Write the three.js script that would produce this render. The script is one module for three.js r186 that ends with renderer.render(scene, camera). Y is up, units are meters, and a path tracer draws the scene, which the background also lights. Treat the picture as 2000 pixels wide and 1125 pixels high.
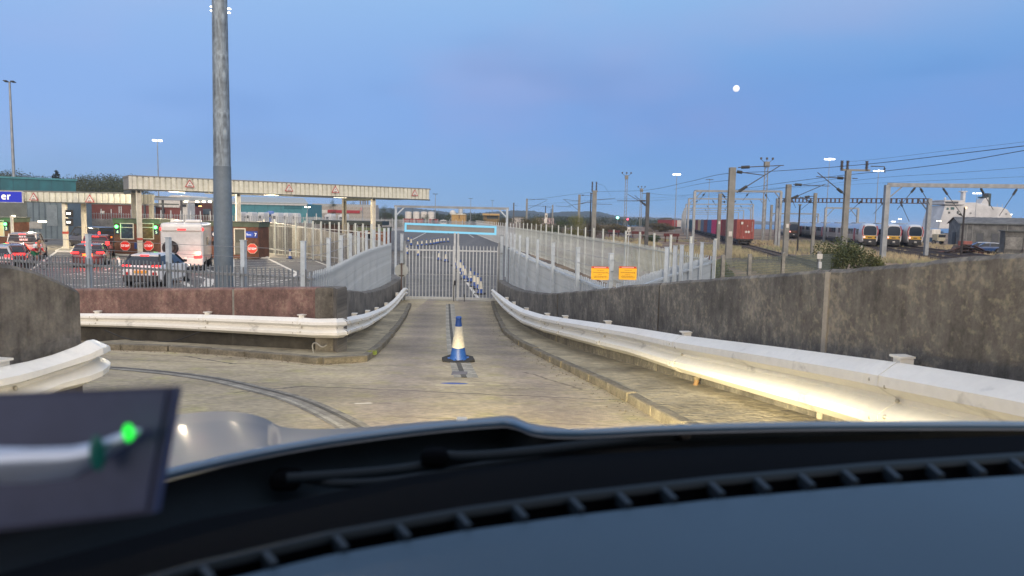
import * as THREE from 'three';
import { mergeGeometries, toCreasedNormals, mergeVertices } from 'three/addons/utils/BufferGeometryUtils.js';
import { RoundedBoxGeometry } from 'three/addons/geometries/RoundedBoxGeometry.js';
import { MarchingCubes } from 'three/addons/objects/MarchingCubes.js';

// ---------------------------------------------------------------- camera
const EYE = 3.6;                       // metres above the terminal plaza (y = 0)
const W0 = 2000, H0 = 1125, F = 1450;  // the photograph's frame and focal length in its pixels
const scene = new THREE.Scene();
const camera = new THREE.PerspectiveCamera(2 * Math.atan(H0 / 2 / F) * 180 / Math.PI, W0 / H0, 0.05, 9000);
camera.position.set(0, EYE, 0);
camera.rotation.order = 'YXZ';
camera.rotation.set(-Math.atan(137.5 / F), 0, 0.0209);
camera.updateMatrixWorld(true);
camera.focus = 14;
camera.userData.fStop = 3.8;

// ---------------------------------------------------------------- sky, after sunset: blue ahead, afterglow behind the camera
const SKY_GAIN = 1.0;
function fract(x) { return x - Math.floor(x); }
function h2(ix, iy) { return fract(Math.sin(ix * 127.1 + iy * 311.7) * 43758.5453); }
function h3(x, y, z) { return fract(Math.sin(x * 127.1 + y * 311.7 + z * 74.7) * 43758.5453); }
function n3(x, y, z) {
  const ix = Math.floor(x), iy = Math.floor(y), iz = Math.floor(z), s = (t) => t * t * (3 - 2 * t);
  const fx = s(x - ix), fy = s(y - iy), fz = s(z - iz), L = (a, b, t) => a + (b - a) * t;
  const c = (a, b, d) => h3(ix + a, iy + b, iz + d);
  return L(L(L(c(0, 0, 0), c(1, 0, 0), fx), L(c(0, 1, 0), c(1, 1, 0), fx), fy), L(L(c(0, 0, 1), c(1, 0, 1), fx), L(c(0, 1, 1), c(1, 1, 1), fx), fy), fz);
}
function fbm3(x, y, z, o = 4) { let s = 0, a = 0.5; for (let i = 0; i < o; i++) { s += a * n3(x, y, z); x *= 2.03; y *= 2.03; z *= 2.03; a *= 0.5; } return s; }
{
  const W = 1024, H = 512, data = new Float32Array(W * H * 4);
  const mix = (a, b, t) => a.map((v, i) => v + (b[i] - v) * t);
  const ss = (a, b, x) => { const t = Math.min(1, Math.max(0, (x - a) / (b - a))); return t * t * (3 - 2 * t); };
  for (let j = 0; j < H; j++) {
    const up = ((j + 0.5) / H - 0.5) * Math.PI, y = Math.sin(up);
    for (let i = 0; i < W; i++) {
      const round = ((i + 0.5) / W - 0.5) * 2 * Math.PI, x = Math.cos(round) * Math.cos(up), z = Math.sin(round) * Math.cos(up);
      const back = z * 0.99 + x * 0.1;                         // towards the set sun, behind the camera and to its left
      const side = ss(-0.55, 0.55, x);                         // deeper blue to the right
      let low = mix([0.275, 0.46, 0.74], [0.165, 0.375, 0.71], side);
      let mid = mix([0.26, 0.455, 0.86], [0.14, 0.335, 0.74], side);
      let high = mix([0.33, 0.55, 0.89], [0.29, 0.54, 0.88], side);
      let c = y < 0.13 ? mix(low, mid, ss(0, 0.13, y)) : mix(mid, high, ss(0.13, 0.36, y));
      c = mix(c, [1.02, 1.12, 1.32], 0.9 * ss(0.42, 1.0, y));                      // overhead sky out of frame, brightened to light the ground
      const g = ss(-0.25, 1.0, back) * (1 - 0.55 * ss(0.2, 0.9, y));
      c = mix(c, [2.75, 2.4, 2.1], g);                                            // afterglow
      const n = fbm3(x * 2.2 + 5, y * 6, z * 2.2, 5), m = fbm3(x * 5 + 1, y * 16 + 3, z * 5, 4);
      const cl = ss(0.40, 0.66, n * 0.7 + m * 0.3);
      c = mix(c, [c[0] * 1.06 + 0.055, c[1] * 0.96 + 0.012, c[2] * 0.97 + 0.005], 0.85 * cl);
      const sh = 1 - ss(0.28, 0.48, fbm3(x * 3 + 9, y * 9, z * 3 + 2, 4)); c = mix(c, [c[0] * 0.84, c[1] * 0.88, c[2] * 0.92], sh * 0.7);
      if (y < 0) c = mix(c, [0.16, 0.17, 0.19], ss(0, -0.06, y));
      const lu = 0.3 * c[0] + 0.5 * c[1] + 0.2 * c[2]; c = mix(c, [lu, lu, lu], 0.06 + 0.06 * cl);
      const k = (j * W + i) * 4; data[k] = c[0] * SKY_GAIN; data[k + 1] = c[1] * SKY_GAIN; data[k + 2] = c[2] * SKY_GAIN; data[k + 3] = 1;
    }
  }
  const t = new THREE.DataTexture(data, W, H, THREE.RGBAFormat, THREE.FloatType);
  t.mapping = THREE.EquirectangularReflectionMapping; t.magFilter = THREE.LinearFilter; t.minFilter = THREE.LinearFilter; t.needsUpdate = true;
  scene.background = t; scene.environment = t;
}
scene.fog = new THREE.FogExp2(new THREE.Color().setRGB(0.5, 0.66, 0.9), 0.00018);
const sun = new THREE.DirectionalLight(new THREE.Color(1, 0.86, 0.7), 0.8);
sun.position.set(50, 60, 190); sun.target.position.set(0, 0, 0);
sun.castShadow = true; sun.shadow.radius = 40; sun.shadow.mapSize.set(2048, 2048);
Object.assign(sun.shadow.camera, { left: -160, right: 160, top: 120, bottom: -120, near: 1, far: 600 });
scene.add(sun, sun.target);
const renderer = new THREE.WebGLRenderer({ antialias: true });
renderer.setSize(1024, 576);
renderer.toneMapping = THREE.LinearToneMapping;
renderer.toneMappingExposure = 1.0;
renderer.shadowMap.enabled = true;
renderer.shadowMap.type = THREE.PCFSoftShadowMap;

// ---------------------------------------------------------------- helpers
let seed = 12345;
const rnd = () => { seed = (seed * 1664525 + 1013904223) >>> 0; return seed / 4294967296; };
const rr = (a, b) => a + (b - a) * rnd();
const V = (x, y, z) => new THREE.Vector3(x, y, z);
const lerp = (a, b, t) => a + (b - a) * t;
// survey: a point of the place from where the photograph shows it and its distance ahead
function ray(px, py) {
  const v = V((px - W0 / 2) / F, (H0 / 2 - py) / F, -1).applyQuaternion(camera.quaternion);
  return v.multiplyScalar(1 / -v.z);
}
const at = (px, py, d) => ray(px, py).multiplyScalar(d).add(V(0, EYE, 0));
function gnd(px, py, y = 0) { const r = ray(px, py); return r.multiplyScalar((y - EYE) / r.y).add(V(0, EYE, 0)); }
const onG = (px, d, y = 0) => { const r = at(px, 425, d); return V(r.x, y, -d); };
function roadY(d) {                    // the ramp: steep by the car, easing out at the gate
  if (d < 13.4) return EYE - 1.22 - 0.0986 * d;
  const s = Math.min(d - 13.4, 21.3);
  return EYE - 2.541 - 0.0986 * s + 0.002315 * s * s;
}
function roadHit(px, py, h = 0) {
  let a = 1, b = 60;
  for (let i = 0; i < 50; i++) { const m = (a + b) / 2, p = at(px, py, m); (p.y > roadY(m) + h) ? (a = m) : (b = m); }
  return at(px, py, (a + b) / 2);
}
function interp(list, k, d) {          // list of rows, sorted by row[0]
  if (d <= list[0][0]) return list[0][k];
  for (let i = 1; i < list.length; i++) if (d <= list[i][0]) return lerp(list[i - 1][k], list[i][k], (d - list[i - 1][0]) / (list[i][0] - list[i - 1][0]));
  return list[list.length - 1][k];
}
function smooth(list, d) {              // the same rows, joined by a smooth curve
  const n = list.length; if (d <= list[0][0]) return list[0][1]; if (d >= list[n - 1][0]) return list[n - 1][1];
  let i = 1; while (list[i][0] < d) i++;
  const s = (k) => { const a = list[Math.max(0, k - 1)], b = list[Math.min(n - 1, k + 1)]; return (b[1] - a[1]) / (b[0] - a[0]); }, p = list[i - 1], q = list[i], h = q[0] - p[0], t = (d - p[0]) / h;
  return (2 * t ** 3 - 3 * t * t + 1) * p[1] + (t ** 3 - 2 * t * t + t) * h * s(i - 1) + (3 * t * t - 2 * t ** 3) * q[1] + (t ** 3 - t * t) * h * s(i);
}
const names = new Map();
function numbered(n) { const k = names.get(n) || 0; names.set(n, k + 1); return k ? `${n}_${String(k).padStart(3, '0')}` : n; }
function tag(o, label, category, group, kind) {
  if (label) o.userData.label = label;
  if (category) o.userData.category = category;
  if (group) o.userData.group = group;
  if (kind) o.userData.kind = kind;
  return o;
}
function thing(name, p, turn, label, category, group) {
  const o = new THREE.Group(); o.name = numbered(name); scene.add(o);
  o.position.copy(p); o.rotation.y = turn || 0;
  return tag(o, label, category, group);
}
function dup(o, p, turn, label) {
  const c = o.clone(); c.name = numbered(o.name.replace(/_\d{3}$/, '')); scene.add(c);
  c.position.copy(p); if (turn !== undefined) c.rotation.y = turn; c.userData = { ...o.userData };
  if (label) c.userData.label = label;
  return c;
}
function boxUV(g) {
  const p = g.attributes.position, n = g.attributes.normal, u = new Float32Array(p.count * 2);
  for (let i = 0; i < p.count; i++) {
    const a = Math.abs(n.getX(i)), b = Math.abs(n.getY(i)), c = Math.abs(n.getZ(i)), x = p.getX(i), y = p.getY(i), z = p.getZ(i);
    if (b >= a && b >= c) { u[2 * i] = x; u[2 * i + 1] = z; } else if (a >= c) { u[2 * i] = z; u[2 * i + 1] = y; } else { u[2 * i] = x; u[2 * i + 1] = y; }
  }
  g.setAttribute('uv', new THREE.BufferAttribute(u, 2)); return g;
}
function clean(g) {
  if (g.index) g = g.toNonIndexed();
  for (const k of Object.keys(g.attributes)) if (!['position', 'normal', 'uv', 'color'].includes(k)) g.deleteAttribute(k);
  if (!g.attributes.normal) g.computeVertexNormals();
  if (!g.attributes.uv) boxUV(g);
  g.morphAttributes = {}; return g;
}
const Y1 = V(0, 1, 0);
class MB {
  constructor() { this.g = []; }
  add(g, keep) { g = clean(g); if (!keep) boxUV(g); this.g.push(g); return this; }
  box(x, y, z, sx, sy, sz, ry = 0) { const g = new THREE.BoxGeometry(sx, sy, sz); if (ry) g.rotateY(ry); g.translate(x, y, z); return this.add(g); }
  rbox(x, y, z, sx, sy, sz, r = 0.02, ry = 0) { const g = new RoundedBoxGeometry(sx, sy, sz, 2, r); if (ry) g.rotateY(ry); g.translate(x, y, z); return this.add(g); }
  bar(a, b, w, h) {
    const d = b.clone().sub(a), l = d.length(); d.normalize();
    const s = (Math.abs(d.y) > 0.95 ? V(1, 0, 0) : V(0, 1, 0)).cross(d).normalize(), u = d.clone().cross(s).normalize();
    const g = new THREE.BoxGeometry(w, h, l);
    g.applyMatrix4(new THREE.Matrix4().makeBasis(s, u, d).setPosition(a.clone().add(b).multiplyScalar(0.5))); return this.add(g);
  }
  rod(a, b, r0, r1 = r0, seg = 8) {
    const d = b.clone().sub(a), l = d.length(), g = new THREE.CylinderGeometry(r1, r0, l, seg);
    g.applyQuaternion(new THREE.Quaternion().setFromUnitVectors(Y1, d.normalize())); const m = a.clone().add(b).multiplyScalar(0.5); g.translate(m.x, m.y, m.z); return this.add(g);
  }
  tube(pts, r, seg = 6, n = 24) { return this.add(new THREE.TubeGeometry(new THREE.CatmullRomCurve3(pts), n, r, seg)); }
  disc(x, y, z, r, t, axis = 'z', seg = 24) { const g = new THREE.CylinderGeometry(r, r, t, seg); if (axis === 'z') g.rotateX(Math.PI / 2); if (axis === 'x') g.rotateZ(Math.PI / 2); g.translate(x, y, z); return this.add(g); }
  ball(x, y, z, r, sx = 1, sy = 1, sz = 1) { const g = new THREE.SphereGeometry(r, 14, 10); g.scale(sx, sy, sz); g.translate(x, y, z); return this.add(g); }
  build(name, mat, parent, label) {
    const m = new THREE.Mesh(this.g.length > 1 ? mergeGeometries(this.g) : this.g[0], mat);
    m.castShadow = m.receiveShadow = true;
    m.name = parent && parent !== scene ? name : numbered(name); (parent || scene).add(m); if (label) m.userData.label = label; return m;
  }
}
const mb = () => new MB();
function gridGeo(rows, uvf) {           // rows of points -> smooth sheet
  const n = rows.length, m = rows[0].length, p = [], u = [], ix = [];
  rows.forEach((r, i) => r.forEach((q, j) => { p.push(q.x, q.y, q.z); const t = uvf ? uvf(q, i, j) : [j / (m - 1), i / (n - 1)]; u.push(t[0], t[1]); }));
  for (let i = 0; i < n - 1; i++) for (let j = 0; j < m - 1; j++) { const a = i * m + j, b = a + 1, c = a + m, d = c + 1; ix.push(a, c, b, b, c, d); }
  const g = new THREE.BufferGeometry(); g.setAttribute('position', new THREE.Float32BufferAttribute(p, 3)); g.setAttribute('uv', new THREE.Float32BufferAttribute(u, 2)); g.setIndex(ix); g.computeVertexNormals(); return g;
}
function loft(rings, caps = true) {      // closed rings -> skin with caps
  const n = rings.length, m = rings[0].length, p = [], ix = [];
  rings.forEach((r) => r.forEach((q) => p.push(q.x, q.y, q.z)));
  for (let i = 0; i < n - 1; i++) for (let j = 0; j < m; j++) { const k = (j + 1) % m, a = i * m + j, b = i * m + k, c = a + m, d = b + m; ix.push(a, b, c, b, d, c); }
  if (caps) for (const [i, flip] of [[0, 1], [n - 1, 0]]) {
    const c = rings[i].reduce((s, q) => s.add(q), V(0, 0, 0)).multiplyScalar(1 / m), ci = p.length / 3; p.push(c.x, c.y, c.z);
    for (let j = 0; j < m; j++) { const k = (j + 1) % m; flip ? ix.push(ci, i * m + k, i * m + j) : ix.push(ci, i * m + j, i * m + k); }
  }
  const g = new THREE.BufferGeometry(); g.setAttribute('position', new THREE.Float32BufferAttribute(p, 3)); g.setIndex(ix);
  return toCreasedNormals(g, 0.6);
}
function sheet(pts, y) {                 // flat polygon of [x, z]
  const g = new THREE.ShapeGeometry(new THREE.Shape(pts.map(([x, z]) => new THREE.Vector2(x, -z)))); g.rotateX(-Math.PI / 2); g.translate(0, y, 0); return g;
}
function strip(path, w, yf, lift, off = 0) { // band along a path of {x,z} on a surface, u across 0..1, v metres
  const L = [], R = [], S = []; let s = 0;
  path.forEach((p, i) => {
    const a = path[Math.max(0, i - 1)], b = path[Math.min(path.length - 1, i + 1)], dx = b.x - a.x, dz = b.z - a.z, l = Math.hypot(dx, dz) || 1, nx = -dz / l, nz = dx / l;
    if (i) s += Math.hypot(p.x - path[i - 1].x, p.z - path[i - 1].z);
    const q = (k) => V(p.x + nx * k, yf(p.x + nx * k, p.z + nz * k) + lift, p.z + nz * k); L.push(q(off + w / 2)); R.push(q(off - w / 2)); S.push(s);
  });
  return gridGeo([L, R], (q, i, j) => [i * w, S[j]]);
}
function resample(pts, step) {
  const c = new THREE.CatmullRomCurve3(pts, false, 'centripetal'), n = Math.max(2, Math.ceil(c.getLength() / step)); return c.getSpacedPoints(n);
}

// ---------------------------------------------------------------- textures and materials
function tileNoise(N, cells, sd) {       // wrapped value noise on an N x N grid
  const lat = new Float32Array(cells * cells); for (let i = 0; i < lat.length; i++) lat[i] = h2(i + sd * 17.3, sd * 3.1 + (i % 97));
  const out = new Float32Array(N * N), sm = (t) => t * t * (3 - 2 * t);
  for (let y = 0; y < N; y++) {
    const v = (y / N) * cells, j0 = Math.floor(v), fy = sm(v - j0), j1 = (j0 + 1) % cells;
    for (let x = 0; x < N; x++) {
      const u = (x / N) * cells, i0 = Math.floor(u), fx = sm(u - i0), i1 = (i0 + 1) % cells;
      const a = lat[j0 * cells + i0], b = lat[j0 * cells + i1], c = lat[j1 * cells + i0], d = lat[j1 * cells + i1];
      out[y * N + x] = a + (b - a) * fx + (c - a + (a - b - c + d) * fx) * fy;
    }
  }
  return out;
}
function tileFbm(N, cells, oct, sd, gain = 0.55) {
  const out = new Float32Array(N * N); let a = 1, tot = 0;
  for (let o = 0; o < oct && cells <= N; o++) { const n = tileNoise(N, cells, sd + o * 7); for (let i = 0; i < out.length; i++) out[i] += n[i] * a; tot += a; a *= gain; cells *= 2; }
  for (let i = 0; i < out.length; i++) out[i] /= tot; return out;
}
function dataTex(N, f, srgb) {           // f(i) -> [r,g,b] 0..1
  const d = new Uint8Array(N * N * 4);
  for (let i = 0; i < N * N; i++) { const c = f(i, i % N, Math.floor(i / N)); for (let k = 0; k < 3; k++) d[i * 4 + k] = Math.max(0, Math.min(255, Math.round(c[k] * 255))); d[i * 4 + 3] = 255; }
  const t = new THREE.DataTexture(d, N, N, THREE.RGBAFormat); t.wrapS = t.wrapT = THREE.RepeatWrapping; t.magFilter = THREE.LinearFilter; t.minFilter = THREE.LinearMipmapLinearFilter; t.generateMipmaps = true;
  if (srgb) t.colorSpace = THREE.SRGBColorSpace; t.needsUpdate = true; return t;
}
function rep(t, m) { const c = t.clone(); c.repeat.set(1 / m, 1 / m); c.needsUpdate = true; return c; }
const nA = tileFbm(512, 4, 7, 1, 0.6), nB = tileFbm(512, 8, 6, 31, 0.6), nF = tileFbm(512, 64, 3, 57, 0.7);
const T = {
  dirt: dataTex(512, (i) => { const v = 0.86 + 0.26 * (nA[i] - 0.5) + 0.12 * (nF[i] - 0.5); return [v, v * 0.995, v * 0.985]; }, true),
  grain: dataTex(512, (i) => { const v = 0.8 + 0.3 * (nF[i] - 0.5) + 0.45 * (nB[i] - 0.5); return [v, v, v]; }, true),
  bump: dataTex(512, (i) => { const v = 0.5 + 0.7 * (nF[i] - 0.5) + 0.5 * (nB[i] - 0.5); return [v, v, v]; }),
  rough: dataTex(512, (i) => { const v = 0.75 + 0.5 * (nA[i] - 0.5) + 0.3 * (nF[i] - 0.5); return [v, v, v]; }),
};
T.clean = dataTex(512, (i) => { const v = 0.95 + 0.10 * (nA[i] - 0.5) + 0.05 * (nF[i] - 0.5) - Math.max(0, nB[i] - 0.62) * 1.6 - Math.max(0, nA[i] - 0.66) * 0.9; return [v, v * 0.99, v * 0.96]; }, true);
const U = { d1: rep(T.dirt, 1.7), d4: rep(T.dirt, 4.3), d12: rep(T.dirt, 17), g1: rep(T.grain, 1.3), g6: rep(T.grain, 7), b1: rep(T.bump, 0.9), b4: rep(T.bump, 5), r1: rep(T.rough, 2.1) };
const lin = (r, g, b) => new THREE.Color().setRGB(r, g, b);
function mat(c, rough = 0.7, o = {}) {
  const P = { color: Array.isArray(c) ? lin(...c) : new THREE.Color(c), roughness: rough, metalness: 0, map: U.d1, ...o };
  if (P.map === null) delete P.map;
  const physical = P.clearcoat || P.transmission || P.sheen || P.specularIntensity !== undefined;
  const m = physical ? new THREE.MeshPhysicalMaterial(P) : new THREE.MeshStandardMaterial(P); m.side = THREE.DoubleSide; return m;
}
const glow = (c, k) => new THREE.MeshStandardMaterial({ color: lin(c[0] * 0.5, c[1] * 0.5, c[2] * 0.5), emissive: lin(...c), emissiveIntensity: k, roughness: 0.6 });
function canvasTex(w, h, draw) { const c = document.createElement('canvas'); c.width = w; c.height = h; draw(c.getContext('2d'), w, h); const t = new THREE.CanvasTexture(c); t.colorSpace = THREE.SRGBColorSpace; t.anisotropy = 8; return t; }
function printMat(w, h, draw, rough = 0.5, glowK = 0) { const t = canvasTex(w, h, draw); const m = new THREE.MeshStandardMaterial({ map: t, roughness: rough }); if (glowK) { m.emissive = lin(1, 1, 1); m.emissiveMap = t; m.emissiveIntensity = glowK; } m.side = THREE.DoubleSide; return m; }
const M = {
  galv: mat([0.30, 0.33, 0.36], 0.5, { metalness: 0.35, roughnessMap: U.r1 }),
  galvLight: mat([0.60, 0.64, 0.66], 0.5, { metalness: 0.1 }),
  paleRear: mat([0.62, 0.67, 0.64], 0.6, { metalness: 0.1 }),  // lamplight on the rear fence put into this lighter colour
  paleBlue: mat([0.52, 0.60, 0.67], 0.5, { metalness: 0.15, map: U.d4 }),
  railWhite: mat([0.80, 0.80, 0.78], 0.42, { map: rep(T.clean, 3.1) }),
  bolt: mat([0.62, 0.60, 0.52], 0.35, { metalness: 0.5 }),
  kerb: mat([0.215, 0.19, 0.14], 0.9, { map: U.g1, bumpMap: U.b1, bumpScale: 0.008 }),
  conc: mat([0.26, 0.25, 0.225], 0.9, { map: U.g6, bumpMap: U.b1, bumpScale: 0.006 }),
  concLight: mat([0.36, 0.35, 0.31], 0.85, { map: U.g6 }),
  asphalt: mat([0.165, 0.16, 0.152], 0.88, { map: U.g6, bumpMap: U.b1, bumpScale: 0.006 }),
  white: mat([0.72, 0.71, 0.67], 0.6, {}),
  cream: mat([0.76, 0.77, 0.665], 0.55, {}),
  creamCol: mat([0.80, 0.77, 0.66], 0.5, {}),
  line: mat([0.74, 0.72, 0.66], 0.8, { map: U.d1 }),
  black: mat([0.02, 0.02, 0.022], 0.6, {}),
  rubber: mat([0.022, 0.022, 0.022], 0.85, {}),
  glass: mat([0.018, 0.022, 0.028], 0.08, { map: null }),
  steelDark: mat([0.10, 0.105, 0.11], 0.6, { metalness: 0.3 }),
  steelMast: mat([0.27, 0.275, 0.26], 0.7, { metalness: 0.15 }),
  wire: mat([0.05, 0.055, 0.06], 0.7, {}),
  insul: mat([0.05, 0.035, 0.03], 0.4, {}),
  brick: mat([0.20, 0.085, 0.05], 0.85, { map: U.g6 }),
  greenFascia: mat([0.10, 0.135, 0.09], 0.7, {}),
  teal: mat([0.012, 0.14, 0.18], 0.6, { map: U.d4 }),
  tealLight: mat([0.05, 0.24, 0.29], 0.6, { map: U.d4 }),
  grey: mat([0.28, 0.29, 0.29], 0.7, { map: U.d4 }),
  greyDark: mat([0.10, 0.115, 0.11], 0.75, { map: U.d4 }),
  redBrown: mat([0.19, 0.06, 0.05], 0.8, { map: U.d4 }),
  rail: mat([0.12, 0.085, 0.07], 0.5, { metalness: 0.5 }),
  rust: mat([0.10, 0.035, 0.02], 0.85, {}),
  chrome: mat([0.6, 0.6, 0.6], 0.2, { metalness: 0.9 }),
  bark: mat([0.07, 0.055, 0.04], 0.95, {}),
};

function sweep(rings, crease = 0.5) {    // closed rings along a path, uv in metres
  const m = rings[0].length, pos = [], uv = [], ix = []; let s = 0;
  rings.forEach((r, i) => {
    if (i) s += r[0].distanceTo(rings[i - 1][0]);
    let t = 0; for (let j = 0; j <= m; j++) { const q = r[j % m]; if (j) t += q.distanceTo(r[j - 1]); pos.push(q.x, q.y, q.z); uv.push(s, t); }
  });
  const M1 = m + 1;
  for (let i = 0; i < rings.length - 1; i++) for (let j = 0; j < m; j++) { const a = i * M1 + j, b = a + 1, c = a + M1, d = c + 1; ix.push(a, b, c, b, d, c); }
  for (const [i, f] of [[0, 1], [rings.length - 1, 0]]) {
    const base = pos.length / 3; rings[i].forEach((q) => { pos.push(q.x, q.y, q.z); uv.push(q.x + q.z, q.y); });
    const pts = []; const r = rings[i], o = r[0], e = r[1].clone().sub(o).normalize(); let nrm = V(0, 0, 0); for (let j = 1; j < m - 1; j++) nrm.add(r[j].clone().sub(o).cross(r[j + 1].clone().sub(o))); nrm.normalize(); const w = nrm.clone().cross(e);
    r.forEach((q) => { const d = q.clone().sub(o); pts.push(new THREE.Vector2(d.dot(e), d.dot(w))); });
    for (const [a, b, c] of THREE.ShapeUtils.triangulateShape(pts, [])) f ? ix.push(base + a, base + b, base + c) : ix.push(base + a, base + c, base + b);
  }
  const g = new THREE.BufferGeometry(); g.setAttribute('position', new THREE.Float32BufferAttribute(pos, 3)); g.setAttribute('uv', new THREE.Float32BufferAttribute(uv, 2)); g.setIndex(ix);
  return toCreasedNormals(g, crease);
}
const nrmAt = (P, i) => { const a = P[Math.max(0, i - 1)], b = P[Math.min(P.length - 1, i + 1)]; return V(-(b.z - a.z), 0, b.x - a.x).normalize(); };  // left-hand normal of a plan path

// ================================================================ SETTING
{ // ground out to the horizon, dry grass
  const N = 512, a = tileFbm(N, 4, 7, 91, 0.62), b = tileFbm(N, 8, 5, 17, 0.6);
  const t = dataTex(N, (i) => { const v = 0.72 + 0.9 * (a[i] - 0.5), k = Math.min(1, Math.max(0, (b[i] - 0.42) * 5)); return [lerp(0.60, 0.74, k) * v, lerp(0.50, 0.635, k) * v, lerp(0.41, 0.50, k) * v]; }, true);
  const m = mat([1, 1, 1], 0.95, { map: rep(t, 31), bumpMap: U.b4, bumpScale: 0.03 });
  const g = new THREE.CircleGeometry(6000, 96); g.rotateX(-Math.PI / 2);
  tag(mb().add(g).build('ground', m, scene), 'dry grassy ground of the railway yard reaching to the horizon', null, null, 'structure');
}
const plazaPts = [[6.9, -22.5], [0.4, -84], [10, -150], [-6, -205], [-330, -205], [-330, -8], [-30, -8], [-14, -12], [-5, -11], [0, -11.5]];
tag(mb().add(sheet(plazaPts, 0.004)).build('plaza_asphalt', M.asphalt, scene), 'grey asphalt of the terminal plaza', null, null, 'structure');
const plaza = scene.getObjectByName('plaza_asphalt');
{ // sea behind the train yard
  const m = mat([0.02, 0.05, 0.08], 0.15, { map: null, bumpMap: U.b4, bumpScale: 0.05 });
  tag(mb().add(sheet([[60, -420], [1500, -420], [2500, -3500], [300, -3500]], 0.05)).build('sea', m, scene), 'strip of sea beyond the trains and the quay', null, null, 'structure');
}

// plan of the walls beside the ramp: [distance ahead, x]
const WR = [[1, 3.28], [1.7, 3.2], [3.37, 3.03], [5.05, 2.82], [7.6, 2.48], [10.1, 2.06], [13.5, 1.47], [17.5, 0.83], [21, 0.39], [24.5, 0], [28, -0.33], [31, -0.6]];
const LC = [[12.6, -3.05], [14, -3.33], [16, -3.5], [18.2, -3.72], [20.5, -3.98], [23, -4.24], [25.5, -4.42], [28, -4.53], [31, -4.62]];
const LW = [[12.6, -3.05], [13.25, -5.0], [14.1, -7.4], [15.1, -8.95], [15.9, -11.2], [16.6, -14]];
const wx = (c, d) => interp(c, 1, d);
function dOn(curve, px, off = 0, a = 1.2, b = 31) { // distance where the sight line of column px meets the plan curve
  for (let i = 0; i < 50; i++) { const m = (a + b) / 2; ((wx(curve, m) + off) / m > (px - 1000) / F) ? (a = m) : (b = m); }
  return (a + b) / 2;
}
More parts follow.
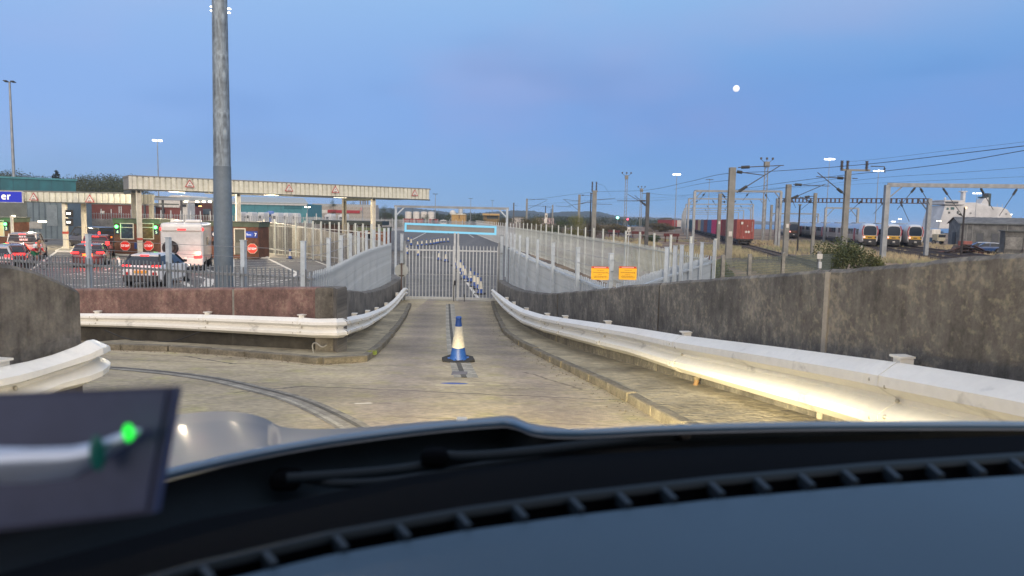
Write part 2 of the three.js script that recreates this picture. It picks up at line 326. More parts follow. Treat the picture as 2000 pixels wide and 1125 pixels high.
// ---- road surface of the ramp
{
  const W = 1024, H = 2048, X0 = -15, XW = 20, D0 = 1, DW = 32;
  const t = canvasTex(W, H, (c) => {
    const id = c.createImageData(W, H), N = 512;
    for (let y = 0; y < H; y++) for (let x = 0; x < W; x++) {
      const X = X0 + XW * x / W, d = D0 + DW * (1 - y / H), i = (y % N) * N + (x % N), j = ((y * 3 + 77) % N) * N + ((x * 3 + 33) % N), l = (((y >> 2) + 100) % N) * N + ((x >> 2) + 50) % N;
      let v = 1 + 0.36 * (nB[i] - 0.5) + 0.42 * (nF[j] - 0.5) + 0.42 * (nA[l] - 0.5);
      const mid = -0.9 - (d - 13) * 0.1;                                   // centre line of the lane
      const tr = Math.exp(-(((Math.abs(X - mid) - 0.85) / 0.42) ** 2)) * (d > 6 && X > -3.6 ? 1 : 0);
      v *= 1 - 0.14 * tr;
      const moss = Math.max(0, nA[(i * 7 + 1234) % (N * N)] - 0.52) * 2.2;
      const k = (y * W + x) * 4; id.data[k] = 153 * v; id.data[k + 1] = (141 + 5 * moss - 1 * tr) * v; id.data[k + 2] = (116 - 22 * moss + 8 * tr) * v; id.data[k + 3] = 255;
    }
    c.putImageData(id, 0, 0);
    const P = (X, d) => [(X - X0) / XW * W, (1 - (d - D0) / DW) * H];
    const line = (pts, w, col) => { c.strokeStyle = col; c.lineWidth = w; c.lineJoin = 'round'; c.beginPath(); pts.forEach((p, i) => c[i ? 'lineTo' : 'moveTo'](...P(p[0], p[1]))); c.stroke(); };
    const crack = (x0, d0, x1, d1, w, col) => { const pts = []; for (let i = 0; i <= 26; i++) { const s = i / 26; pts.push([lerp(x0, x1, s) + rr(-0.035, 0.035), lerp(d0, d1, s) + rr(-0.03, 0.03)]); } line(pts, w, col); };
    crack(-2.6, 8.9, 1.6, 8.2, 2.2, 'rgba(50,44,36,.75)'); crack(-3.1, 8.2, -2.5, 8.9, 1.8, 'rgba(50,44,36,.6)'); crack(-1.2, 6.9, 1.2, 6.6, 1.6, 'rgba(60,52,40,.5)');
    crack(-7, 11.7, -3.4, 11.2, 2, 'rgba(55,50,44,.7)'); crack(-9, 13.2, -5.2, 12.2, 2, 'rgba(55,50,44,.6)'); crack(-5.5, 12.35, -4.2, 11.2, 2.4, 'rgba(46,42,38,.8)'); crack(0.2, 11, 0.9, 9.1, 2, 'rgba(70,60,44,.6)');
    for (const [X, d, n, s] of [[-3.2, 12.1, 60, 0.5], [-2.0, 11.2, 70, 0.8], [-0.6, 9.6, 90, 0.8], [0.3, 9.3, 60, 0.8], [-3.5, 11, 60, 1], [0.7, 12.5, 60, 0.5], [1.0, 10.4, 60, 0.5], [-2.2, 9.2, 50, 1], [-5, 11.9, 60, 1], [0.9, 8, 70, 0.5], [-1.0, 18, 40, 1.2], [-6.5, 12.5, 90, 2], [-4.4, 10.4, 60, 1.2], [-2.4, 15, 60, 0.8]])
      for (let i = 0; i < n; i++) { const x = X + rr(-1, 1) * s, e = d + rr(-1, 1) * 0.35; line([[x, e], [x + rr(0.04, 0.3), e + rr(-0.02, 0.02)]], rr(0.8, 2.2), rnd() < 0.55 ? `rgba(196,184,152,${rr(0.2, 0.55)})` : `rgba(84,74,54,${rr(0.2, 0.45)})`); }
    for (let i = 0; i < 700; i++) { const [x, y] = P(rr(-12, 2.5), rr(5, 28)); c.fillStyle = rnd() < 0.35 ? `rgba(214,204,176,${rr(0.2, 0.6)})` : `rgba(66,58,46,${rr(0.1, 0.4)})`; c.fillRect(x, y, rr(1, 3), rr(1, 3)); }
    for (let i = 0; i < 60; i++) { const [x, y] = P(rr(-9, 1.5), rr(6, 28)); const g = c.createRadialGradient(x, y, 2, x, y, rr(12, 58)); g.addColorStop(0, `rgba(58,50,38,${rr(0.12, 0.34)})`); g.addColorStop(1, 'rgba(58,52,44,0)'); c.fillStyle = g; c.fillRect(x - 60, y - 60, 120, 120); }
    { const [x, y] = P(-0.72, 9.45); c.fillStyle = 'rgba(40,70,150,.9)'; c.beginPath(); c.ellipse(x, y, 9, 5, 0, 0, 7); c.fill(); line([[-0.95, 9.25], [-0.45, 9.3]], 7, 'rgba(188,176,140,.7)'); line([[-0.9, 9.6], [-0.4, 9.62]], 4, 'rgba(188,176,140,.5)'); }
    line([[-1.62, 7.62], [-1.45, 7.68]], 3, 'rgba(220,214,196,.95)'); line([[-1.45, 7.68], [-1.25, 7.7]], 2, 'rgba(60,50,40,.8)');
  });
  t.wrapS = t.wrapT = THREE.ClampToEdgeWrapping;
  const uvf = (q) => [(q.x - X0) / XW, (-q.z - D0) / DW], rowsA = [], rowsB = [];
  for (let d = 0.6; d <= 32.6; d += 0.4) { const L = d < 12.6 ? -3.05 : wx(LC, d) - 0.12, R = wx(WR, d) + 0.15, r = []; for (let k = 0; k <= 12; k++) { const x = lerp(L, R, k / 12); r.push(V(x, Math.max(roadY(d), 0.012), -d)); } rowsA.push(r); }
  for (let k = 0; k <= 24; k++) { const x = lerp(-3.05, -14, k / 24), r = []; let dm = 12.6; for (let d = 12.6; d < 17; d += 0.02) if (interp(LW, 1, d) >= x) dm = d; for (let j = 0; j <= 30; j++) { const d = lerp(0.6, dm + 0.1, j / 30); r.push(V(x, roadY(d), -d)); } rowsB.push(r); }
  const m = mat([1, 1, 1], 0.82, { map: t, bumpMap: rep(T.bump, 0.045), bumpScale: 0.006 }); m.bumpMap.repeat.set(22, 36);
  const b = mb(); b.add(gridGeo(rowsA, uvf), true); b.add(gridGeo(rowsB, uvf), true);
  tag(b.build('road', m, scene), 'worn tan concrete ramp road running down to the gate', null, null, 'structure');
}
const road = scene.getObjectByName('road');
const onRoad = (x, z) => Math.max(roadY(-z), 0.012);
{ // slots let into the concrete: one down the middle, one curving off to the left
  const lightC = mat([0.46, 0.43, 0.35], 0.9, { map: U.g1 }), darkC = mat([0.13, 0.12, 0.1], 0.9, { map: U.g1 }), midC = mat([0.30, 0.275, 0.225], 0.9, { map: U.g1 });
  const mid = resample([[879, 594], [884, 650], [892, 690], [904, 722], [911, 738]].map(([x, y]) => roadHit(x, y)), 0.6);
  mb().add(strip(mid, 0.34, onRoad, 0.004), true).build('slot_surround', lightC, road);
  mb().add(strip(mid, 0.075, onRoad, 0.008, 0.03), true).build('slot', darkC, road);
  const side = resample([[150, 716], [205, 718], [302, 726], [406, 739], [500, 760], [572, 779], [644, 810], [700, 842], [745, 880]].map(([x, y]) => roadHit(x, y)), 0.4);
  mb().add(strip(side, 0.3, onRoad, 0.004), true).build('slot_surround', midC, road);
  mb().add(strip(side, 0.05, onRoad, 0.008, -0.05), true).build('slot', darkC, road);
  mb().add(strip(side, 0.05, onRoad, 0.0075, 0.09), true).build('slot_edge', lightC, road);
  const p = roadHit(897, 731); mb().box(p.x, p.y + 0.006, p.z, 0.22, 0.012, 0.3).build('slot_cover', mat([0.16, 0.15, 0.165], 0.7), road);
}
// ---- kerbs: every stone its own piece
function kerb(path, w, h, label, stone = 0.92) {
  const k = tag(new THREE.Group(), label, null, null, 'structure'); k.name = numbered('kerb'); scene.add(k);
  const P = resample(path, stone);
  for (let i = 0; i < P.length - 1; i++) {
    const a = P[i], b = P[i + 1], l = Math.hypot(b.x - a.x, b.z - a.z), y0 = onRoad(a.x, a.z), y1 = onRoad(b.x, b.z), j = rr(-0.012, 0.012);
    const g = new RoundedBoxGeometry(w, h + 0.1, l - 0.014, 2, 0.022);
    g.applyMatrix4(new THREE.Matrix4().makeBasis(V((b.z - a.z) / l, 0, -(b.x - a.x) / l), V(0, 1, 0), V((b.x - a.x), (y1 - y0), (b.z - a.z)).normalize()).setPosition((a.x + b.x) / 2 + j, (y0 + y1) / 2 + h / 2 - 0.05 + rr(-0.008, 0.006), (a.z + b.z) / 2));
    mb().add(g).build('kerb_stone', M.kerb, k);
  }
  return P;
}
const KR = kerb([[962, 592], [974, 625], [989, 652], [1019, 675], [1061, 697], [1109, 722], [1149, 742], [1211, 772], [1291, 818], [1440, 900], [1700, 1050]].map(([x, y]) => roadHit(x, y)), 0.13, 0.11, 'worn concrete kerb along the right side of the ramp');
const KL = kerb([[150, 681], [205, 683], [300, 685], [410, 691], [560, 704], [640, 712], [698, 709], [722, 698], [742, 680], [764, 656], [786, 626], [800, 597]].map(([x, y]) => roadHit(x, y)), 0.14, 0.11, 'worn concrete kerb curving round the left corner of the ramp');
function footway(inner, outerAt, lift, label) {
  const rows = inner.map((p) => { const o = outerAt(p), r = []; for (let k = 0; k <= 6; k++) { const x = lerp(p.x, o.x, k / 6), z = lerp(p.z, o.z, k / 6); r.push(V(x, lerp(onRoad(p.x, p.z) + 0.1, onRoad(o.x, o.z) + lift(-o.z), k / 6), z)); } return r; });
  tag(mb().add(gridGeo(rows), false).build('footway', mat([0.40, 0.35, 0.235], 0.9, { map: U.g6, bumpMap: U.b4, bumpScale: 0.03 }), scene), label, null, null, 'structure');
}
footway(KR, (p) => V(wx(WR, -p.z) + 0.05, 0, p.z), (d) => lerp(0.24, 0.08, Math.min(1, d / 16)), 'strip of mossy footway between the right kerb and the wall');
footway(KL, (p) => { let best = null, bd = 1e9; for (const [c, lo, hi] of [[LC, 12.6, 31], [LW, 12.6, 16.6]]) for (let d = lo; d <= hi; d += 0.05) { const x = wx(c, d), q = Math.hypot(x - p.x, d + p.z); if (q < bd) { bd = q; best = V(x - 0.04, 0, -d - 0.04); } } return best; }, () => 0.12, 'narrow footway between the left kerb and the wall');

// ---- concrete retaining walls
function wallTex(base, spot, streak, sd) {
  const N = 1024, a = tileFbm(N, 6, 7, sd, 0.62), b = tileFbm(N, 24, 5, sd + 5, 0.6), s = tileFbm(N, 48, 3, sd + 9, 0.6), f = tileFbm(N, 128, 3, sd + 13, 0.7);
  return dataTex(N, (i, x, y) => {
    let v = 0.9 + 0.62 * (a[i] - 0.5) + 0.34 * (b[i] - 0.5) + 0.2 * (f[i] - 0.5);
    const st = s[(Math.floor(y / 7) % N) * N + x]; v += streak * (st - 0.5);
    const k = Math.min(1, Math.max(0, (b[(i * 3 + 555) % (N * N)] * 0.6 + a[i] * 0.4 - 0.515) * 6)) * spot;
    return [base[0] * v * (1 - k) + 0.66 * k, base[1] * v * (1 - k) + 0.62 * k, base[2] * v * (1 - k) + 0.52 * k];
  }, true);
}
const tGrey = wallTex([0.395, 0.385, 0.365], 0.42, 0.3, 201), tRed = wallTex([0.465, 0.36, 0.335], 0.3, 0.22, 301), tDark = wallTex([0.40, 0.385, 0.36], 0.12, 0.4, 401);
const wallMat = (t, m) => mat([1, 1, 1], 0.92, { map: rep(t, m), bumpMap: U.b1, bumpScale: 0.006 });
const WM = { right: wallMat(tGrey, 2.6), red: wallMat(tRed, 2.4), grey: wallMat(tDark, 2.2) };
function wall(st, thick, side, matl, parent, name = 'panel') {  // st: {x,z,top,bot}; side +1: the body lies on the left-hand normal
  if (st.length > 8) st = st.map((p, i) => ({ ...p, top: p.top + 0.016 * (n3(p.x * 2.3 + 7, p.z * 2.3, 1) - 0.5) + 0.012 * (n3(p.x * 9, p.z * 9, 4) - 0.5) }));
  const rings = st.map((p, i) => { const n = nrmAt(st, i).multiplyScalar(side), q = (k, y) => V(p.x + n.x * k, y, p.z + n.z * k); return [q(0, p.bot), q(0, p.top - 0.03), q(0.03, p.top), q(thick - 0.03, p.top), q(thick, p.top - 0.03), q(thick, p.bot)]; });
  return mb().add(sweep(rings), true).build(name, matl, parent);
}
{ // right wall, panel by panel
  const prof = [[970, 546], [986, 557], [1008, 566], [1044, 572], [1080, 573], [1152, 566], [1248, 555.5], [1344, 548], [1440, 540], [1560, 531], [1700, 520], [1850, 506], [2000, 494], [2400, 462], [3000, 415]];
  const g = thing('concrete_wall', V(0, 0, 0), 0, 'long brown mottled concrete wall rising along the right side of the ramp', 'wall');
  const cuts = [971, 1090, 1289, 1618, 2150, 2990];
  const st = (px) => { const d = px < 2950 ? dOn(WR, px) : 2, p = at(px, interp(prof, 1, px), d); return { x: wx(WR, d), z: -d, top: p.y, bot: -0.3 }; };
  for (let i = 0; i < cuts.length - 1; i++) {
    const a = cuts[i], b = cuts[i + 1], S = []; for (let k = 0; k <= 48; k++) S.push(st(lerp(a + (i ? 1.2 : 0), b - 1.2, k / 48)));
    wall(S, 0.32, -1, WM.right, g);
    if (i && i < 4) { const p = st(a); mb().box(p.x + 0.06, (p.top + p.bot) / 2 - 0.02, p.z, i === 3 ? 0.15 : 0.1, p.top - p.bot, i === 3 ? 0.06 : 0.02, 0.2).build('joint_strip', i === 3 ? mat([0.42, 0.39, 0.33], 0.8) : M.greyDark, g); }
  }
}
{ // left wall: red-brown face across the junction, a grey end panel, then the curve down to the gate
  const g = thing('concrete_wall', V(0, 0, 0), 0, 'low red brown concrete wall across the junction on the left, curving to the gate', 'wall');
  const top = [[100, 565.5], [155, 565], [453, 563], [622, 561], [653, 561.4], [660, 562], [680, 566], [716, 570.6], [740, 566], [752, 562], [770, 553], [785, 543]];
  const stL = (px) => { const d = 12.6 + (653 - px) / 498 * 2.5, p = at(px, interp(top, 1, px), d); return { x: p.x, z: -d, top: p.y, bot: -0.2 }; };
  const a = [], b = [], c = [];
  for (let k = 0; k <= 40; k++) { a.push(stL(lerp(60, 455, k / 40))); b.push(stL(lerp(456, 624, k / 40))); }
  for (let k = 0; k <= 4; k++) c.push(stL(lerp(625, 652, k / 4)));
  wall(a, 0.3, -1, WM.red, g); wall(b, 0.3, -1, WM.red, g);
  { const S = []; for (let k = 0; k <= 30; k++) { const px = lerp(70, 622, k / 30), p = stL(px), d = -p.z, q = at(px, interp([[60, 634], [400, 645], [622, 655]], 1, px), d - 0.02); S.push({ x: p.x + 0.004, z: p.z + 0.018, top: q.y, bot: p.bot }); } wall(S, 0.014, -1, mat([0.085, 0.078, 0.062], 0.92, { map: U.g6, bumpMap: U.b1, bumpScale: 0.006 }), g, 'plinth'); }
  { const p = stL(455.5); mb().box(p.x, (p.top + p.bot) / 2 - 0.02, p.z - 0.06, 0.035, p.top - p.bot, 0.14).build('joint_strip', M.concLight, g); }
  const mk = (lo, hi, n) => { const S = []; for (let k = 0; k <= n; k++) { const d = lerp(lo, hi, k / n), x = wx(LC, d), px = 1000 + x / d * F - 6, p = at(px, interp(top, 1, Math.min(785, Math.max(655, px + 6))), d); S.push({ x, z: -d, top: p.y, bot: -0.2 }); } return S; };
  wall([...c, { ...c[4], x: -3.05, z: -12.6 }], 0.3, -1, WM.grey, g, 'end_panel');
  wall(mk(12.62, 31, 26), 0.3, -1, WM.grey, g, 'curved_panel');
}
const WN = [];   // near left wall
{
  const g = thing('concrete_wall', V(0, 0, 0), 0, 'blurred dark grey concrete wall at the left edge, nearest the car', 'wall');
  const top = [[-900, 470], [-300, 500], [-60, 510], [0, 515], [40, 521], [80, 532], [120, 548], [155, 565]];
  const dd = [[-900, 2.6], [-300, 4.2], [0, 5.1], [80, 5.45], [155, 5.8]];
  const S = []; for (let k = 0; k <= 24; k++) { const px = lerp(-900, 155, k / 24), p = at(px, interp(top, 1, px), interp(dd, 1, px)); S.push({ x: p.x, z: p.z, top: p.y, bot: 0.4 }); }
  wall(S, 0.3, -1, WM.grey, g);
}

// ---- W-beam guard rails
const PROFILE = [[0, 0.0], [0.03, 0.02], [0.1, 0.055], [0.17, 0.092], [0.31, 0.096], [0.40, 0.05], [0.46, 0.006], [0.54, 0.006], [0.60, 0.05], [0.69, 0.096], [0.83, 0.092], [0.9, 0.055], [0.97, 0.02], [1, 0.0]];
function railBeam(S, side, name, parent, bulge = 1) {   // S: {t: top point, b: bottom point}
  const mid = S.map((s) => s.t.clone().lerp(s.b, 0.5));
  const rings = S.map((s, i) => { const n = nrmAt(mid, i).multiplyScalar(side), h = s.t.distanceTo(s.b), k = bulge * h / 0.34, f = [], r = []; for (const [v, o] of PROFILE) { const q = s.t.clone().lerp(s.b, v); f.push(q.clone().addScaledVector(n, o * k)); r.unshift(q.clone().addScaledVector(n, o * k - 0.006)); } return [...f, ...r]; });
  return mb().add(sweep(rings, 0.42), true).build(name, M.railWhite, parent);
}
function railStation(px, yt, yb, d) { return { t: at(px, yt, d), b: at(px, yb, d) }; }
function railFixing(g, S, i, side, back) {  // lap joint, bolts and the bracket on its post behind
  const a = S[i], mid = S.map((s) => s.t.clone().lerp(s.b, 0.5)), n = nrmAt(mid, i).multiplyScalar(side), h = a.t.distanceTo(a.b), tdir = mid[Math.min(S.length - 1, i + 1)].clone().sub(mid[Math.max(0, i - 1)]).normalize();
  const R = [-0.14, 0.02].map((k) => ({ t: a.t.clone().addScaledVector(tdir, k).addScaledVector(n, 0.008), b: a.b.clone().addScaledVector(tdir, k).addScaledVector(n, 0.008) }));
  railBeam(R, side, 'lap_plate', g);
  for (const [v, o, k] of [[0.24, 0.088, -0.07], [0.76, 0.088, -0.07], [0.5, 0.016, 0.06], [0.3, 0.085, 0.09], [0.7, 0.088, 0.09]]) {
    const p = a.t.clone().lerp(a.b, v).addScaledVector(tdir, k).addScaledVector(n, o * h / 0.34 + 0.008);
    mb().add((() => { const q = new THREE.SphereGeometry(0.017, 10, 6); q.scale(1, 1, 0.7); q.translate(p.x, p.y, p.z); return q; })()).build('bolt', M.bolt, g);
  }
  const c = a.t.clone().addScaledVector(n, -0.055); const y0 = a.b.y + 0.03;
  const br = mb().bar(V(c.x, y0, c.z), V(c.x, a.t.y + 0.03, c.z), 0.1, 0.09).bar(c.clone().setY(a.t.y + 0.04).addScaledVector(n, -0.05), c.clone().setY(a.t.y + 0.04).addScaledVector(n, 0.07), 0.11, 0.014);
  br.build('bracket', M.railWhite, g);
}
{ // right rail
  const g = thing('guard_rail', V(0, 0, 0), 0, 'long white guard rail along the right wall, bright in the headlights', 'guard rail');
  const T1 = [[962, 564.5], [972, 572], [987, 583], [1000, 592], [1024, 604], [1061, 615], [1104, 621.5], [1181, 632], [1240, 640], [1333, 655], [1500, 675], [1647, 694], [1740, 706], [2000, 746], [2400, 812], [3000, 912]];
  const B1 = [[962, 575], [972, 588], [987, 605], [1000, 616.5], [1024, 634], [1061, 648], [1104, 660], [1181, 681], [1240, 696], [1333, 728], [1500, 777], [1647, 820], [1740, 850], [2000, 930], [2400, 1050], [3000, 1230]];
  const S = []; for (let i = 0; i <= 90; i++) { const px = 962 + (2900 - 962) * Math.pow(i / 90, 1.7), d = dOn(WR, px, -0.22); S.push(railStation(px, interp(T1, 1, px), interp(B1, 1, px), d)); }
  const A = []; S.forEach((s) => A.push(s));
  railBeam(A, 1, 'beam', g);
  const pick = (px) => { let b = 0; A.forEach((s, i) => { const q = 962 + (2900 - 962) * Math.pow(i / 90, 1.7); const r = 962 + (2900 - 962) * Math.pow(b / 90, 1.7); if (Math.abs(q - px) < Math.abs(r - px)) b = i; }); return b; };
  for (const px of [985, 1003, 1026, 1060, 1104, 1186, 1332, 1740, 2500]) railFixing(g, A, Math.max(1, pick(px)), 1);
}
{ // left rail: along the red wall, bent round the corner, down the curve
  const g = thing('guard_rail', V(0, 0, 0), 0, 'white guard rail below the red brown wall, bent round the corner to the gate', 'guard rail');
  const T2 = [[90, 610.5], [154, 612], [300, 612.5], [392, 614], [586, 620], [615, 622.5], [650, 622]], B2 = [[90, 634.5], [154, 637], [300, 642], [392, 647], [586, 658], [619, 660], [650, 660]];
  const st = (px) => railStation(px, interp(T2, 1, px), interp(B2, 1, px), 12.35 + (653 - px) / 498 * 2.5);
  const A = [], B = [], C = [];
  for (let k = 0; k <= 16; k++) A.push(st(lerp(95, 586, k / 16)));
  const corner = { t: at(668, 621.4, 12.5), b: at(670, 659, 12.5) };
  for (const px of [584, 600, 619, 640]) { const s = st(px); B.push(s); }
  B.push({ t: at(656, 621.8, 12.32), b: at(657, 660.5, 12.32) }, corner);
  const T3 = [[668, 621.4], [690, 617], [709, 613.5], [730, 607], [752, 598], [770, 584], [788, 562]], B3 = [[668, 659], [690, 650], [709, 644.5], [730, 631], [752, 617], [770, 600], [791, 573]];
  for (let k = 0; k <= 24; k++) { const px = lerp(669, 789, k / 24), d = lerp(12.6, 31, Math.pow(k / 24, 1.15)); const X = wx(LC, d) + 0.2, q = 1000 + X / d * F; C.push(railStation(q, interp(T3, 1, Math.min(789, q)), interp(B3, 1, Math.min(789, q)), d)); }
  C[0] = { t: corner.t.clone(), b: corner.b.clone() };
  railBeam(A, 1, 'beam', g); railBeam(B, 1, 'corner_beam', g); railBeam(C, 1, 'curved_beam', g);
  for (const px of [190, 392, 584]) { const i = Math.round((px - 95) / 491 * 16); railFixing(g, A, i, 1); }
  for (const i of [1, 5, 9, 13, 17, 21]) railFixing(g, C, i, 1);
}
{ // near left rail with its rounded end
  const g = thing('guard_rail', V(0, 0, 0), 0, 'near white guard rail at the left edge with a rounded end', 'guard rail');
  const d0 = (px) => interp([[-900, 2.3], [-300, 3.9], [0, 4.85], [80, 5.2], [150, 5.52]], 1, px);
  const S = [];
  for (let k = 0; k <= 22; k++) { const px = lerp(-880, 150, k / 22); S.push(railStation(px, interp([[-880, 880], [0, 717], [71, 703], [128, 686], [150, 676]], 1, px), interp([[-880, 1000], [0, 812], [97, 770], [150, 757]], 1, px), d0(px))); }
  const e = S[22], ec = [[171, 665, 748, 5.62], [183, 663, 738, 5.74], [191, 668, 728, 5.9], [189, 668, 722, 6.1], [180, 666, 716, 6.3]];
  for (const [px, a, b, d] of ec) S.push(railStation(px, a, b, d));
  railBeam(S, 1, 'beam', g, 1.3);
  railFixing(g, S, 19, 1); railFixing(g, S, 8, 1);
}
{ // fallen cable under the left rail, pipe under the right rail
  const c = mb().tube([[205, 645, 14.3], [250, 662, 14.0], [330, 667, 13.7], [392, 648, 13.3]].map((a) => at(...a)), 0.012, 6, 30).build('cable', M.rubber, scene);
  tag(c, 'thin black cable sagging below the left guard rail', 'cable');
  const h = mb().tube([[612, 690, 12.2], [611, 672, 12.25], [616, 670, 12.25], [630, 678, 12.2], [638, 674, 12.2]].map((a) => at(...a)), 0.012, 6, 30).build('loose_hose', M.concLight, scene);
  tag(h, 'pale loose hose hanging at the corner of the left wall', 'hose');
  const d = dOn(WR, 1370, -0.1), p = V(wx(WR, d) - 0.1, 0, -d), y = at(1370, 735, d).y;
  const k = thing('drain_pipe', p, 0, 'short bent drain pipe under the right guard rail', 'pipe');
  mb().tube([V(0, y + 0.05, 0), V(0, y - 0.06, 0), V(-0.03, y - 0.14, 0.02), V(-0.1, y - 0.2, 0.02)], 0.03, 8, 16).build('pipe', mat([0.2, 0.12, 0.05], 0.7), k); mb().disc(0, y - 0.02, 0, 0.042, 0.03, 'y', 12).build('collar', M.kerb, k);
}

// ================================================================ FENCES AND GATE
function paleGeo(h, w = 0.066) {
  const s = new THREE.Shape([[-w / 2, 0], [w / 2, 0], [w / 2, h - 0.07], [0.012, h], [-0.012, h], [-w / 2, h - 0.07]].map((p) => new THREE.Vector2(...p)));
  const g = new THREE.ExtrudeGeometry(s, { depth: 0.018, bevelEnabled: false }); g.translate(0, 0, -0.009); return clean(boxUV(clean(g)));
}
function fence(path, o, label) {         // a steel palisade fence along a plan path of [x, z]
  const g = thing('palisade_fence', V(0, 0, 0), 0, label, 'fence');
  const P = path.map(([x, z]) => V(x, 0, z)), c = new THREE.CurvePath(); for (let i = 0; i < P.length - 1; i++) c.add(new THREE.LineCurve3(P[i], P[i + 1]));
  const len = c.getLength(), n = Math.floor(len / o.gap), pg = paleGeo(o.top - 0.06, o.paleW || 0.066), stuff = mb();
  for (let i = 0; i < n; i++) {
    const u = (i + 0.5) / n, p = c.getPointAt(u), t = c.getTangentAt(u), a = Math.atan2(-t.z, t.x), j = rr(-0.012, 0.012);
    if (o.single) { const m = new THREE.Mesh(pg, o.mat); m.name = 'pale'; m.position.set(p.x, 0.06 + j, p.z); m.rotation.y = a; m.rotation.z = rr(-0.006, 0.006); m.castShadow = m.receiveShadow = true; g.add(m); }
    else { const q = pg.clone(); q.rotateY(a); q.translate(p.x, 0.06 + j, p.z); stuff.add(q, true); }
  }
  if (!o.single) stuff.build('pales', o.mat, g).userData.kind = 'stuff';
  const back = (t) => V(-t.z, 0, t.x).multiplyScalar(o.face || -1);
  for (const y of [o.rail, 0.42]) {
    const r = mb(); for (let i = 0; i < P.length - 1; i++) { const t = P[i + 1].clone().sub(P[i]).normalize(), k = back(t).multiplyScalar(0.034); r.bar(P[i].clone().setY(y).add(k), P[i + 1].clone().setY(y).add(k), 0.045, 0.05); } r.build('rail', o.railMat || o.mat, g);
  }
  const posts = [...(o.posts || [])]; if (!o.posts) { const k = Math.max(1, Math.round(len / 2.75)); for (let i = 0; i <= k; i++) posts.push(i / k); }
  const pw = o.postW || 0.1;
  for (const u of posts) {
    const p = c.getPointAt(Math.min(0.9999, Math.max(0.0001, u))), t = c.getTangentAt(Math.min(0.999, Math.max(0.001, u))), k = back(t).multiplyScalar(0.1), a = Math.atan2(-t.z, t.x);
    const b = mb().box(p.x + k.x, o.post / 2, p.z + k.z, pw, o.post, pw * 0.75, a).box(p.x + k.x, o.post + 0.006, p.z + k.z, pw + 0.02, 0.012, pw * 0.75 + 0.02, a);
    if (o.studs) for (let s = 0; s < 4; s++) b.box(p.x + k.x, o.post - 0.12 - s * 0.17, p.z + k.z, pw + 0.035, 0.03, 0.035, a);
    b.build('post', o.postMat || M.paleBlue, g);
  }
  if (o.wires) { const w = mb(); for (const y of o.wires) for (let i = 0; i < P.length - 1; i++) { const t = P[i + 1].clone().sub(P[i]).normalize(), k = back(t).multiplyScalar(0.1); w.rod(P[i].clone().setY(y).add(k), P[i + 1].clone().setY(y).add(k), 0.005, 0.005, 4); } w.build('barbed_wire', M.galv, g); }
  return g;
}
const FP = (px, d) => [(at(px, 480, d)).x, -d];
{ // plaza fence behind the red wall; posts where the photograph shows them
  const a = FP(-60, 17.9), b = FP(612, 14.1), path = [a, b];
  const uOf = (px) => { let lo = 0, hi = 1; for (let i = 0; i < 40; i++) { const u = (lo + hi) / 2, x = lerp(a[0], b[0], u), z = lerp(a[1], b[1], u); (1000 + x / -z * F < px) ? (lo = u) : (hi = u); } return lo; };
  fence(path, { gap: 0.108, top: 2.52, rail: 2.35, post: 3.03, single: true, paleW: 0.027, mat: M.galv, posts: [uOf(163), uOf(320), uOf(467)], postMat: M.paleBlue, postW: 0.1, wires: [2.9, 2.7] }, 'grey palisade fence standing behind the red brown wall, in front of the waiting cars');
}
{ // left splay
  const path = [14.2, 16, 18.2, 20.5, 23, 25.5, 28, 30.8].map((d) => [wx(LC, d) - (d < 15 ? 0.56 : 0.42), -d]);
  fence(path, { gap: 0.15, top: 2.46, rail: 2.33, post: 3.06, mat: M.paleBlue, posts: [0, 0.13, 0.26, 0.39, 0.52, 0.64, 0.75, 0.84, 0.92, 0.99], postW: 0.11, studs: true, face: -1, wires: [2.95, 2.75] }, 'pale blue palisade fence on the left, curving towards the gate above the grey wall');
}
{ // right splay
  const path = [30.8, 28, 25.5, 22, 19, 16.5, 14.4, 12.8].map((d) => [wx(WR, d) + lerp(0.28, 0.45, (d - 12.8) / 18), -d]);
  fence(path, { gap: 0.15, top: 2.42, rail: 2.32, post: 3.0, mat: M.paleBlue, posts: [0.0, 0.1, 0.2, 0.31, 0.43, 0.56, 0.7, 0.85, 0.985], postW: 0.095, studs: true, face: 1, wires: [2.9, 2.7] }, 'pale blue palisade fence on the right, running from the gate behind the mottled wall');
}
const CORNER = FP(1391, 24);
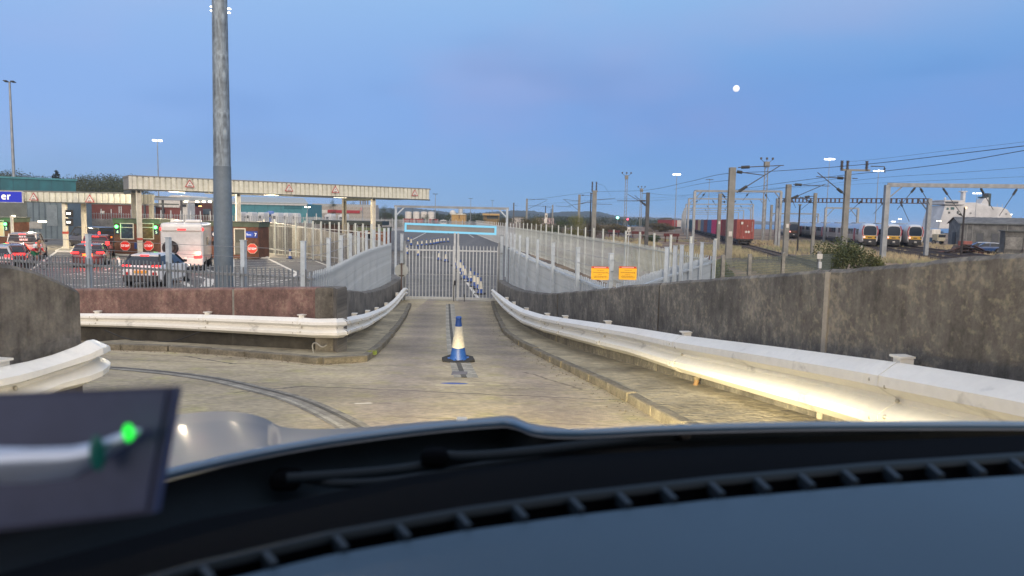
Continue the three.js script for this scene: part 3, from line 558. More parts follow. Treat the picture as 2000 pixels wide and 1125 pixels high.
{ // corner return and the long rear fence
  const g = fence([[wx(WR, 12.8) + 0.2, -12.75], FP(1305, 17.5), CORNER], { gap: 0.16, top: 2.5, rail: 2.3, post: 3.0, mat: M.paleBlue, posts: [0.36, 0.45, 0.52, 0.64, 0.78, 0.985], postW: 0.11, face: 1 }, 'pale blue palisade fence with a diagonal brace, closing the corner right of the yellow signs');
  mb().bar(at(1385, 503, 23.6), at(1290, 556, 17.2), 0.05, 0.05).build('brace', M.paleBlue, g);
  { const p = at(1383, 504, 23.4); mb().box(p.x, p.y, p.z, 0.1, 0.1, 0.06).build('brace_plate', M.rust, g); }
  fence([CORNER, FP(1250, 34.5), FP(1100, 57), FP(1006, 84)], { gap: 0.24, top: 2.5, rail: 2.34, post: 3.05, mat: M.paleRear, postMat: M.paleRear, postW: 0.1, face: 1, paleW: 0.08, wires: [2.9] }, 'long palisade fence coloured a lamplit off-white, receding on the right side of the roadway beyond the gate');
  fence([FP(1006, 84), FP(962, 110), FP(930, 150)], { gap: 0.3, top: 2.5, rail: 2.3, post: 2.9, mat: M.galvLight, postMat: M.galvLight, paleW: 0.09, face: 1 }, 'far grey palisade fence behind the height bar, beyond the right fence');
  fence([FP(930, 150), FP(835, 168), FP(735, 172), FP(600, 185)], { gap: 0.3, top: 2.7, rail: 2.4, post: 2.9, mat: M.galvLight, postMat: M.galvLight, paleW: 0.1 }, 'far grey palisade fence across the end of the roadway, below the white tanks');
}
// ---- the two gate leaves
function gateLeaf(x0, x1, n, label, stileRight) {
  const g = thing('gate_leaf', V((x0 + x1) / 2, 0, -31.1), 0, label, 'gate'); const w = x1 - x0, pg = paleGeo(2.24, 0.036);
  for (let i = 0; i < n; i++) { const m = new THREE.Mesh(pg, M.galvLight); m.name = 'pale'; m.position.set(-w / 2 + w * (i + 0.7) / (n + 0.4), 0.14, 0); m.castShadow = m.receiveShadow = true; g.add(m); }
  mb().box(0, 2.17, -0.04, w, 0.06, 0.045).build('rail', M.galvLight, g); mb().box(0, 0.16, -0.04, w, 0.1, 0.05).build('rail', M.galvLight, g); mb().box(0, 1.15, -0.04, w, 0.035, 0.03).build('rail', M.galv, g);
  const s = stileRight ? 1 : -1;
  mb().box(s * (w / 2 - 0.045), 1.5, -0.03, 0.075, 2.84, 0.06).build('stile', M.galvLight, g); mb().box(-s * (w / 2 - 0.04), 1.3, -0.03, 0.08, 2.5, 0.08).build('stile', M.galv, g);
  return g;
}
const gx = (px) => (px - 1000) / F * 31.1;
const leafL = gateLeaf(gx(787), gx(888.5), 15, 'left leaf of the closed grey palisade gate', true);
const leafR = gateLeaf(gx(891), gx(975), 12, 'right leaf of the closed grey palisade gate', false);
mb().rod(V(gx(886) - leafL.position.x, 0.75, 0.04), V(gx(886) - leafL.position.x, 0.02, 0.04), 0.014).box(gx(888) - leafL.position.x, 0.82, 0.05, 0.08, 0.2, 0.05).build('drop_bolt', M.black, leafL);
mb().rod(V(gx(907) - leafR.position.x, 0.35, 0.04), V(gx(907) - leafR.position.x, 0.02, 0.04), 0.016).build('drop_bolt', M.black, leafR);
function gatePost(px, label) { const g = thing('gate_post', V(gx(px), 0, -31.1), 0, label, 'gate post'); mb().rbox(0, 1.42, 0, 0.13, 2.84, 0.13, 0.015).build('post', M.paleBlue, g); mb().box(0, 2.85, 0, 0.17, 0.02, 0.17).build('cap', M.galv, g); for (const y of [0.5, 2.1]) mb().box(0.0, y, 0.06, 0.1, 0.07, 0.09).build('hinge', M.galv, g); }
gatePost(783.5, 'square steel gate post at the left end of the gate'); gatePost(978.5, 'square steel gate post at the right end of the gate');
{ // round sign seen from the back
  const p = at(784, 570, 29.6), g = thing('road_sign', V(p.x, 0, p.z), 0.25, 'round grey road sign seen from behind, on a brown post left of the gate', 'sign');
  const y = at(784, 528, 29.6).y; mb().rod(V(0, 0.3, 0.03), V(0, y + 0.3, 0.03), 0.03, 0.03, 10).build('post', mat([0.14, 0.1, 0.09], 0.7), g);
  mb().disc(0, y, 0, 0.27, 0.012, 'z', 32).build('disc', mat([0.40, 0.43, 0.42], 0.5), g); mb().box(0, y + 0.26, 0.03, 0.2, 0.03, 0.03).box(0, y - 0.2, 0.03, 0.2, 0.03, 0.03).build('clip', M.bark, g);
}
{ // height-restriction frame and its hanging bar
  const d = 45, A = at(773, 470, d), B = at(989.5, 470, d), yA = at(773, 403, d).y, yB = at(989, 407.5, d).y;
  const g = thing('height_gantry', V(0, 0, 0), 0, 'grey steel goalpost gantry standing over the roadway beyond the gate', 'gantry');
  mb().rod(V(A.x, 0, -d), V(A.x, yA, -d), 0.075, 0.075, 12).build('leg', M.paleBlue, g); mb().rod(V(B.x, 0, -d), V(B.x, yB, -d), 0.075, 0.075, 12).build('leg', M.paleBlue, g);
  mb().bar(V(A.x - 0.1, yA, -d), V(B.x + 0.1, yB, -d), 0.12, 0.14).build('beam', M.galv, g);
  for (const [X, y, s] of [[A.x, yA, 1], [B.x, yB, -1]]) mb().bar(V(X + s * 0.05, y - 0.5, -d), V(X + s * 0.5, y - 0.05, -d), 0.08, 0.08).build('brace', M.paleBlue, g);
  const c = at(880, 447, d), w = 179 / F * d, h = 17.5 / F * d;
  const s = thing('height_bar', c, 0, 'long grey height bar with a bright light blue frame hanging over the roadway', 'height bar'); s.rotation.z = -0.017;
  const cy = glow([0.22, 0.62, 0.86], 0.55), e = 0.125;  // frame glows a little by itself, standing in for returned headlight
  mb().rbox(0, 0, 0, w - 0.05, h - 0.05, 0.06, 0.02).build('panel', M.grey, s);
  mb().box(0, h / 2 - e / 2, 0.01, w, e, 0.1).box(0, -h / 2 + e / 2, 0.01, w, e, 0.1).box(-w / 2 + e / 2, 0, 0.01, e, h - 2 * e, 0.1).box(w / 2 - e / 2, 0, 0.01, e, h - 2 * e, 0.1).build('frame', cy, s);
  for (const k of [-0.42, -0.14, 0.14, 0.42]) mb().rod(V(k * w, h / 2, 0), V(k * w, yA - c.y - 0.12 + k * 0.05, 0), 0.008, 0.008, 5).build('chain', M.steelDark, s);
  mb().box(-0.12, -h / 2 - 0.02, 0.04, 0.1, 0.05, 0.05).box(0, -h / 2 - 0.02, 0.04, 0.05, 0.05, 0.05).box(0.12, -h / 2 - 0.02, 0.04, 0.1, 0.05, 0.05).build('clamp', M.steelDark, s);
}
// ---- yellow notices on the right fence
function notice(px, py, d, label) {
  const w = 35 / F * d, h = 26.5 / F * d, p = at(px, py, d), g = thing('warning_notice', p, -0.12, label, 'notice');
  mb().rbox(0, 0, 0, w, h, 0.012, 0.005).build('plate', mat([0.55, 0.33, 0.02], 0.5), g);
  const q = new THREE.PlaneGeometry(w * 0.985, h * 0.98); q.translate(0, 0, 0.0095);
  const m = printMat(256, 192, (c, W, H) => {
    c.fillStyle = '#f3b41e'; c.fillRect(0, 0, W, H); c.fillStyle = '#c22a22'; c.fillRect(0, 0, W, 26); c.fillStyle = '#f6d9d2'; for (let i = 0; i < 11; i++) c.fillRect(40 + i * 16, 8, 11, 9);
    c.fillStyle = '#7a5a12'; let k = px | 0; for (const [y, a, b] of [[52, 80, 176], [80, 20, 230], [90, 30, 236], [112, 96, 160], [134, 50, 210], [146, 34, 224], [160, 44, 212]]) for (let x = a; x < b;) { k = (k * 73 + 11) % 101; const l = 8 + k % 16; c.fillRect(x, y, l, 6); x += l + 5; }
  });
  mb().add(q, true).build('print', m, g); for (const [x, y] of [[-1, 1], [1, 1], [-1, -1], [1, -1]]) mb().disc(x * w * 0.46, y * h * 0.44, 0.012, 0.006, 0.006, 'z', 8).build('screw', M.bolt, g);
}
notice(1172, 533.5, 12.55, 'yellow notice with a red header on the right fence, the left one of two');
notice(1226, 533.5, 12.75, 'yellow notice with a red header on the right fence, the right one of two');

// ================================================================ CONES
const coneBlue = mat([0.016, 0.085, 0.36], 0.45, { map: U.d1 }), coneWhite = mat([0.78, 0.75, 0.62], 0.42, { map: U.d1 });
function makeCone(label, group) {
  const g = thing('traffic_cone', V(0, 0, 0), 0, label, 'traffic cone', group);
  const lat = (pts) => new THREE.LatheGeometry(pts.map((p) => new THREE.Vector2(...p)), 28);
  const s = new THREE.Shape(); for (let i = 0; i < 8; i++) { const a = Math.PI / 8 + i * Math.PI / 4, r = 0.275; s[i ? 'lineTo' : 'moveTo'](Math.cos(a) * r, Math.sin(a) * r); }
  const bg = new THREE.ExtrudeGeometry(s, { depth: 0.035, bevelEnabled: true, bevelSize: 0.012, bevelThickness: 0.012, bevelSegments: 2 }); bg.rotateX(-Math.PI / 2); bg.translate(0, 0.013, 0);
  mb().add(bg).build('base', M.rubber, g);
  mb().add(lat([[0.15, 0.058], [0.142, 0.09], [0.132, 0.11], [0.107, 0.252]])).build('lower_body', coneBlue, g);
  mb().add(lat([[0.1085, 0.25], [0.1095, 0.257], [0.062, 0.61], [0.058, 0.612]])).build('reflective_sleeve', coneWhite, g);
  mb().add(lat([[0.058, 0.605], [0.05, 0.68], [0.043, 0.735], [0.05, 0.74], [0.052, 0.755], [0.04, 0.775], [0.028, 0.778], [0, 0.779]])).build('top', coneBlue, g);
  for (let i = 0; i < 6; i++) { const a = i / 6 * Math.PI * 2; mb().rbox(Math.cos(a) * 0.155, 0.066, Math.sin(a) * 0.155, 0.05, 0.02, 0.05, 0.006, -a).build('foot_lug', coneBlue, g); }
  return g;
}
const cone0 = makeCone('blue and white traffic cone standing alone on the ramp in front of the gate');
{ const p = roadHit(895, 706); cone0.position.set(p.x, p.y, p.z); cone0.rotation.x = 0.07; cone0.rotation.y = 0.2; }
const coneList = [
  [938, 574.5, 'blue and white cone standing right behind the right gate leaf, nearest of the slanting line'], [932.5, 564.5, 'blue and white cone beyond the gate, second nearest of the slanting line'], [926, 560, 'blue and white cone beyond the gate, third nearest of the slanting line'], [918, 551, 'blue and white cone beyond the gate, fourth nearest of the slanting line'],
  [908.5, 545.5, 'blue and white cone beyond the gate, fifth nearest of the slanting line'], [904, 537.5, 'blue and white cone beyond the gate, sixth nearest of the slanting line'], [899, 530.5, 'blue and white cone beyond the gate, seventh nearest of the slanting line'], [894, 525.5, 'blue and white cone beyond the gate, eighth nearest of the slanting line'],
  [888, 519, 'blue and white cone directly behind the tall middle stiles of the gate'], [871, 511.5, 'blue and white cone left of the gate stiles, behind the left leaf'], [857.5, 508.5, 'blue and white cone behind the left leaf, beside the white mark on the road'], [817, 500, 'blue and white cone alone behind the middle of the left gate leaf'], [794.5, 496.5, 'blue and white cone close behind the left gate post'],
  [792, 486, 'blue and white cone behind the left gate post, above the nearer one'], [797.5, 471.5, 'farthest left cone of the distant row, under the left end of the blue bar'], [803, 480, 'tall looking cone in the distant row under the left end of the blue bar'],
  [815.5, 481.5, 'cone in the distant row, third from its left end'], [824, 480, 'cone in the distant row, fourth from its left end'], [833, 479, 'cone in the distant row, fifth from its left end'], [841, 478, 'cone in the distant row, sixth from its left end'], [847.5, 477, 'cone in the distant row, seventh from its left end'], [852.5, 476, 'cone in the distant row, eighth from its left end'], [856, 475, 'cone in the distant row, ninth from its left end'], [861.5, 474, 'cone in the distant row, third from its right end'], [867.5, 473.5, 'cone in the distant row, second from its right end'], [875, 473, 'cone at the right end of the distant row'],
  [566.5, 506, 'blue and white cone alone on the asphalt right of kiosk seven'],
];
for (const [px, py, l] of coneList) { const p = gnd(px, py, 0.004), c = dup(cone0, p, rr(0, 6), l); c.rotation.x = 0; if (l.startsWith('tall')) c.scale.set(1, 1.35, 1); c.userData.group = 'cones on the roadway beyond the gate'; }
delete cone0.userData.group;
{ // painted lines on the roadway beyond the gate
  const L = (a, b, w) => { const p = gnd(...a), q = gnd(...b); return strip([p, q], w, () => 0.004, 0.004); };
  mb().add(L([893, 524], [940, 592], 0.14), true).build('road_line', M.line, plaza); mb().add(L([806, 468], [832, 454.5], 0.2), true).build('road_line', M.line, plaza); mb().add(L([827, 502.5], [846, 504], 0.25), true).build('road_line', M.line, plaza); mb().add(L([916, 458], [925, 464], 0.2), true).build('road_line', M.line, plaza);
}
{ // weeds and moss along the kerbs
  const p = roadHit(727, 692, 0.06), g = thing('weed', p, 0, 'small bright green weed growing at the left kerb corner', 'weed'); seed = 61; const q = [];
  for (let i = 0; i < 34; i++) { const a = rr(0, 6.28), l = rr(0.04, 0.1), w = rr(0.006, 0.012), x = rr(-0.08, 0.08), z = rr(-0.05, 0.05), bx = Math.cos(a) * l * 0.6, bz = Math.sin(a) * l * 0.6; q.push(x - w, 0, z, x + w, 0, z, x + bx, l, z + bz); }
  const e = new THREE.BufferGeometry(); e.setAttribute('position', new THREE.Float32BufferAttribute(q, 3)); e.computeVertexNormals(); mb().add(e).build('leaves', mat([0.11, 0.15, 0.025], 0.7, { map: null }), g);
  seed = 62; const P = [], C = []; // leaf litter and grit in the gutters
  for (const [K, o] of [[KR, 0.12], [KL, -0.12]]) for (let i = 0; i < K.length - 1; i++) for (let j = 0; j < 26; j++) { const t = rnd(), x = lerp(K[i].x, K[i + 1].x, t) - o * rr(0.4, 3.2) * (o > 0 ? 1 : -0.2), z = lerp(K[i].z, K[i + 1].z, t) + (o < 0 ? rr(0.1, 0.4) : 0), s = rr(0.006, 0.022), y = onRoad(x, z) + 0.008, a = rr(0, 6.28); for (const k of [0, 2.1, 4.2]) P.push(x + Math.cos(a + k) * s, y + (k ? 0 : 0.008), z + Math.sin(a + k) * s); }
  const l = new THREE.BufferGeometry(); l.setAttribute('position', new THREE.Float32BufferAttribute(P, 3)); l.computeVertexNormals();
  tag(mb().add(l).build('gutter_litter', mat([0.2, 0.16, 0.09], 0.9, { map: U.g1 }), scene), 'leaf litter and grit lying along the kerbs', 'litter', null, 'stuff');
}

// ================================================================ CHECK-IN CANOPIES AND KIOSKS
const glowWarm = glow([1, 0.86, 0.6], 6), glowWhite = glow([1, 0.96, 0.86], 5);
function ribbed(w, h, pitch, depth) {    // profiled cladding, in the local x-y plane facing +z
  const rows = [[], []], n = Math.round(w / pitch);
  for (let i = 0; i <= n; i++) for (const [k, z] of [[0, 0], [0.16, 0], [0.24, depth], [0.92, depth]]) { const x = -w / 2 + Math.min(w, (i + k) * w / n); if (i === n && k) continue; rows[0].push(V(x, -h / 2, z)); rows[1].push(V(x, h / 2, z)); }
  return toCreasedNormals(gridGeo(rows, (q) => [q.x, q.y]), 0.2);
}
function triangleSign(px, py, d, size, label, turn) {
  const p = at(px, py, d - 0.22), g = thing('warning_sign', p, turn, label, 'warning sign', null);
  const tri = (r) => { const s = new THREE.Shape(); const k = r * 0.866; s.moveTo(-k + 0.04, -r / 2); s.lineTo(k - 0.04, -r / 2); s.quadraticCurveTo(k, -r / 2, k - 0.02, -r / 2 + 0.05); s.lineTo(0.03, r - 0.05); s.quadraticCurveTo(0, r, -0.03, r - 0.05); s.lineTo(-k + 0.02, -r / 2 + 0.05); s.quadraticCurveTo(-k, -r / 2, -k + 0.04, -r / 2); return s; };
  const a = new THREE.ExtrudeGeometry(tri(size), { depth: 0.03, bevelEnabled: false }); mb().add(a).build('border', mat([0.50, 0.05, 0.05], 0.5), g);
  const b = new THREE.ExtrudeGeometry(tri(size * 0.74), { depth: 0.04, bevelEnabled: false }); mb().add(b).build('face', mat([0.74, 0.72, 0.68], 0.5), g);
  const c = mb(), s = size; for (const y of [0.2, -0.28]) { const k = y > 0 ? -1 : 1, t = new THREE.Shape([[-0.13 * s, y * s - k * 0.06 * s], [0.13 * s, y * s - k * 0.06 * s], [0, y * s + k * 0.12 * s]].map((q) => new THREE.Vector2(...q))); if (y > 0) { const e = new THREE.ExtrudeGeometry(t, { depth: 0.046, bevelEnabled: false }); c.add(e); } }
  for (const x of [-0.24, -0.08, 0.08, 0.24]) c.box(x * s, -0.22 * s, 0.023, 0.1 * s, 0.15 * s, 0.048);
  c.build('symbol', M.black, g); return g;
}
const CA = { x: -29.2, z: -57 }, CT = Math.atan2(15, 21), CL = 25.8;
const canopyAt = (lx, y, lz) => V(CA.x + Math.cos(CT) * lx + Math.sin(CT) * lz, y, CA.z - Math.sin(CT) * lx + Math.cos(CT) * lz);
{
  const yb = at(258, 371, 57).y, yt = at(258, 342.5, 57).y, h = yt - yb, ym = (yb + yt) / 2;
  const g = thing('canopy', V(CA.x, 0, CA.z), CT, 'tall cream corrugated canopy over the kiosks, standing behind the big pole', 'canopy');
  const D = 7.4, slope = (at(835, 387, 72).y - yb);
  const fr = mb(), c = ribbed(CL, h - 0.16, 0.4, 0.09); c.translate(CL / 2, ym, 0.05); fr.add(c); fr.build('cladding', M.cream, g);
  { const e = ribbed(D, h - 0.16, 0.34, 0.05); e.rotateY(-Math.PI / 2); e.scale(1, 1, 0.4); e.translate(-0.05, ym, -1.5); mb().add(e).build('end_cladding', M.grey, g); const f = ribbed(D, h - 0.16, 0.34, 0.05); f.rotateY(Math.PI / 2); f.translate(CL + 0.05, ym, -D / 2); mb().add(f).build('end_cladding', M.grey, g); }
  mb().box(-0.04, ym, 0.02, 0.2, h - 0.14, 0.3).build('corner_trim', M.cream, g); mb().box(CL / 2, yt - 0.06, 0.03, CL + 0.24, 0.15, 0.2).box(-0.03, yt - 0.06, -1.5, 0.2, 0.15, 2.9).box(CL + 0.03, yt - 0.06, -D / 2, 0.2, 0.15, D).build('top_flashing', M.steelMast, g);
  mb().box(CL / 2, yb + 0.02, 0.03, CL + 0.2, 0.1, 0.18).build('bottom_flashing', M.greyDark, g);
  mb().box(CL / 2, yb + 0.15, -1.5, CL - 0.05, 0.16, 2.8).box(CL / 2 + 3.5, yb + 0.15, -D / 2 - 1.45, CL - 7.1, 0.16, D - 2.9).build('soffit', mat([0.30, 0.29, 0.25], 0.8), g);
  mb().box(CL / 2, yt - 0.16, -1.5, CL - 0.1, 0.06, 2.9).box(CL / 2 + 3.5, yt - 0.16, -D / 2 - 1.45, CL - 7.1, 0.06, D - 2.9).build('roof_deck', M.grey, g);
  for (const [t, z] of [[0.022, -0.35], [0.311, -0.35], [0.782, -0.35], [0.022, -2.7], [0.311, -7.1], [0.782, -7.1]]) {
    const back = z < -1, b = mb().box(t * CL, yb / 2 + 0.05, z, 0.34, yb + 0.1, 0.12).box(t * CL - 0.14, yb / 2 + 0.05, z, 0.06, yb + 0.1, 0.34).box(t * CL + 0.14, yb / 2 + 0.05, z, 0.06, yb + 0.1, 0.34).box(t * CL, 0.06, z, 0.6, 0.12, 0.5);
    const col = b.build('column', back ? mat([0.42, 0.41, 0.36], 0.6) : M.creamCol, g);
    if (!back) mb().box(t * CL, 1.35, z, 0.37, 0.16, 0.37).build('red_band', mat([0.5, 0.08, 0.05], 0.5), col);
    mb().box(t * CL, yb - 0.05, z > -1 ? -3.6 : -3.6, 0.2, 0.28, z > -1 ? 6.9 : 0.1).build('beam', M.greyDark, g);
  }
  for (const [t, z] of [[0.15, -3], [0.45, -3], [0.7, -3]]) { const e = mb().box(t * CL, yb + 0.045, z, 1.2, 0.05, 0.22).build('lamp', glowWarm, g); }
  const dOf = (px) => { const t = (29.2 + (px - 1000) / F * 57) / (21 - (px - 1000) / F * 15); return 57 + 15 * t - 0.15; };
  triangleSign(370.5, 360.5, dOf(370.5), 0.42, 'red and white warning triangle on the tall canopy, just left of the big pole', CT);
  triangleSign(564.5, 369, dOf(564.5), 0.42, 'red and white warning triangle on the tall canopy, first one right of the big pole', CT);
  triangleSign(655, 372, dOf(655), 0.42, 'red and white warning triangle on the tall canopy, second one right of the big pole', CT);
  triangleSign(810, 378.5, dOf(810), 0.40, 'red and white warning triangle at the right end of the tall canopy', CT);
}
for (const [t, z, k] of [[0.15, -3, 330], [0.45, -3, 300]]) { const p = canopyAt(t * CL, 4.85, z), l = new THREE.PointLight(lin(1, 0.82, 0.55), k, 0, 2); l.position.copy(p); l.castShadow = true; l.shadow.radius = 10; scene.add(l); }
{ // lower canopy on the left
  const d = 64, a = at(-120, 372, d), b = at(268, 379, d), yb = at(150, 397, d).y, yt = at(150, 375, d).y, w = b.x - a.x, h = yt - yb, xm = (a.x + b.x) / 2, D = 8;
  const g = thing('canopy', V(xm, 0, -d), 0, 'low cream corrugated canopy at the far left, joining the tall canopy', 'canopy');
  const c = ribbed(w, h - 0.12, 0.5, 0.1); c.translate(0, (yb + yt) / 2, 0); mb().add(c).build('cladding', M.cream, g);
  mb().box(0, yt - 0.03, 0, w + 0.1, 0.12, 0.2).build('top_flashing', M.steelMast, g); mb().box(0, yb + 0.03, 0.02, w + 0.1, 0.09, 0.16).build('bottom_flashing', M.greyDark, g);
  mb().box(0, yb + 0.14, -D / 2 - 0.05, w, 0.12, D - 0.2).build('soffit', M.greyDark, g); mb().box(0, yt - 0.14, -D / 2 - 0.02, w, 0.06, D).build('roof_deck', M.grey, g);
  { const e = ribbed(1.3, h - 0.12, 0.3, 0.05); e.translate(w / 2 + 0.65, (yb + yt) / 2 - 0.02, -0.3); mb().add(e).build('link_cladding', mat([0.11, 0.115, 0.11], 0.7), g); }  // shade under the canopy put into this dark cladding colour
  const lx = (px) => at(px, 400, d).x - xm;
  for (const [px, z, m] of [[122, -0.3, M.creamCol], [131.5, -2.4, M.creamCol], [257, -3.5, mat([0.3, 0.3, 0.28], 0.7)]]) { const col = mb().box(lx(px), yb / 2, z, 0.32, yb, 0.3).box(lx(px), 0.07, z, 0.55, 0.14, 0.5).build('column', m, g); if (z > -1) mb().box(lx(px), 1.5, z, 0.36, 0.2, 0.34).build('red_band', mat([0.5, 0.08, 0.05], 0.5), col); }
  mb().box(lx(60), yb + 0.06, -3.4, 1.4, 0.05, 0.2).build('lamp', glowWarm, g);
  triangleSign(66, 386, d - 0.16, 0.46, 'red and white warning triangle on the low canopy, beside the blue sign', 0);
  triangleSign(175.5, 390, d - 0.16, 0.46, 'red and white warning triangle on the low canopy, between its column and the tall canopy', 0);
  const p = at(18, 384.5, d - 0.35), s = thing('sign_box', p, 0, 'blue illuminated box sign with white letters on the low canopy', 'sign');
  const sw = 54 / F * d * 1.0, sh = 22.5 / F * d;
  mb().rbox(0, 0, 0, sw, sh, 0.2, 0.02).build('case', mat([0.5, 0.52, 0.55], 0.5), s);
  const q = new THREE.PlaneGeometry(sw - 0.1, sh - 0.12); q.translate(0, 0, 0.105);
  mb().add(q, true).build('lit_face', printMat(256, 108, (c, W, H) => { const gr = c.createLinearGradient(0, 0, W, 0); c.fillStyle = '#0a1f9a'; c.fillRect(0, 0, W, H); c.fillStyle = '#fff6d8'; c.font = 'bold 92px sans-serif'; c.textAlign = 'right'; c.fillText('er', 150, 82); }, 0.4, 0.55), s);
}
{ const l = new THREE.PointLight(lin(1, 0.8, 0.5), 180, 0, 2); l.position.copy(at(60, 408, 67.2)); l.castShadow = true; l.shadow.radius = 10; scene.add(l); }
const blueSign = mat([0.015, 0.05, 0.22], 0.5);
function stopSign(px, py, d, r, turn, label) {
  const g = thing('stop_sign', at(px, py, d), turn, label, 'stop sign');
  const oct = (R) => { const s = new THREE.Shape(); for (let i = 0; i < 8; i++) { const a = Math.PI / 8 + i * Math.PI / 4; s[i ? 'lineTo' : 'moveTo'](Math.cos(a) * R, Math.sin(a) * R); } return s; };
  mb().add(new THREE.ExtrudeGeometry(oct(r), { depth: 0.03, bevelEnabled: false })).build('plate', mat([0.72, 0.62, 0.5], 0.5), g);
  const f = new THREE.ShapeGeometry(oct(r * 0.91)), u = f.attributes.uv; for (let i = 0; i < u.count; i++) u.setXY(i, u.getX(i) / (2 * r) + 0.5, u.getY(i) / (2 * r) + 0.5); f.translate(0, 0, 0.034);
  mb().add(f, true).build('face', printMat(128, 128, (c, W, H) => { c.fillStyle = '#e0271a'; c.fillRect(0, 0, W, H); c.fillStyle = '#fff'; c.font = 'bold 40px sans-serif'; c.textAlign = 'center'; c.fillText('STOP', W / 2, 78); }, 0.4, 0.12), g);
}
function numberMat(t) { return printMat(64, 64, (c, W, H) => { c.fillStyle = '#12203a'; c.fillRect(0, 0, W, H); c.fillStyle = '#f4f4f0'; c.font = 'bold 54px sans-serif'; c.textAlign = 'center'; c.fillText(t, W / 2, 52); }); }
function kiosk(px0, px1, yTop, d, turn, depth, label) {
  const a = at(px0, yTop, d), b = at(px1, yTop, d), w = b.x - a.x, h = (a.y + b.y) / 2, cx = (a.x + b.x) / 2;
  const g = thing('ticket_kiosk', V(cx, 0, -d), turn, label, 'kiosk');
  mb().box(0, (h - 0.45) / 2 + 0.06, -depth / 2, w - 0.06, h - 0.45, depth).build('brick_wall', M.brick, g);
  mb().box(0, h - 0.22, -depth / 2, w + 0.06, 0.36, depth + 0.1).build('fascia', M.greenFascia, g); mb().box(0, h - 0.015, -depth / 2, w + 0.2, 0.06, depth + 0.24).build('roof', M.greyDark, g);
  const c = Math.cos(turn), s = Math.sin(turn);
  const L = (px, py, z = 0.03) => { const r = ray(px, py), n = V(s, 0, c), o = V(cx, 0, -d).addScaledVector(n, z), t = o.clone().sub(V(0, EYE, 0)).dot(n) / r.dot(n), p = r.multiplyScalar(t).add(V(0, EYE, 0)); g.updateMatrixWorld(true); return g.worldToLocal(p); };
  g.userData.L = undefined; delete g.userData.L;
  return { g, L, w, h };
}
function kioskWindow(K, x0, y0, x1, y1, glassM) {
  const a = K.L(x0, y1), b = K.L(x1, y0), w = b.x - a.x, h = b.y - a.y, x = (a.x + b.x) / 2, y = (a.y + b.y) / 2, t = 0.06;
  const f = mb().box(x, b.y - t / 2, 0.03, w, t, 0.08).box(x, a.y + t / 2, 0.03, w, t, 0.08).box(a.x + t / 2, y, 0.03, t, h - 2 * t, 0.08).box(b.x - t / 2, y, 0.03, t, h - 2 * t, 0.08).box(x, b.y - h * 0.27, 0.02, w - 2 * t, 0.045, 0.05).build('window', M.creamCol, K.g);
  mb().box(x, y, 0.004, w - 2 * t, h - 2 * t, 0.012).build('pane', glassM, f);
}
function signalLamp(K, px, py) {
  const p = K.L(px, py); const b = mb().rbox(p.x, p.y, 0.1, 0.34, 0.36, 0.16, 0.03).build('signal', M.black, K.g);
  mb().disc(p.x, p.y, 0.19, 0.13, 0.05, 'z', 20).build('lens', glow([0.12, 1, 0.2], 5), b);
  const q = K.g.localToWorld(V(p.x, p.y, 0.42)), l = new THREE.PointLight(lin(0.12, 1, 0.18), 1.3, 0, 2); l.position.copy(q); l.shadow.radius = 6; scene.add(l);
}
function numberPlate(K, px, py, t, s = 0.36) { const p = K.L(px, py), q = new THREE.PlaneGeometry(s, s); q.translate(p.x, p.y, 0.034); mb().add(q, true).build('number', numberMat(t), K.g); }
const litGlass = mat([0.22, 0.15, 0.07], 0.15, { map: U.g1 }), blueGlass = mat([0.05, 0.075, 0.11], 0.08, { map: U.g1 });
const K4 = kiosk(222, 311, 427, 58.6, 0.04, 2.4, 'brown brick kiosk with two windows and two green signals under the tall canopy');
kioskWindow(K4, 235.5, 436, 261, 467, blueGlass); kioskWindow(K4, 277, 436, 300, 467, litGlass);
signalLamp(K4, 229.5, 442.5); signalLamp(K4, 305.5, 444); numberPlate(K4, 229.3, 452.5, '4'); numberPlate(K4, 305.3, 453.5, '5');
{ const p = K4.L(267.5, 480); mb().rbox(p.x, p.y, 0.02, 0.42, 0.5, 0.03, 0.01).build('blue_panel', blueSign, K4.g); }
stopSign(244.8, 480, 58.52, 0.42, 0.04, 'red octagonal stop sign on the kiosk with two green signals, under its left window');
stopSign(290.3, 480, 58.5, 0.42, 0.04, 'red octagonal stop sign on the kiosk with two green signals, under its right window');
const K6 = kiosk(398, 505, 432.5, 57, 0.02, 2.6, 'brown brick kiosk with an open white framed door behind the big pole');
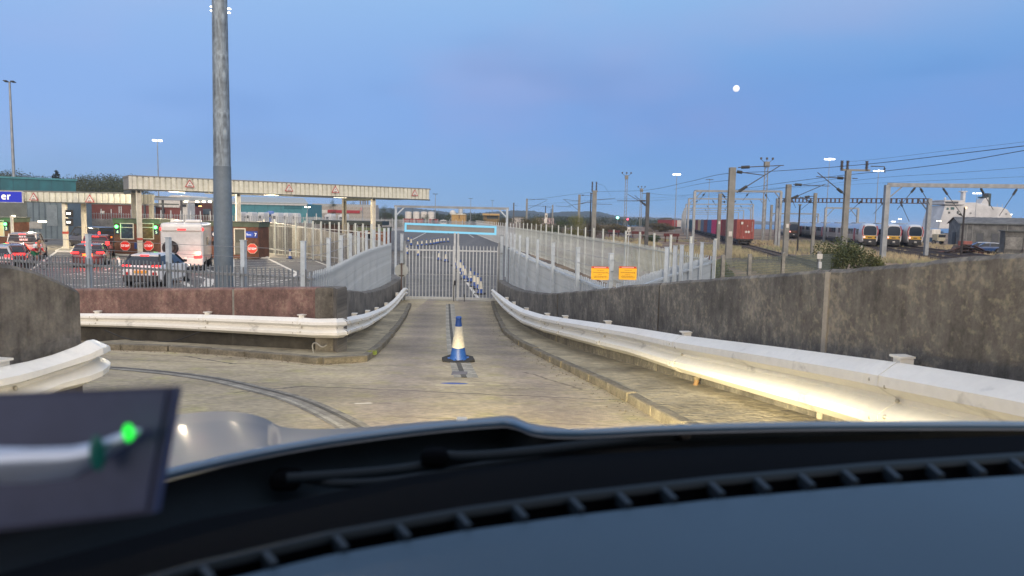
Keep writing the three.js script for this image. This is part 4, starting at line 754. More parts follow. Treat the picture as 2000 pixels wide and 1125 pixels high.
{
  const a = K6.L(457.5, 497), b = K6.L(480, 446), x = (a.x + b.x) / 2, y = (a.y + b.y) / 2, w = b.x - a.x, h = b.y - a.y;
  const dr = mb().box(a.x + 0.04, y, 0.02, 0.08, h, 0.12).box(b.x - 0.04, y, 0.02, 0.08, h, 0.12).box(x, b.y - 0.04, 0.02, w - 0.16, 0.08, 0.12).build('door_frame', M.creamCol, K6.g);
  mb().box(x, y - 0.05, 0.01, w - 0.16, h - 0.1, 0.03).build('door', mat([0.06, 0.07, 0.06], 0.4), dr); mb().box(x, y - h * 0.25, 0.032, w - 0.24, h * 0.42, 0.02).build('lower_panel', mat([0.16, 0.17, 0.15], 0.6), dr);
  const p = K6.L(491.5, 458), s = thing('lane_sign', K6.g.localToWorld(V(p.x, p.y, 0.05)), 0.02, 'blue lane sign with rounded end and a white number seven', 'sign');
  mb().rbox(0, 0, 0, 0.92, 0.52, 0.03, 0.014).build('plate', blueSign, s); const q = new THREE.PlaneGeometry(0.9, 0.5); q.translate(0, 0, 0.018);
  mb().add(q, true).build('print', printMat(180, 100, (c, W, H) => { c.fillStyle = '#0d2f80'; c.fillRect(0, 0, W, H); c.fillStyle = '#1c49ac'; c.beginPath(); c.roundRect(0, 18, 120, 64, [0, 32, 32, 0]); c.fill(); c.fillStyle = '#e8ecf2'; c.font = 'bold 70px sans-serif'; c.fillText('7', 130, 76); c.fillRect(12, 52, 74, 10); c.fillRect(12, 36, 20, 9); }), s);
  numberPlate(K6, 417, 457, '6', 0.4);
  const m = K6.L(411, 472); mb().rbox(m.x, m.y, 0.12, 0.2, 0.24, 0.2, 0.03).build('intercom', M.black, K6.g);
}
stopSign(493, 485.5, 56.9, 0.41, 0.02, 'red octagonal stop sign on the kiosk with the open door, right of the door');
const K3 = kiosk(-40, 21, 424, 61, 0.03, 2.4, 'brick kiosk with one green signal cut off by the left edge of the photo');
kioskWindow(K3, -12, 430, 7.5, 462, mat([0.5, 0.4, 0.22], 0.3, { emissive: lin(1, 0.75, 0.4), emissiveIntensity: 0.35 })); signalLamp(K3, 12.5, 437.5); numberPlate(K3, 12, 446, '3', 0.4);
{ const p = onG(23, 60.6); const g = thing('bollard_post', p, 0, 'cream height post beside the leftmost kiosk', 'post'); mb().box(0, 1.45, 0, 0.16, 2.9, 0.16).build('shaft', M.creamCol, g); mb().box(0, 0.06, 0, 0.3, 0.12, 0.3).build('foot', M.creamCol, g); }
const K8 = kiosk(690, 757, 443.5, 74, 0.02, 2.6, 'brick kiosk with a dark door behind the right end of the tall canopy');
{ const a = K8.L(713, 473), b = K8.L(733, 455), x = (a.x + b.x) / 2, y = (a.y + b.y) / 2; mb().box(x, y, 0.02, b.x - a.x, b.y - a.y, 0.08).build('window', M.creamCol, K8.g); mb().box(x + 0.06, y + 0.05, 0.055, b.x - a.x - 0.25, b.y - a.y - 0.3, 0.03).build('pane', M.glass, K8.g); }
{ const a = at(612, 440, 92), b = at(748, 446, 92), g = thing('low_building', V((a.x + b.x) / 2, 0, -92), 0, 'low dark building with a flat roof behind the pale fence posts', 'building'); const w = b.x - a.x; mb().box(0, 1.15, -2, w * 0.8, 2.3, 4).build('wall', mat([0.075, 0.045, 0.035], 0.8), g); mb().box(0, 2.55, -2, w, 0.5, 5).build('roof', mat([0.02, 0.035, 0.035], 0.6), g); for (const x of [-0.3, -0.1, 0.1]) mb().box(x * w, 1.3, 0.02, w * 0.12, 1.2, 0.06).build('shutter', mat([0.03, 0.02, 0.02], 0.6), g); }
// ---- raised islands with white kerbs
function island(pts, label) {
  const g = tag(new THREE.Group(), label, null, null, 'structure'); g.name = numbered('traffic_island'); scene.add(g); const P = pts.map(([x, y]) => gnd(x, y));
  const s = new THREE.Shape(P.map((p) => new THREE.Vector2(p.x, -p.z))), e = new THREE.ExtrudeGeometry(s, { depth: 0.1, bevelEnabled: false }); e.rotateX(-Math.PI / 2); mb().add(e).build('slab', M.concLight, g);
  for (let i = 0; i < P.length; i++) { const a = P[i].clone().setY(0.065), b = P[(i + 1) % P.length].clone().setY(0.065); mb().bar(a, b, 0.16, 0.13).build('kerb_edge', M.white, g); }
}
island([[143, 475], [110, 492], [139, 493], [152, 476]], 'narrow white kerbed island under the column of the low canopy');
island([[214, 472], [227, 499], [322, 501], [306, 473]], 'white kerbed island under the kiosk with two windows');
island([[403, 495], [420, 505], [524, 505.5], [503, 496]], 'white kerbed island under the kiosk with the open door');
// ---- hatch and lane lines on the plaza
const pline = (a, b, w = 0.2) => mb().add(strip([gnd(...a), gnd(...b)], w, () => 0.004, 0.004 + rr(0, 0.0008)), true).build('painted_line', M.line, plaza);
for (const l of [
  [[110, 492], [60, 527], 0.2], [[141, 493], [148, 507], 0.18], [[148, 507], [140, 516], 0.16],
  [[112, 497], [143, 497]], [[107, 501], [145, 501]], [[103, 506], [147, 506.5]], [[97, 510], [147, 511]], [[92, 515], [141, 515.5]], [[80, 519], [135, 519.5]], [[70, 524], [122, 524.5]],
  [[228, 500], [236, 517], 0.2], [[236, 517], [205, 528]], [[126, 537], [185, 531]], [[185, 531], [252, 536]], [[150, 536], [185, 540]], [[185, 540], [254, 541]], [[140, 544], [190, 544.5]], [[215, 544], [258, 540]], [[228, 522], [258, 526]], [[232, 527], [253, 531]], [[236, 508], [262, 508.5]], [[236, 512], [258, 513]], [[233, 504], [270, 504]],
  [[120, 556], [250, 560], 0.16], [[160, 561], [235, 553], 0.16],
  [[348, 546], [372, 560], 0.3], [[385, 540], [425, 550], 0.2], [[380, 533], [420, 530]], [[400, 525], [425, 535]], [[375, 528], [420, 520]], [[390, 555], [425, 557]], [[340, 555], [372, 553], 0.16],
  [[524, 505.5], [580, 533], 0.2], [[580, 533], [566, 546], 0.22], [[566, 546], [470, 560], 0.14], [[456, 506], [455, 560], 0.14],
]) pline(...l);
for (let i = 0; i < 12; i++) { const y = 508.5 + i * 4.4, R = i < 7 ? 524 + (y - 506) * 2.0 : 590 - (y - 538) * 2.4; pline([457, y + 1.5], [Math.max(480, R), y - 0.5], 0.13); }
for (let i = 0; i < 5; i++) pline([530 + i * 17, 510.4], [541 + i * 17, 510.4], 0.2);
pline([505, 479], [527, 486], 0.2); pline([526, 507.5], [610, 508.2], 0.1); pline([616, 510], [648, 522], 0.14);
pline([402, 560], [412, 545], 0.5);
// ---- grey wall and tall fence right of the kiosks
{
  const S = [[504, 431.5, 68], [535, 435, 66], [570, 440, 64], [620, 448, 60], [680, 459, 54], [742, 472, 46.5]].map(([px, py, d]) => { const p = at(px, py, d); return { x: p.x, z: -d, top: p.y, bot: 0 }; });
  const g = thing('concrete_wall', V(0, 0, 0), 0, 'grey concrete wall running from the open door kiosk towards the left fence', 'wall');
  for (let i = 0; i < S.length - 1; i++) wall([S[i], S[i + 1]], 0.25, -1, i < 2 ? mat([0.15, 0.155, 0.16], 0.9, { map: U.g6 }) : M.concLight, g);  // shadow on the left end put into the darker first panels
  fence([FP(512, 66.5), FP(590, 60.2), FP(680, 52), FP(748, 45)], { gap: 1.0, top: 2.9, rail: 2.45, post: 3.0, mat: M.galvLight, posts: [0.03, 0.12, 0.2, 0.28, 0.36, 0.43, 0.5, 0.57, 0.64, 0.71, 0.78, 0.85, 0.92, 0.98], postMat: M.paleRear, postW: 0.12, paleW: 0.03, face: 1 }, 'tall mesh fence with thin pale posts in front of the grey wall');
}

// ================================================================ VEHICLES
const redGlow = glow([1, 0.03, 0.03], 3.2), redLens = mat([0.35, 0.015, 0.015], 0.25, { map: null });
const plateTex = (t, y) => printMat(128, 32, (c, W, H) => { c.fillStyle = y ? '#e8b62a' : '#e8e8e0'; c.fillRect(0, 0, W, H); c.fillStyle = '#222'; c.font = 'bold 26px sans-serif'; c.textAlign = 'center'; c.fillText(t, W / 2, 26); });
const plateBlank = mat([0.66, 0.42, 0.05], 0.5);
function wheelAt(g, x, y, z, r, w) {
  const wheel = mb().disc(x, y, z, r, w, 'x', 24).build('wheel', M.rubber, g), s = Math.sign(x);
  mb().disc(x + s * (w / 2 + 0.002), y, z, r * 0.64, 0.02, 'x', 20).build('rim', mat([0.3, 0.3, 0.31], 0.35, { metalness: 0.6 }), wheel);
}
function car(o) {
  const g = thing(o.name || 'parked_car', onG(o.px, o.d), o.turn, o.label, o.cat || 'car'), L = o.L, W = o.W / 2, H = o.H, belt = o.belt || H * 0.62, paint = o.paint;
  const Z = (f) => L / 2 - f * L;
  const st = [[0, 0.5, belt * 0.9, 0.84], [0.015, 0.3, belt * 0.97, 0.93], [0.06, 0.24, belt, 0.98], [0.14, 0.22, belt * 1.0, 1], [0.5, 0.2, belt * 0.985, 1], [0.72, 0.2, belt * 0.95, 0.995], [0.86, 0.22, belt * 0.87, 0.97], [0.96, 0.28, belt * 0.76, 0.88], [1, 0.42, belt * 0.62, 0.7]];
  const ring = ([f, yb, yt, k]) => { const w = W * k, h = [[0.86 * w, yb], [0.98 * w, yb + 0.1], [w, lerp(yb, yt, 0.45)], [0.985 * w, lerp(yb, yt, 0.72)], [0.94 * w, yt - 0.05], [0.86 * w, yt]]; return [...h.map(([x, y]) => V(x, y, Z(f))), ...h.reverse().map(([x, y]) => V(-x, y, Z(f)))]; };
  mb().add(loft(st.map(ring))).build('body', paint, g);
  const gh = o.cab || [[0.02, 0.04], [0.05, 0.35], [0.13, 0.9], [0.3, 1], [0.48, 0.99], [0.56, 0.9], [0.76, 0.03]];
  const gring = ([f, k]) => { const top = lerp(belt, H - 0.02, k), wt = lerp(0.88, o.tuck || 0.7, k) * W, h = [[0.9 * W, belt - 0.06], [lerp(0.9 * W, wt, 0.85), lerp(belt, top, 0.85)], [wt * 0.94, top]]; return [...h.map(([x, y]) => V(x, y, Z(f))), ...h.reverse().map(([x, y]) => V(-x, y, Z(f)))]; };
  mb().add(loft(gh.map(gring))).build('window', M.glass, g);
  const roofSt = gh.filter(([, k]) => k > 0.85), rring = ([f, k]) => { const top = lerp(belt, H - 0.02, k) + 0.02, wt = lerp(0.88, o.tuck || 0.7, k) * W, h = [[wt * 1.04, top - 0.09], [wt * 0.985, top - 0.025], [wt * 0.8, top]]; return [...h.map(([x, y]) => V(x, y, Z(f))), ...h.reverse().map(([x, y]) => V(-x, y, Z(f)))]; };
  mb().add(loft([[roofSt[0][0] - 0.02, roofSt[0][1] - 0.02], ...roofSt].map(rring))).build('roof', o.roof || paint, g);
  for (const s of [1, -1]) {
    const P = (f, k) => { const top = lerp(belt, H - 0.02, k); return V(s * lerp(0.885, o.tuck || 0.7, k) * W, top, Z(f)); };
    mb().bar(P(gh[0][0] + 0.02, 0), P(roofSt[0][0], 0.92), 0.09, o.pillar || 0.09).bar(P(gh[gh.length - 1][0] - 0.02, 0), P(roofSt[roofSt.length - 1][0], 0.92), 0.07, 0.06).bar(P(0.42, 0), P(0.41, 0.95), 0.05, 0.05).build('pillar', o.pillarM || paint, g);
    mb().rbox(s * (W + 0.08), belt + 0.06, Z(0.66), 0.18, 0.13, 0.1, 0.03).build('mirror', M.black, g);
    for (const f of [0.18, 0.82]) { mb().disc(s * (W - 0.045), 0.345, Z(f), 0.395, 0.1, 'x', 24).build('wheel_arch', M.black, g); wheelAt(g, s * (W - 0.085), 0.33, Z(f), 0.33, 0.2); }
    const l = o.lamp || [0.72, belt * 0.86, 0.3, 0.13];
    const lampBox = mb().rbox(s * l[0] * W, l[1], Z(0) - 0.05, l[2], l[3], 0.16, 0.03).build('tail_lamp', o.lit ? redGlow : redLens, g);
    mb().rbox(s * W * 0.8, 0.52, Z(0.005), 0.2, 0.08, 0.08, 0.02).build('reflector', redLens, g);
    mb().rbox(s * W * 0.62, belt * 0.72, Z(1) + 0.1, 0.32, 0.12, 0.1, 0.03).build('headlamp', glow([1, 0.9, 0.7], o.head ? 3 : 0.6), g);
    mb().rbox(s * (W * 0.99), belt * 0.86, Z(0.36), 0.03, 0.03, 0.18, 0.01).build('door_handle', M.black, g);
  }
  mb().rbox(0, 0.4, Z(0) - 0.02, W * 1.76, 0.32, 0.2, 0.06).build('bumper', o.bumper || M.black, g);
  { const q = new THREE.PlaneGeometry(0.52, 0.12); q.translate(0, o.plateY || belt * 0.72, Z(0) + 0.09); mb().box(0, o.plateY || belt * 0.72, Z(0) + 0.03, 0.54, 0.14, 0.1).build('number_plate', plateBlank, g); }
  if (o.high) mb().rbox(0, H - 0.1, Z(gh[2][0]) + 0.06, 0.42, 0.05, 0.08, 0.015).build('brake_lamp', redGlow, g);
  mb().rod(V(0, H - 0.02, Z(0.25)), V(0, H + 0.12, Z(0.22)), 0.012, 0.006, 6).build('aerial', M.black, g);
  if (o.lit) { const q = g.localToWorld(V(0, belt * 0.8, 0)); g.updateMatrixWorld(true); const r = g.localToWorld(V(0, belt * 0.85, L / 2 + 0.35)), l = new THREE.PointLight(lin(1, 0.05, 0.03), o.lit, 0, 2); l.position.copy(r); l.shadow.radius = 10; scene.add(l); }
  if (o.head) { g.updateMatrixWorld(true); const a = g.localToWorld(V(0, belt * 0.72, -L / 2 - 0.1)), b = g.localToWorld(V(0, 0.2, -L / 2 - 12)), l = new THREE.SpotLight(lin(1, 0.78, 0.48), o.head, 0, 0.5, 0.7, 2); l.position.copy(a); l.target.position.copy(b); l.shadow.radius = 10; scene.add(l, l.target); }
  return g;
}
const cp = (c, o = {}) => mat(c, 0.32, { map: U.d12, clearcoat: 0.8, clearcoatRoughness: 0.08, ...o });
const whiteSUV = car({ px: 309, d: 36.6, turn: 0.06, L: 4.2, W: 1.82, H: 1.56, belt: 1.05, paint: cp([0.84, 0.86, 0.88]), pillarM: M.black, roof: cp([0.8, 0.82, 0.85]), lit: 0.5, high: 1, head: 9, bumper: M.black, plateY: 0.72, lamp: [0.74, 0.99, 0.36, 0.09], label: 'white compact suv with red brake lights waiting behind the motorhome' });
{ const g = whiteSUV; mb().rbox(0.62, 0.64, 2.08, 0.2, 0.14, 0.1, 0.03).build('lower_lamp', redLens, g); mb().rbox(-0.62, 0.64, 2.08, 0.2, 0.14, 0.1, 0.03).build('lower_lamp', redLens, g); mb().rbox(0, 0.5, 2.04, 1.5, 0.05, 0.2, 0.02).build('trim', M.steelDark, g); }
const boxy = [[0.01, 0.03], [0.03, 0.5], [0.06, 0.93], [0.3, 1], [0.5, 1], [0.58, 0.93], [0.76, 0.03]];
car({ px: 178, d: 47.3, turn: 0.4, L: 4.4, W: 1.84, H: 1.46, paint: cp([0.035, 0.028, 0.04]), lit: 11, high: 1, plateY: 0.8, lamp: [0.74, 0.92, 0.42, 0.12], label: 'dark hatchback with glowing red tail lights, nearest in its lane' });
car({ px: 191, d: 56, turn: 0.42, L: 4.5, W: 1.86, H: 1.7, paint: cp([0.16, 0.02, 0.03]), lit: 11, high: 1, head: 130, lamp: [0.82, 1.12, 0.24, 0.26], cab: boxy, label: 'dark suv with glowing brake lights, their red put into its paint, directly ahead of the dark hatchback' });  // red light falling on this dark body is put into its paint
const silverSUV = car({ px: 52, d: 53, turn: 0.44, L: 4.7, W: 1.92, H: 1.86, belt: 1.14, paint: cp([0.38, 0.36, 0.35], { metalness: 0.3 }), lit: 7, high: 1, head: 60, lamp: [0.9, 1.02, 0.16, 0.36], cab: boxy, tuck: 0.78, plateY: 0.8, label: 'silver estate suv with white lettering on its rear window' });
{ const q = new THREE.PlaneGeometry(1.05, 0.42); q.rotateX(-0.36); q.translate(0.05, 1.5, 2.325);
  const m = new THREE.MeshStandardMaterial({ map: canvasTex(256, 100, (c, W, H) => { c.fillStyle = '#14161a'; c.fillRect(0, 0, W, H); c.fillStyle = '#f4f2ee'; c.font = 'bold 46px sans-serif'; c.textAlign = 'center'; c.fillText('METL', W / 2, 44); c.fillText('MASE', W / 2 + 14, 92); }), roughness: 0.4, side: THREE.DoubleSide }); mb().add(q, true).build('window_lettering', m, silverSUV); }
car({ px: 22, d: 45.2, turn: 0.5, L: 4.3, W: 1.8, H: 1.42, paint: cp([0.11, 0.015, 0.02]), lit: 10, lamp: [0.5, 0.86, 0.7, 0.12], label: 'low dark car with brake light red put into its paint, behind the silver estate' });  // brake light red put into the paint of a dark car
car({ px: -12, d: 42.5, turn: 0.55, L: 4.3, W: 1.8, H: 1.45, paint: cp([0.6, 0.6, 0.6]), lit: 1.5, lamp: [0.72, 0.9, 0.3, 0.12], label: 'white car cut off by the left edge of the photo' });
car({ name: 'parked_van', cat: 'van', px: 176, d: 69, turn: 1.12, L: 5.1, W: 1.95, H: 1.98, belt: 1.2, paint: cp([0.022, 0.02, 0.024]), roof: cp([0.03, 0.03, 0.032]), lit: 1.2, lamp: [0.93, 1.3, 0.12, 0.5], plateY: 1.05, cab: [[0.005, 0.03], [0.012, 0.6], [0.03, 0.95], [0.3, 1], [0.6, 1], [0.68, 0.9], [0.84, 0.03]], tuck: 0.86, label: 'black van turned sideways with a yellow number plate, beyond the waiting cars' });
{ // motorhome
  const g = thing('motorhome', onG(367, 46.6), 0.3, 'white motorhome with a black spare wheel on its back', 'motorhome'), W = 2.32, H = 2.86, L = 6.2, z = L / 2;
  const cream = cp([0.8, 0.79, 0.77]), grey = cp([0.68, 0.69, 0.7]);
  mb().rbox(0, 0.5 + (H - 0.5) / 2, 0.4, W, H - 0.5, L - 0.8, 0.14).build('body', cream, g);
  mb().rbox(0, H - 0.1, 0.5, W - 0.2, 0.24, L - 1.2, 0.08).build('roof', cream, g);
  mb().rbox(0, 1.62, z - 0.02, W - 0.16, 1.5, 0.1, 0.05).build('rear_panel', grey, g);
  mb().box(0, 1.28, z + 0.034, W - 0.24, 0.012, 0.01).box(0, 2.36, z + 0.034, W - 0.24, 0.012, 0.01).build('panel_seam', M.steelMast, g);
  mb().rbox(0, 2.56, z - 0.03, W - 0.1, 0.34, 0.2, 0.08).build('rear_spoiler', cream, g);
  mb().rbox(0, 2.5, z + 0.08, 0.46, 0.1, 0.06, 0.02).build('brake_lamp', redGlow, g);
  mb().rbox(0, 0.62, z + 0.02, W, 0.5, 0.26, 0.1).build('bumper', cream, g);
  const t = mb().disc(-0.62, 1.42, z + 0.14, 0.43, 0.22, 'z', 32).build('spare_wheel', M.rubber, g); mb().disc(-0.62, 1.42, z + 0.255, 0.2, 0.02, 'z', 24).build('hub', M.steelDark, t); mb().add((() => { const q = new THREE.TorusGeometry(0.36, 0.06, 8, 28); q.translate(-0.62, 1.42, z + 0.24); return q; })()).build('tread', M.black, t);
  for (const s of [1, -1]) {
    mb().rbox(s * 0.86, 0.86, z + 0.05, 0.46, 0.24, 0.2, 0.06).build('tail_lamp', s > 0 ? redGlow : redGlow, g); mb().rbox(s * (W / 2 - 0.02), 2.52, z - 0.05, 0.1, 0.16, 0.16, 0.03).build('marker_lamp', redGlow, g);
    for (const f of [-1.9, 1.55]) { mb().disc(s * (W / 2 - 0.06), 0.4, f, 0.44, 0.13, 'x', 24).build('wheel_arch', M.black, g); wheelAt(g, s * (W / 2 - 0.13), 0.36, f, 0.36, 0.24); }
    mb().rbox(s * (W / 2 + 0.006), 1.75, 0.6, 0.02, 0.5, 1.0, 0.008).build('side_window', M.glass, g); mb().rbox(s * (W / 2 + 0.14), 1.5, -2.5, 0.24, 0.3, 0.12, 0.04).build('mirror', M.black, g);
  }
  { const q = new THREE.PlaneGeometry(0.52, 0.12); q.translate(0, 0.84, z + 0.156); mb().add(q, true).build('number_plate', plateTex('LK19', false), g); }
  mb().rbox(-0.5, H + 0.1, 0.9, 0.7, 0.16, 0.8, 0.05).rbox(0.5, H + 0.12, 1.6, 0.9, 0.2, 0.7, 0.08).rbox(0.1, H + 0.07, -0.8, 0.5, 0.12, 0.5, 0.04).build('roof_hatch', cream, g);
  mb().rbox(0, 1.25, -2.75, 2.0, 1.5, 1.0, 0.25).build('cab', cream, g); for (const s of [1, -1]) mb().rbox(s * 0.7, 0.85, -3.22, 0.36, 0.22, 0.1, 0.04).build('headlamp', glow([1, 0.9, 0.7], 3), g);
  g.updateMatrixWorld(true);
  for (const s of [0.75, -0.6]) { const l = new THREE.PointLight(lin(1, 0.06, 0.04), 0.8, 0, 2); l.position.copy(g.localToWorld(V(s, 0.9, z + 0.45))); l.shadow.radius = 8; scene.add(l); }
  const l = new THREE.SpotLight(lin(1, 0.78, 0.48), 90, 0, 0.6, 0.7, 2); l.position.copy(g.localToWorld(V(0.6, 0.85, -3.35))); l.target.position.copy(g.localToWorld(V(0.9, 0.4, -14))); l.shadow.radius = 10; scene.add(l, l.target);
}
// ---- cyclist
{
  const base = onG(68, 43.6), turn = -0.35;
  const b = thing('bicycle', base, turn, 'bicycle ridden by the cyclist at the left edge of the plaza', 'bicycle');
  for (const x of [-0.52, 0.53]) { const w = mb(); const q = new THREE.TorusGeometry(0.335, 0.02, 8, 36); q.translate(x, 0.355, 0); w.add(q); const wheel = w.build('wheel', M.rubber, b); const s = mb(); for (let i = 0; i < 12; i++) { const a = i / 12 * Math.PI * 2; s.rod(V(x, 0.355, 0), V(x + Math.cos(a) * 0.32, 0.355 + Math.sin(a) * 0.32, 0), 0.003, 0.003, 4); } s.disc(x, 0.355, 0, 0.03, 0.08, 'z', 10); s.build('spokes', M.chrome, wheel); }
  mb().rod(V(-0.1, 0.32, 0), V(-0.2, 0.86, 0), 0.017).rod(V(-0.18, 0.8, 0), V(0.36, 0.82, 0), 0.018).rod(V(-0.1, 0.32, 0), V(0.38, 0.74, 0), 0.02).rod(V(-0.52, 0.355, 0.04), V(-0.18, 0.78, 0.02), 0.01).rod(V(-0.52, 0.355, -0.04), V(-0.18, 0.78, -0.02), 0.01).rod(V(-0.52, 0.355, 0.04), V(-0.1, 0.32, 0.03), 0.011).build('frame', mat([0.05, 0.05, 0.06], 0.4), b);
  mb().rod(V(0.34, 0.92, 0), V(0.42, 0.62, 0), 0.018).rod(V(0.42, 0.62, 0.05), V(0.53, 0.355, 0.05), 0.012).rod(V(0.42, 0.62, -0.05), V(0.53, 0.355, -0.05), 0.012).build('fork', M.steelDark, b);
  mb().rod(V(0.36, 1.0, -0.28), V(0.36, 1.0, 0.28), 0.013).rod(V(0.34, 0.9, 0), V(0.36, 1.0, 0), 0.016).build('handlebar', M.black, b); mb().rbox(-0.22, 0.9, 0, 0.26, 0.06, 0.14, 0.025).build('saddle', M.black, b);
  mb().disc(-0.1, 0.32, 0.05, 0.09, 0.015, 'z', 20).bar(V(-0.1, 0.32, 0.07), V(0.03, 0.22, 0.08), 0.02, 0.02).bar(V(-0.1, 0.32, -0.07), V(-0.23, 0.42, -0.08), 0.02, 0.02).rbox(0.03, 0.2, 0.14, 0.09, 0.025, 0.1, 0.01).rbox(-0.23, 0.42, -0.14, 0.09, 0.025, 0.1, 0.01).build('crank', M.steelDark, b);
  const p = thing('person', base.clone(), turn, 'cyclist in a white and red top and green shorts, leaning over the handlebars', 'person');
  const caps = [ // a, b, ra, rb
    [[-0.2, 0.98, 0], [-0.05, 1.16, 0], 0.15, 0.13], [[-0.05, 1.16, 0], [0.12, 1.36, 0], 0.135, 0.155], [[0.1, 1.4, -0.17], [0.1, 1.4, 0.17], 0.075, 0.075], [[0.12, 1.42, 0], [0.22, 1.54, 0], 0.06, 0.055],
    [[0.24, 1.6, 0], [0.28, 1.67, 0], 0.09, 0.095], [[0.36, 1.6, 0], [0.365, 1.625, 0], 0.022, 0.02], [[0.3, 1.56, 0], [0.33, 1.54, 0], 0.055, 0.04],
  ];
  for (const s of [1, -1]) {
    const kn = s > 0 ? [0.2, 0.72, 0.13] : [0.16, 0.88, -0.13], an = s > 0 ? [0.02, 0.28, 0.13] : [-0.24, 0.5, -0.13];
    caps.push([[-0.18, 0.95, s * 0.09], kn, 0.1, 0.06], [kn, an, 0.062, 0.038], [an, [an[0] + 0.13, an[1] - 0.05, an[2]], 0.045, 0.035]);
    caps.push([[0.12, 1.38, s * 0.18], [0.16, 1.16, s * 0.27], 0.058, 0.044], [[0.16, 1.16, s * 0.27], [0.34, 1.03, s * 0.24], 0.042, 0.03], [[0.34, 1.03, s * 0.24], [0.39, 1.01, s * 0.23], 0.034, 0.03]);
  }
  const R = 80, mc = new MarchingCubes(R, new THREE.MeshStandardMaterial(), false, false, 120000), S = 1.05, C = [0.05, 0.95, 0]; mc.isolation = 0;
  const d2 = (q, [a, c, ra, rb]) => { const ax = q[0] - a[0], ay = q[1] - a[1], az = q[2] - a[2], bx = c[0] - a[0], by = c[1] - a[1], bz = c[2] - a[2], t = Math.min(1, Math.max(0, (ax * bx + ay * by + az * bz) / (bx * bx + by * by + bz * bz))); return Math.hypot(ax - bx * t, ay - by * t, az - bz * t) - lerp(ra, rb, t); };
  for (let z = 0; z < R; z++) for (let y = 0; y < R; y++) for (let x = 0; x < R; x++) { const q = [x, y, z].map((v, i) => (v - R / 2) / (R / 2) * S + C[i]); let s = 0; for (const c of caps) s += Math.exp(-Math.min(40, Math.max(-8, d2(q, c) * 38))); mc.field[x + y * R + z * R * R] = Math.log(Math.max(1e-9, s)) / 38; }
  mc.update(); const n = mc.count, pos = new Float32Array(n * 3), nor = new Float32Array(n * 3), col = new Float32Array(n * 3);
  for (let i = 0; i < n; i++) {
    const q = [0, 1, 2].map((k) => mc.positionArray[i * 3 + k] * S + C[k]); for (let k = 0; k < 3; k++) { pos[i * 3 + k] = q[k]; nor[i * 3 + k] = mc.normalArray[i * 3 + k]; }
    let c = [0.3, 0.16, 0.1]; const arm = Math.abs(q[2]) > 0.2 && q[0] > 0.05 && q[1] > 1.0;
    if (q[1] > 1.24 && q[1] < 1.5 && q[0] < 0.22) c = [0.55, 0.6, 0.62]; else if (arm && q[0] < 0.33) c = [0.36, 0.015, 0.03]; else if (q[1] > 1.06 && q[1] <= 1.24 && q[0] < 0.15 && !arm) c = [0.36, 0.02, 0.04];
    else if (q[1] > 0.7 && q[1] <= 1.06 && q[0] < 0.16 && !arm) c = [0.01, 0.11, 0.05]; else if (q[1] < 0.36 && q[2] > 0 || (q[1] < 0.53 && q[2] < 0 && q[0] < -0.1)) c = [0.03, 0.03, 0.03];
    col.set(c, i * 3);
  }
  const bg = new THREE.BufferGeometry(); bg.setAttribute('position', new THREE.BufferAttribute(pos, 3)); bg.setAttribute('normal', new THREE.BufferAttribute(nor, 3)); bg.setAttribute('color', new THREE.BufferAttribute(col, 3)); boxUV(bg);
  const fing = []; for (const s of [1, -1]) for (let i = 0; i < 5; i++) { const a = V(0.39, 1.03, s * (0.19 + i * 0.02)), c = V(0.405, 0.985 + (i === 0 ? 0.03 : 0), s * (0.19 + i * 0.02)), m = mb().rod(a, c, 0.01, 0.008, 6).g[0]; const cc = new Float32Array(m.attributes.position.count * 3); for (let k = 0; k < cc.length; k += 3) cc.set([0.3, 0.16, 0.1], k); m.setAttribute('color', new THREE.BufferAttribute(cc, 3)); fing.push(m); }
  const body = new THREE.Mesh(mergeGeometries([clean(bg), ...fing]), new THREE.MeshStandardMaterial({ vertexColors: true, roughness: 0.8 })); body.name = 'body'; body.castShadow = true; p.add(body);
  mb().ball(0.232, 1.69, 0, 0.126, 1, 0.88, 0.98).build('hair', mat([0.012, 0.01, 0.01], 0.7), p);
}

// ================================================================ MASTS, BUILDINGS, TREES ON THE LEFT AND AHEAD
{ // the big pole
  const p = onG(435.5, 21.5), g = thing('lamp_column', p, 0, 'huge tapered steel pole, galvanised above and painted blue grey below, rising out of the frame', 'pole');
  const r = (h) => lerp(0.278, 0.135, h / 20), h1 = at(436, 325, 21.5).y;
  const tG = (() => { const N = 512, a = tileFbm(N, 6, 6, 501, 0.6), s = tileFbm(N, 32, 3, 503, 0.7); return dataTex(N, (i, x, y) => { const st = s[(Math.floor(y / 5)) * N + x], v = 0.76 + 0.5 * (a[i] - 0.5) + 0.45 * (st - 0.5); return [v * 0.95, v, v * 1.04]; }, true); })();
  mb().rod(V(0, 0, 0), V(0, h1, 0), r(0), r(h1), 40).build('painted_shaft', mat([0.15, 0.2, 0.25], 0.5, { map: U.d4 }), g);
  mb().rod(V(0, h1, 0), V(0, 20, 0), r(h1) - 0.006, r(20), 40).build('galvanised_shaft', mat([0.34, 0.37, 0.39], 0.55, { map: rep(tG, 1.6), metalness: 0.25 }), g);
  mb().box(0, 0.03, 0, 0.9, 0.06, 0.9).build('base_plate', M.galv, g);
  const q = at(447, 532, 21.3); mb().rbox(0.0, 1.0, 0.27, 0.2, 0.5, 0.03, 0.01).build('access_door', M.paleBlue, g);
}
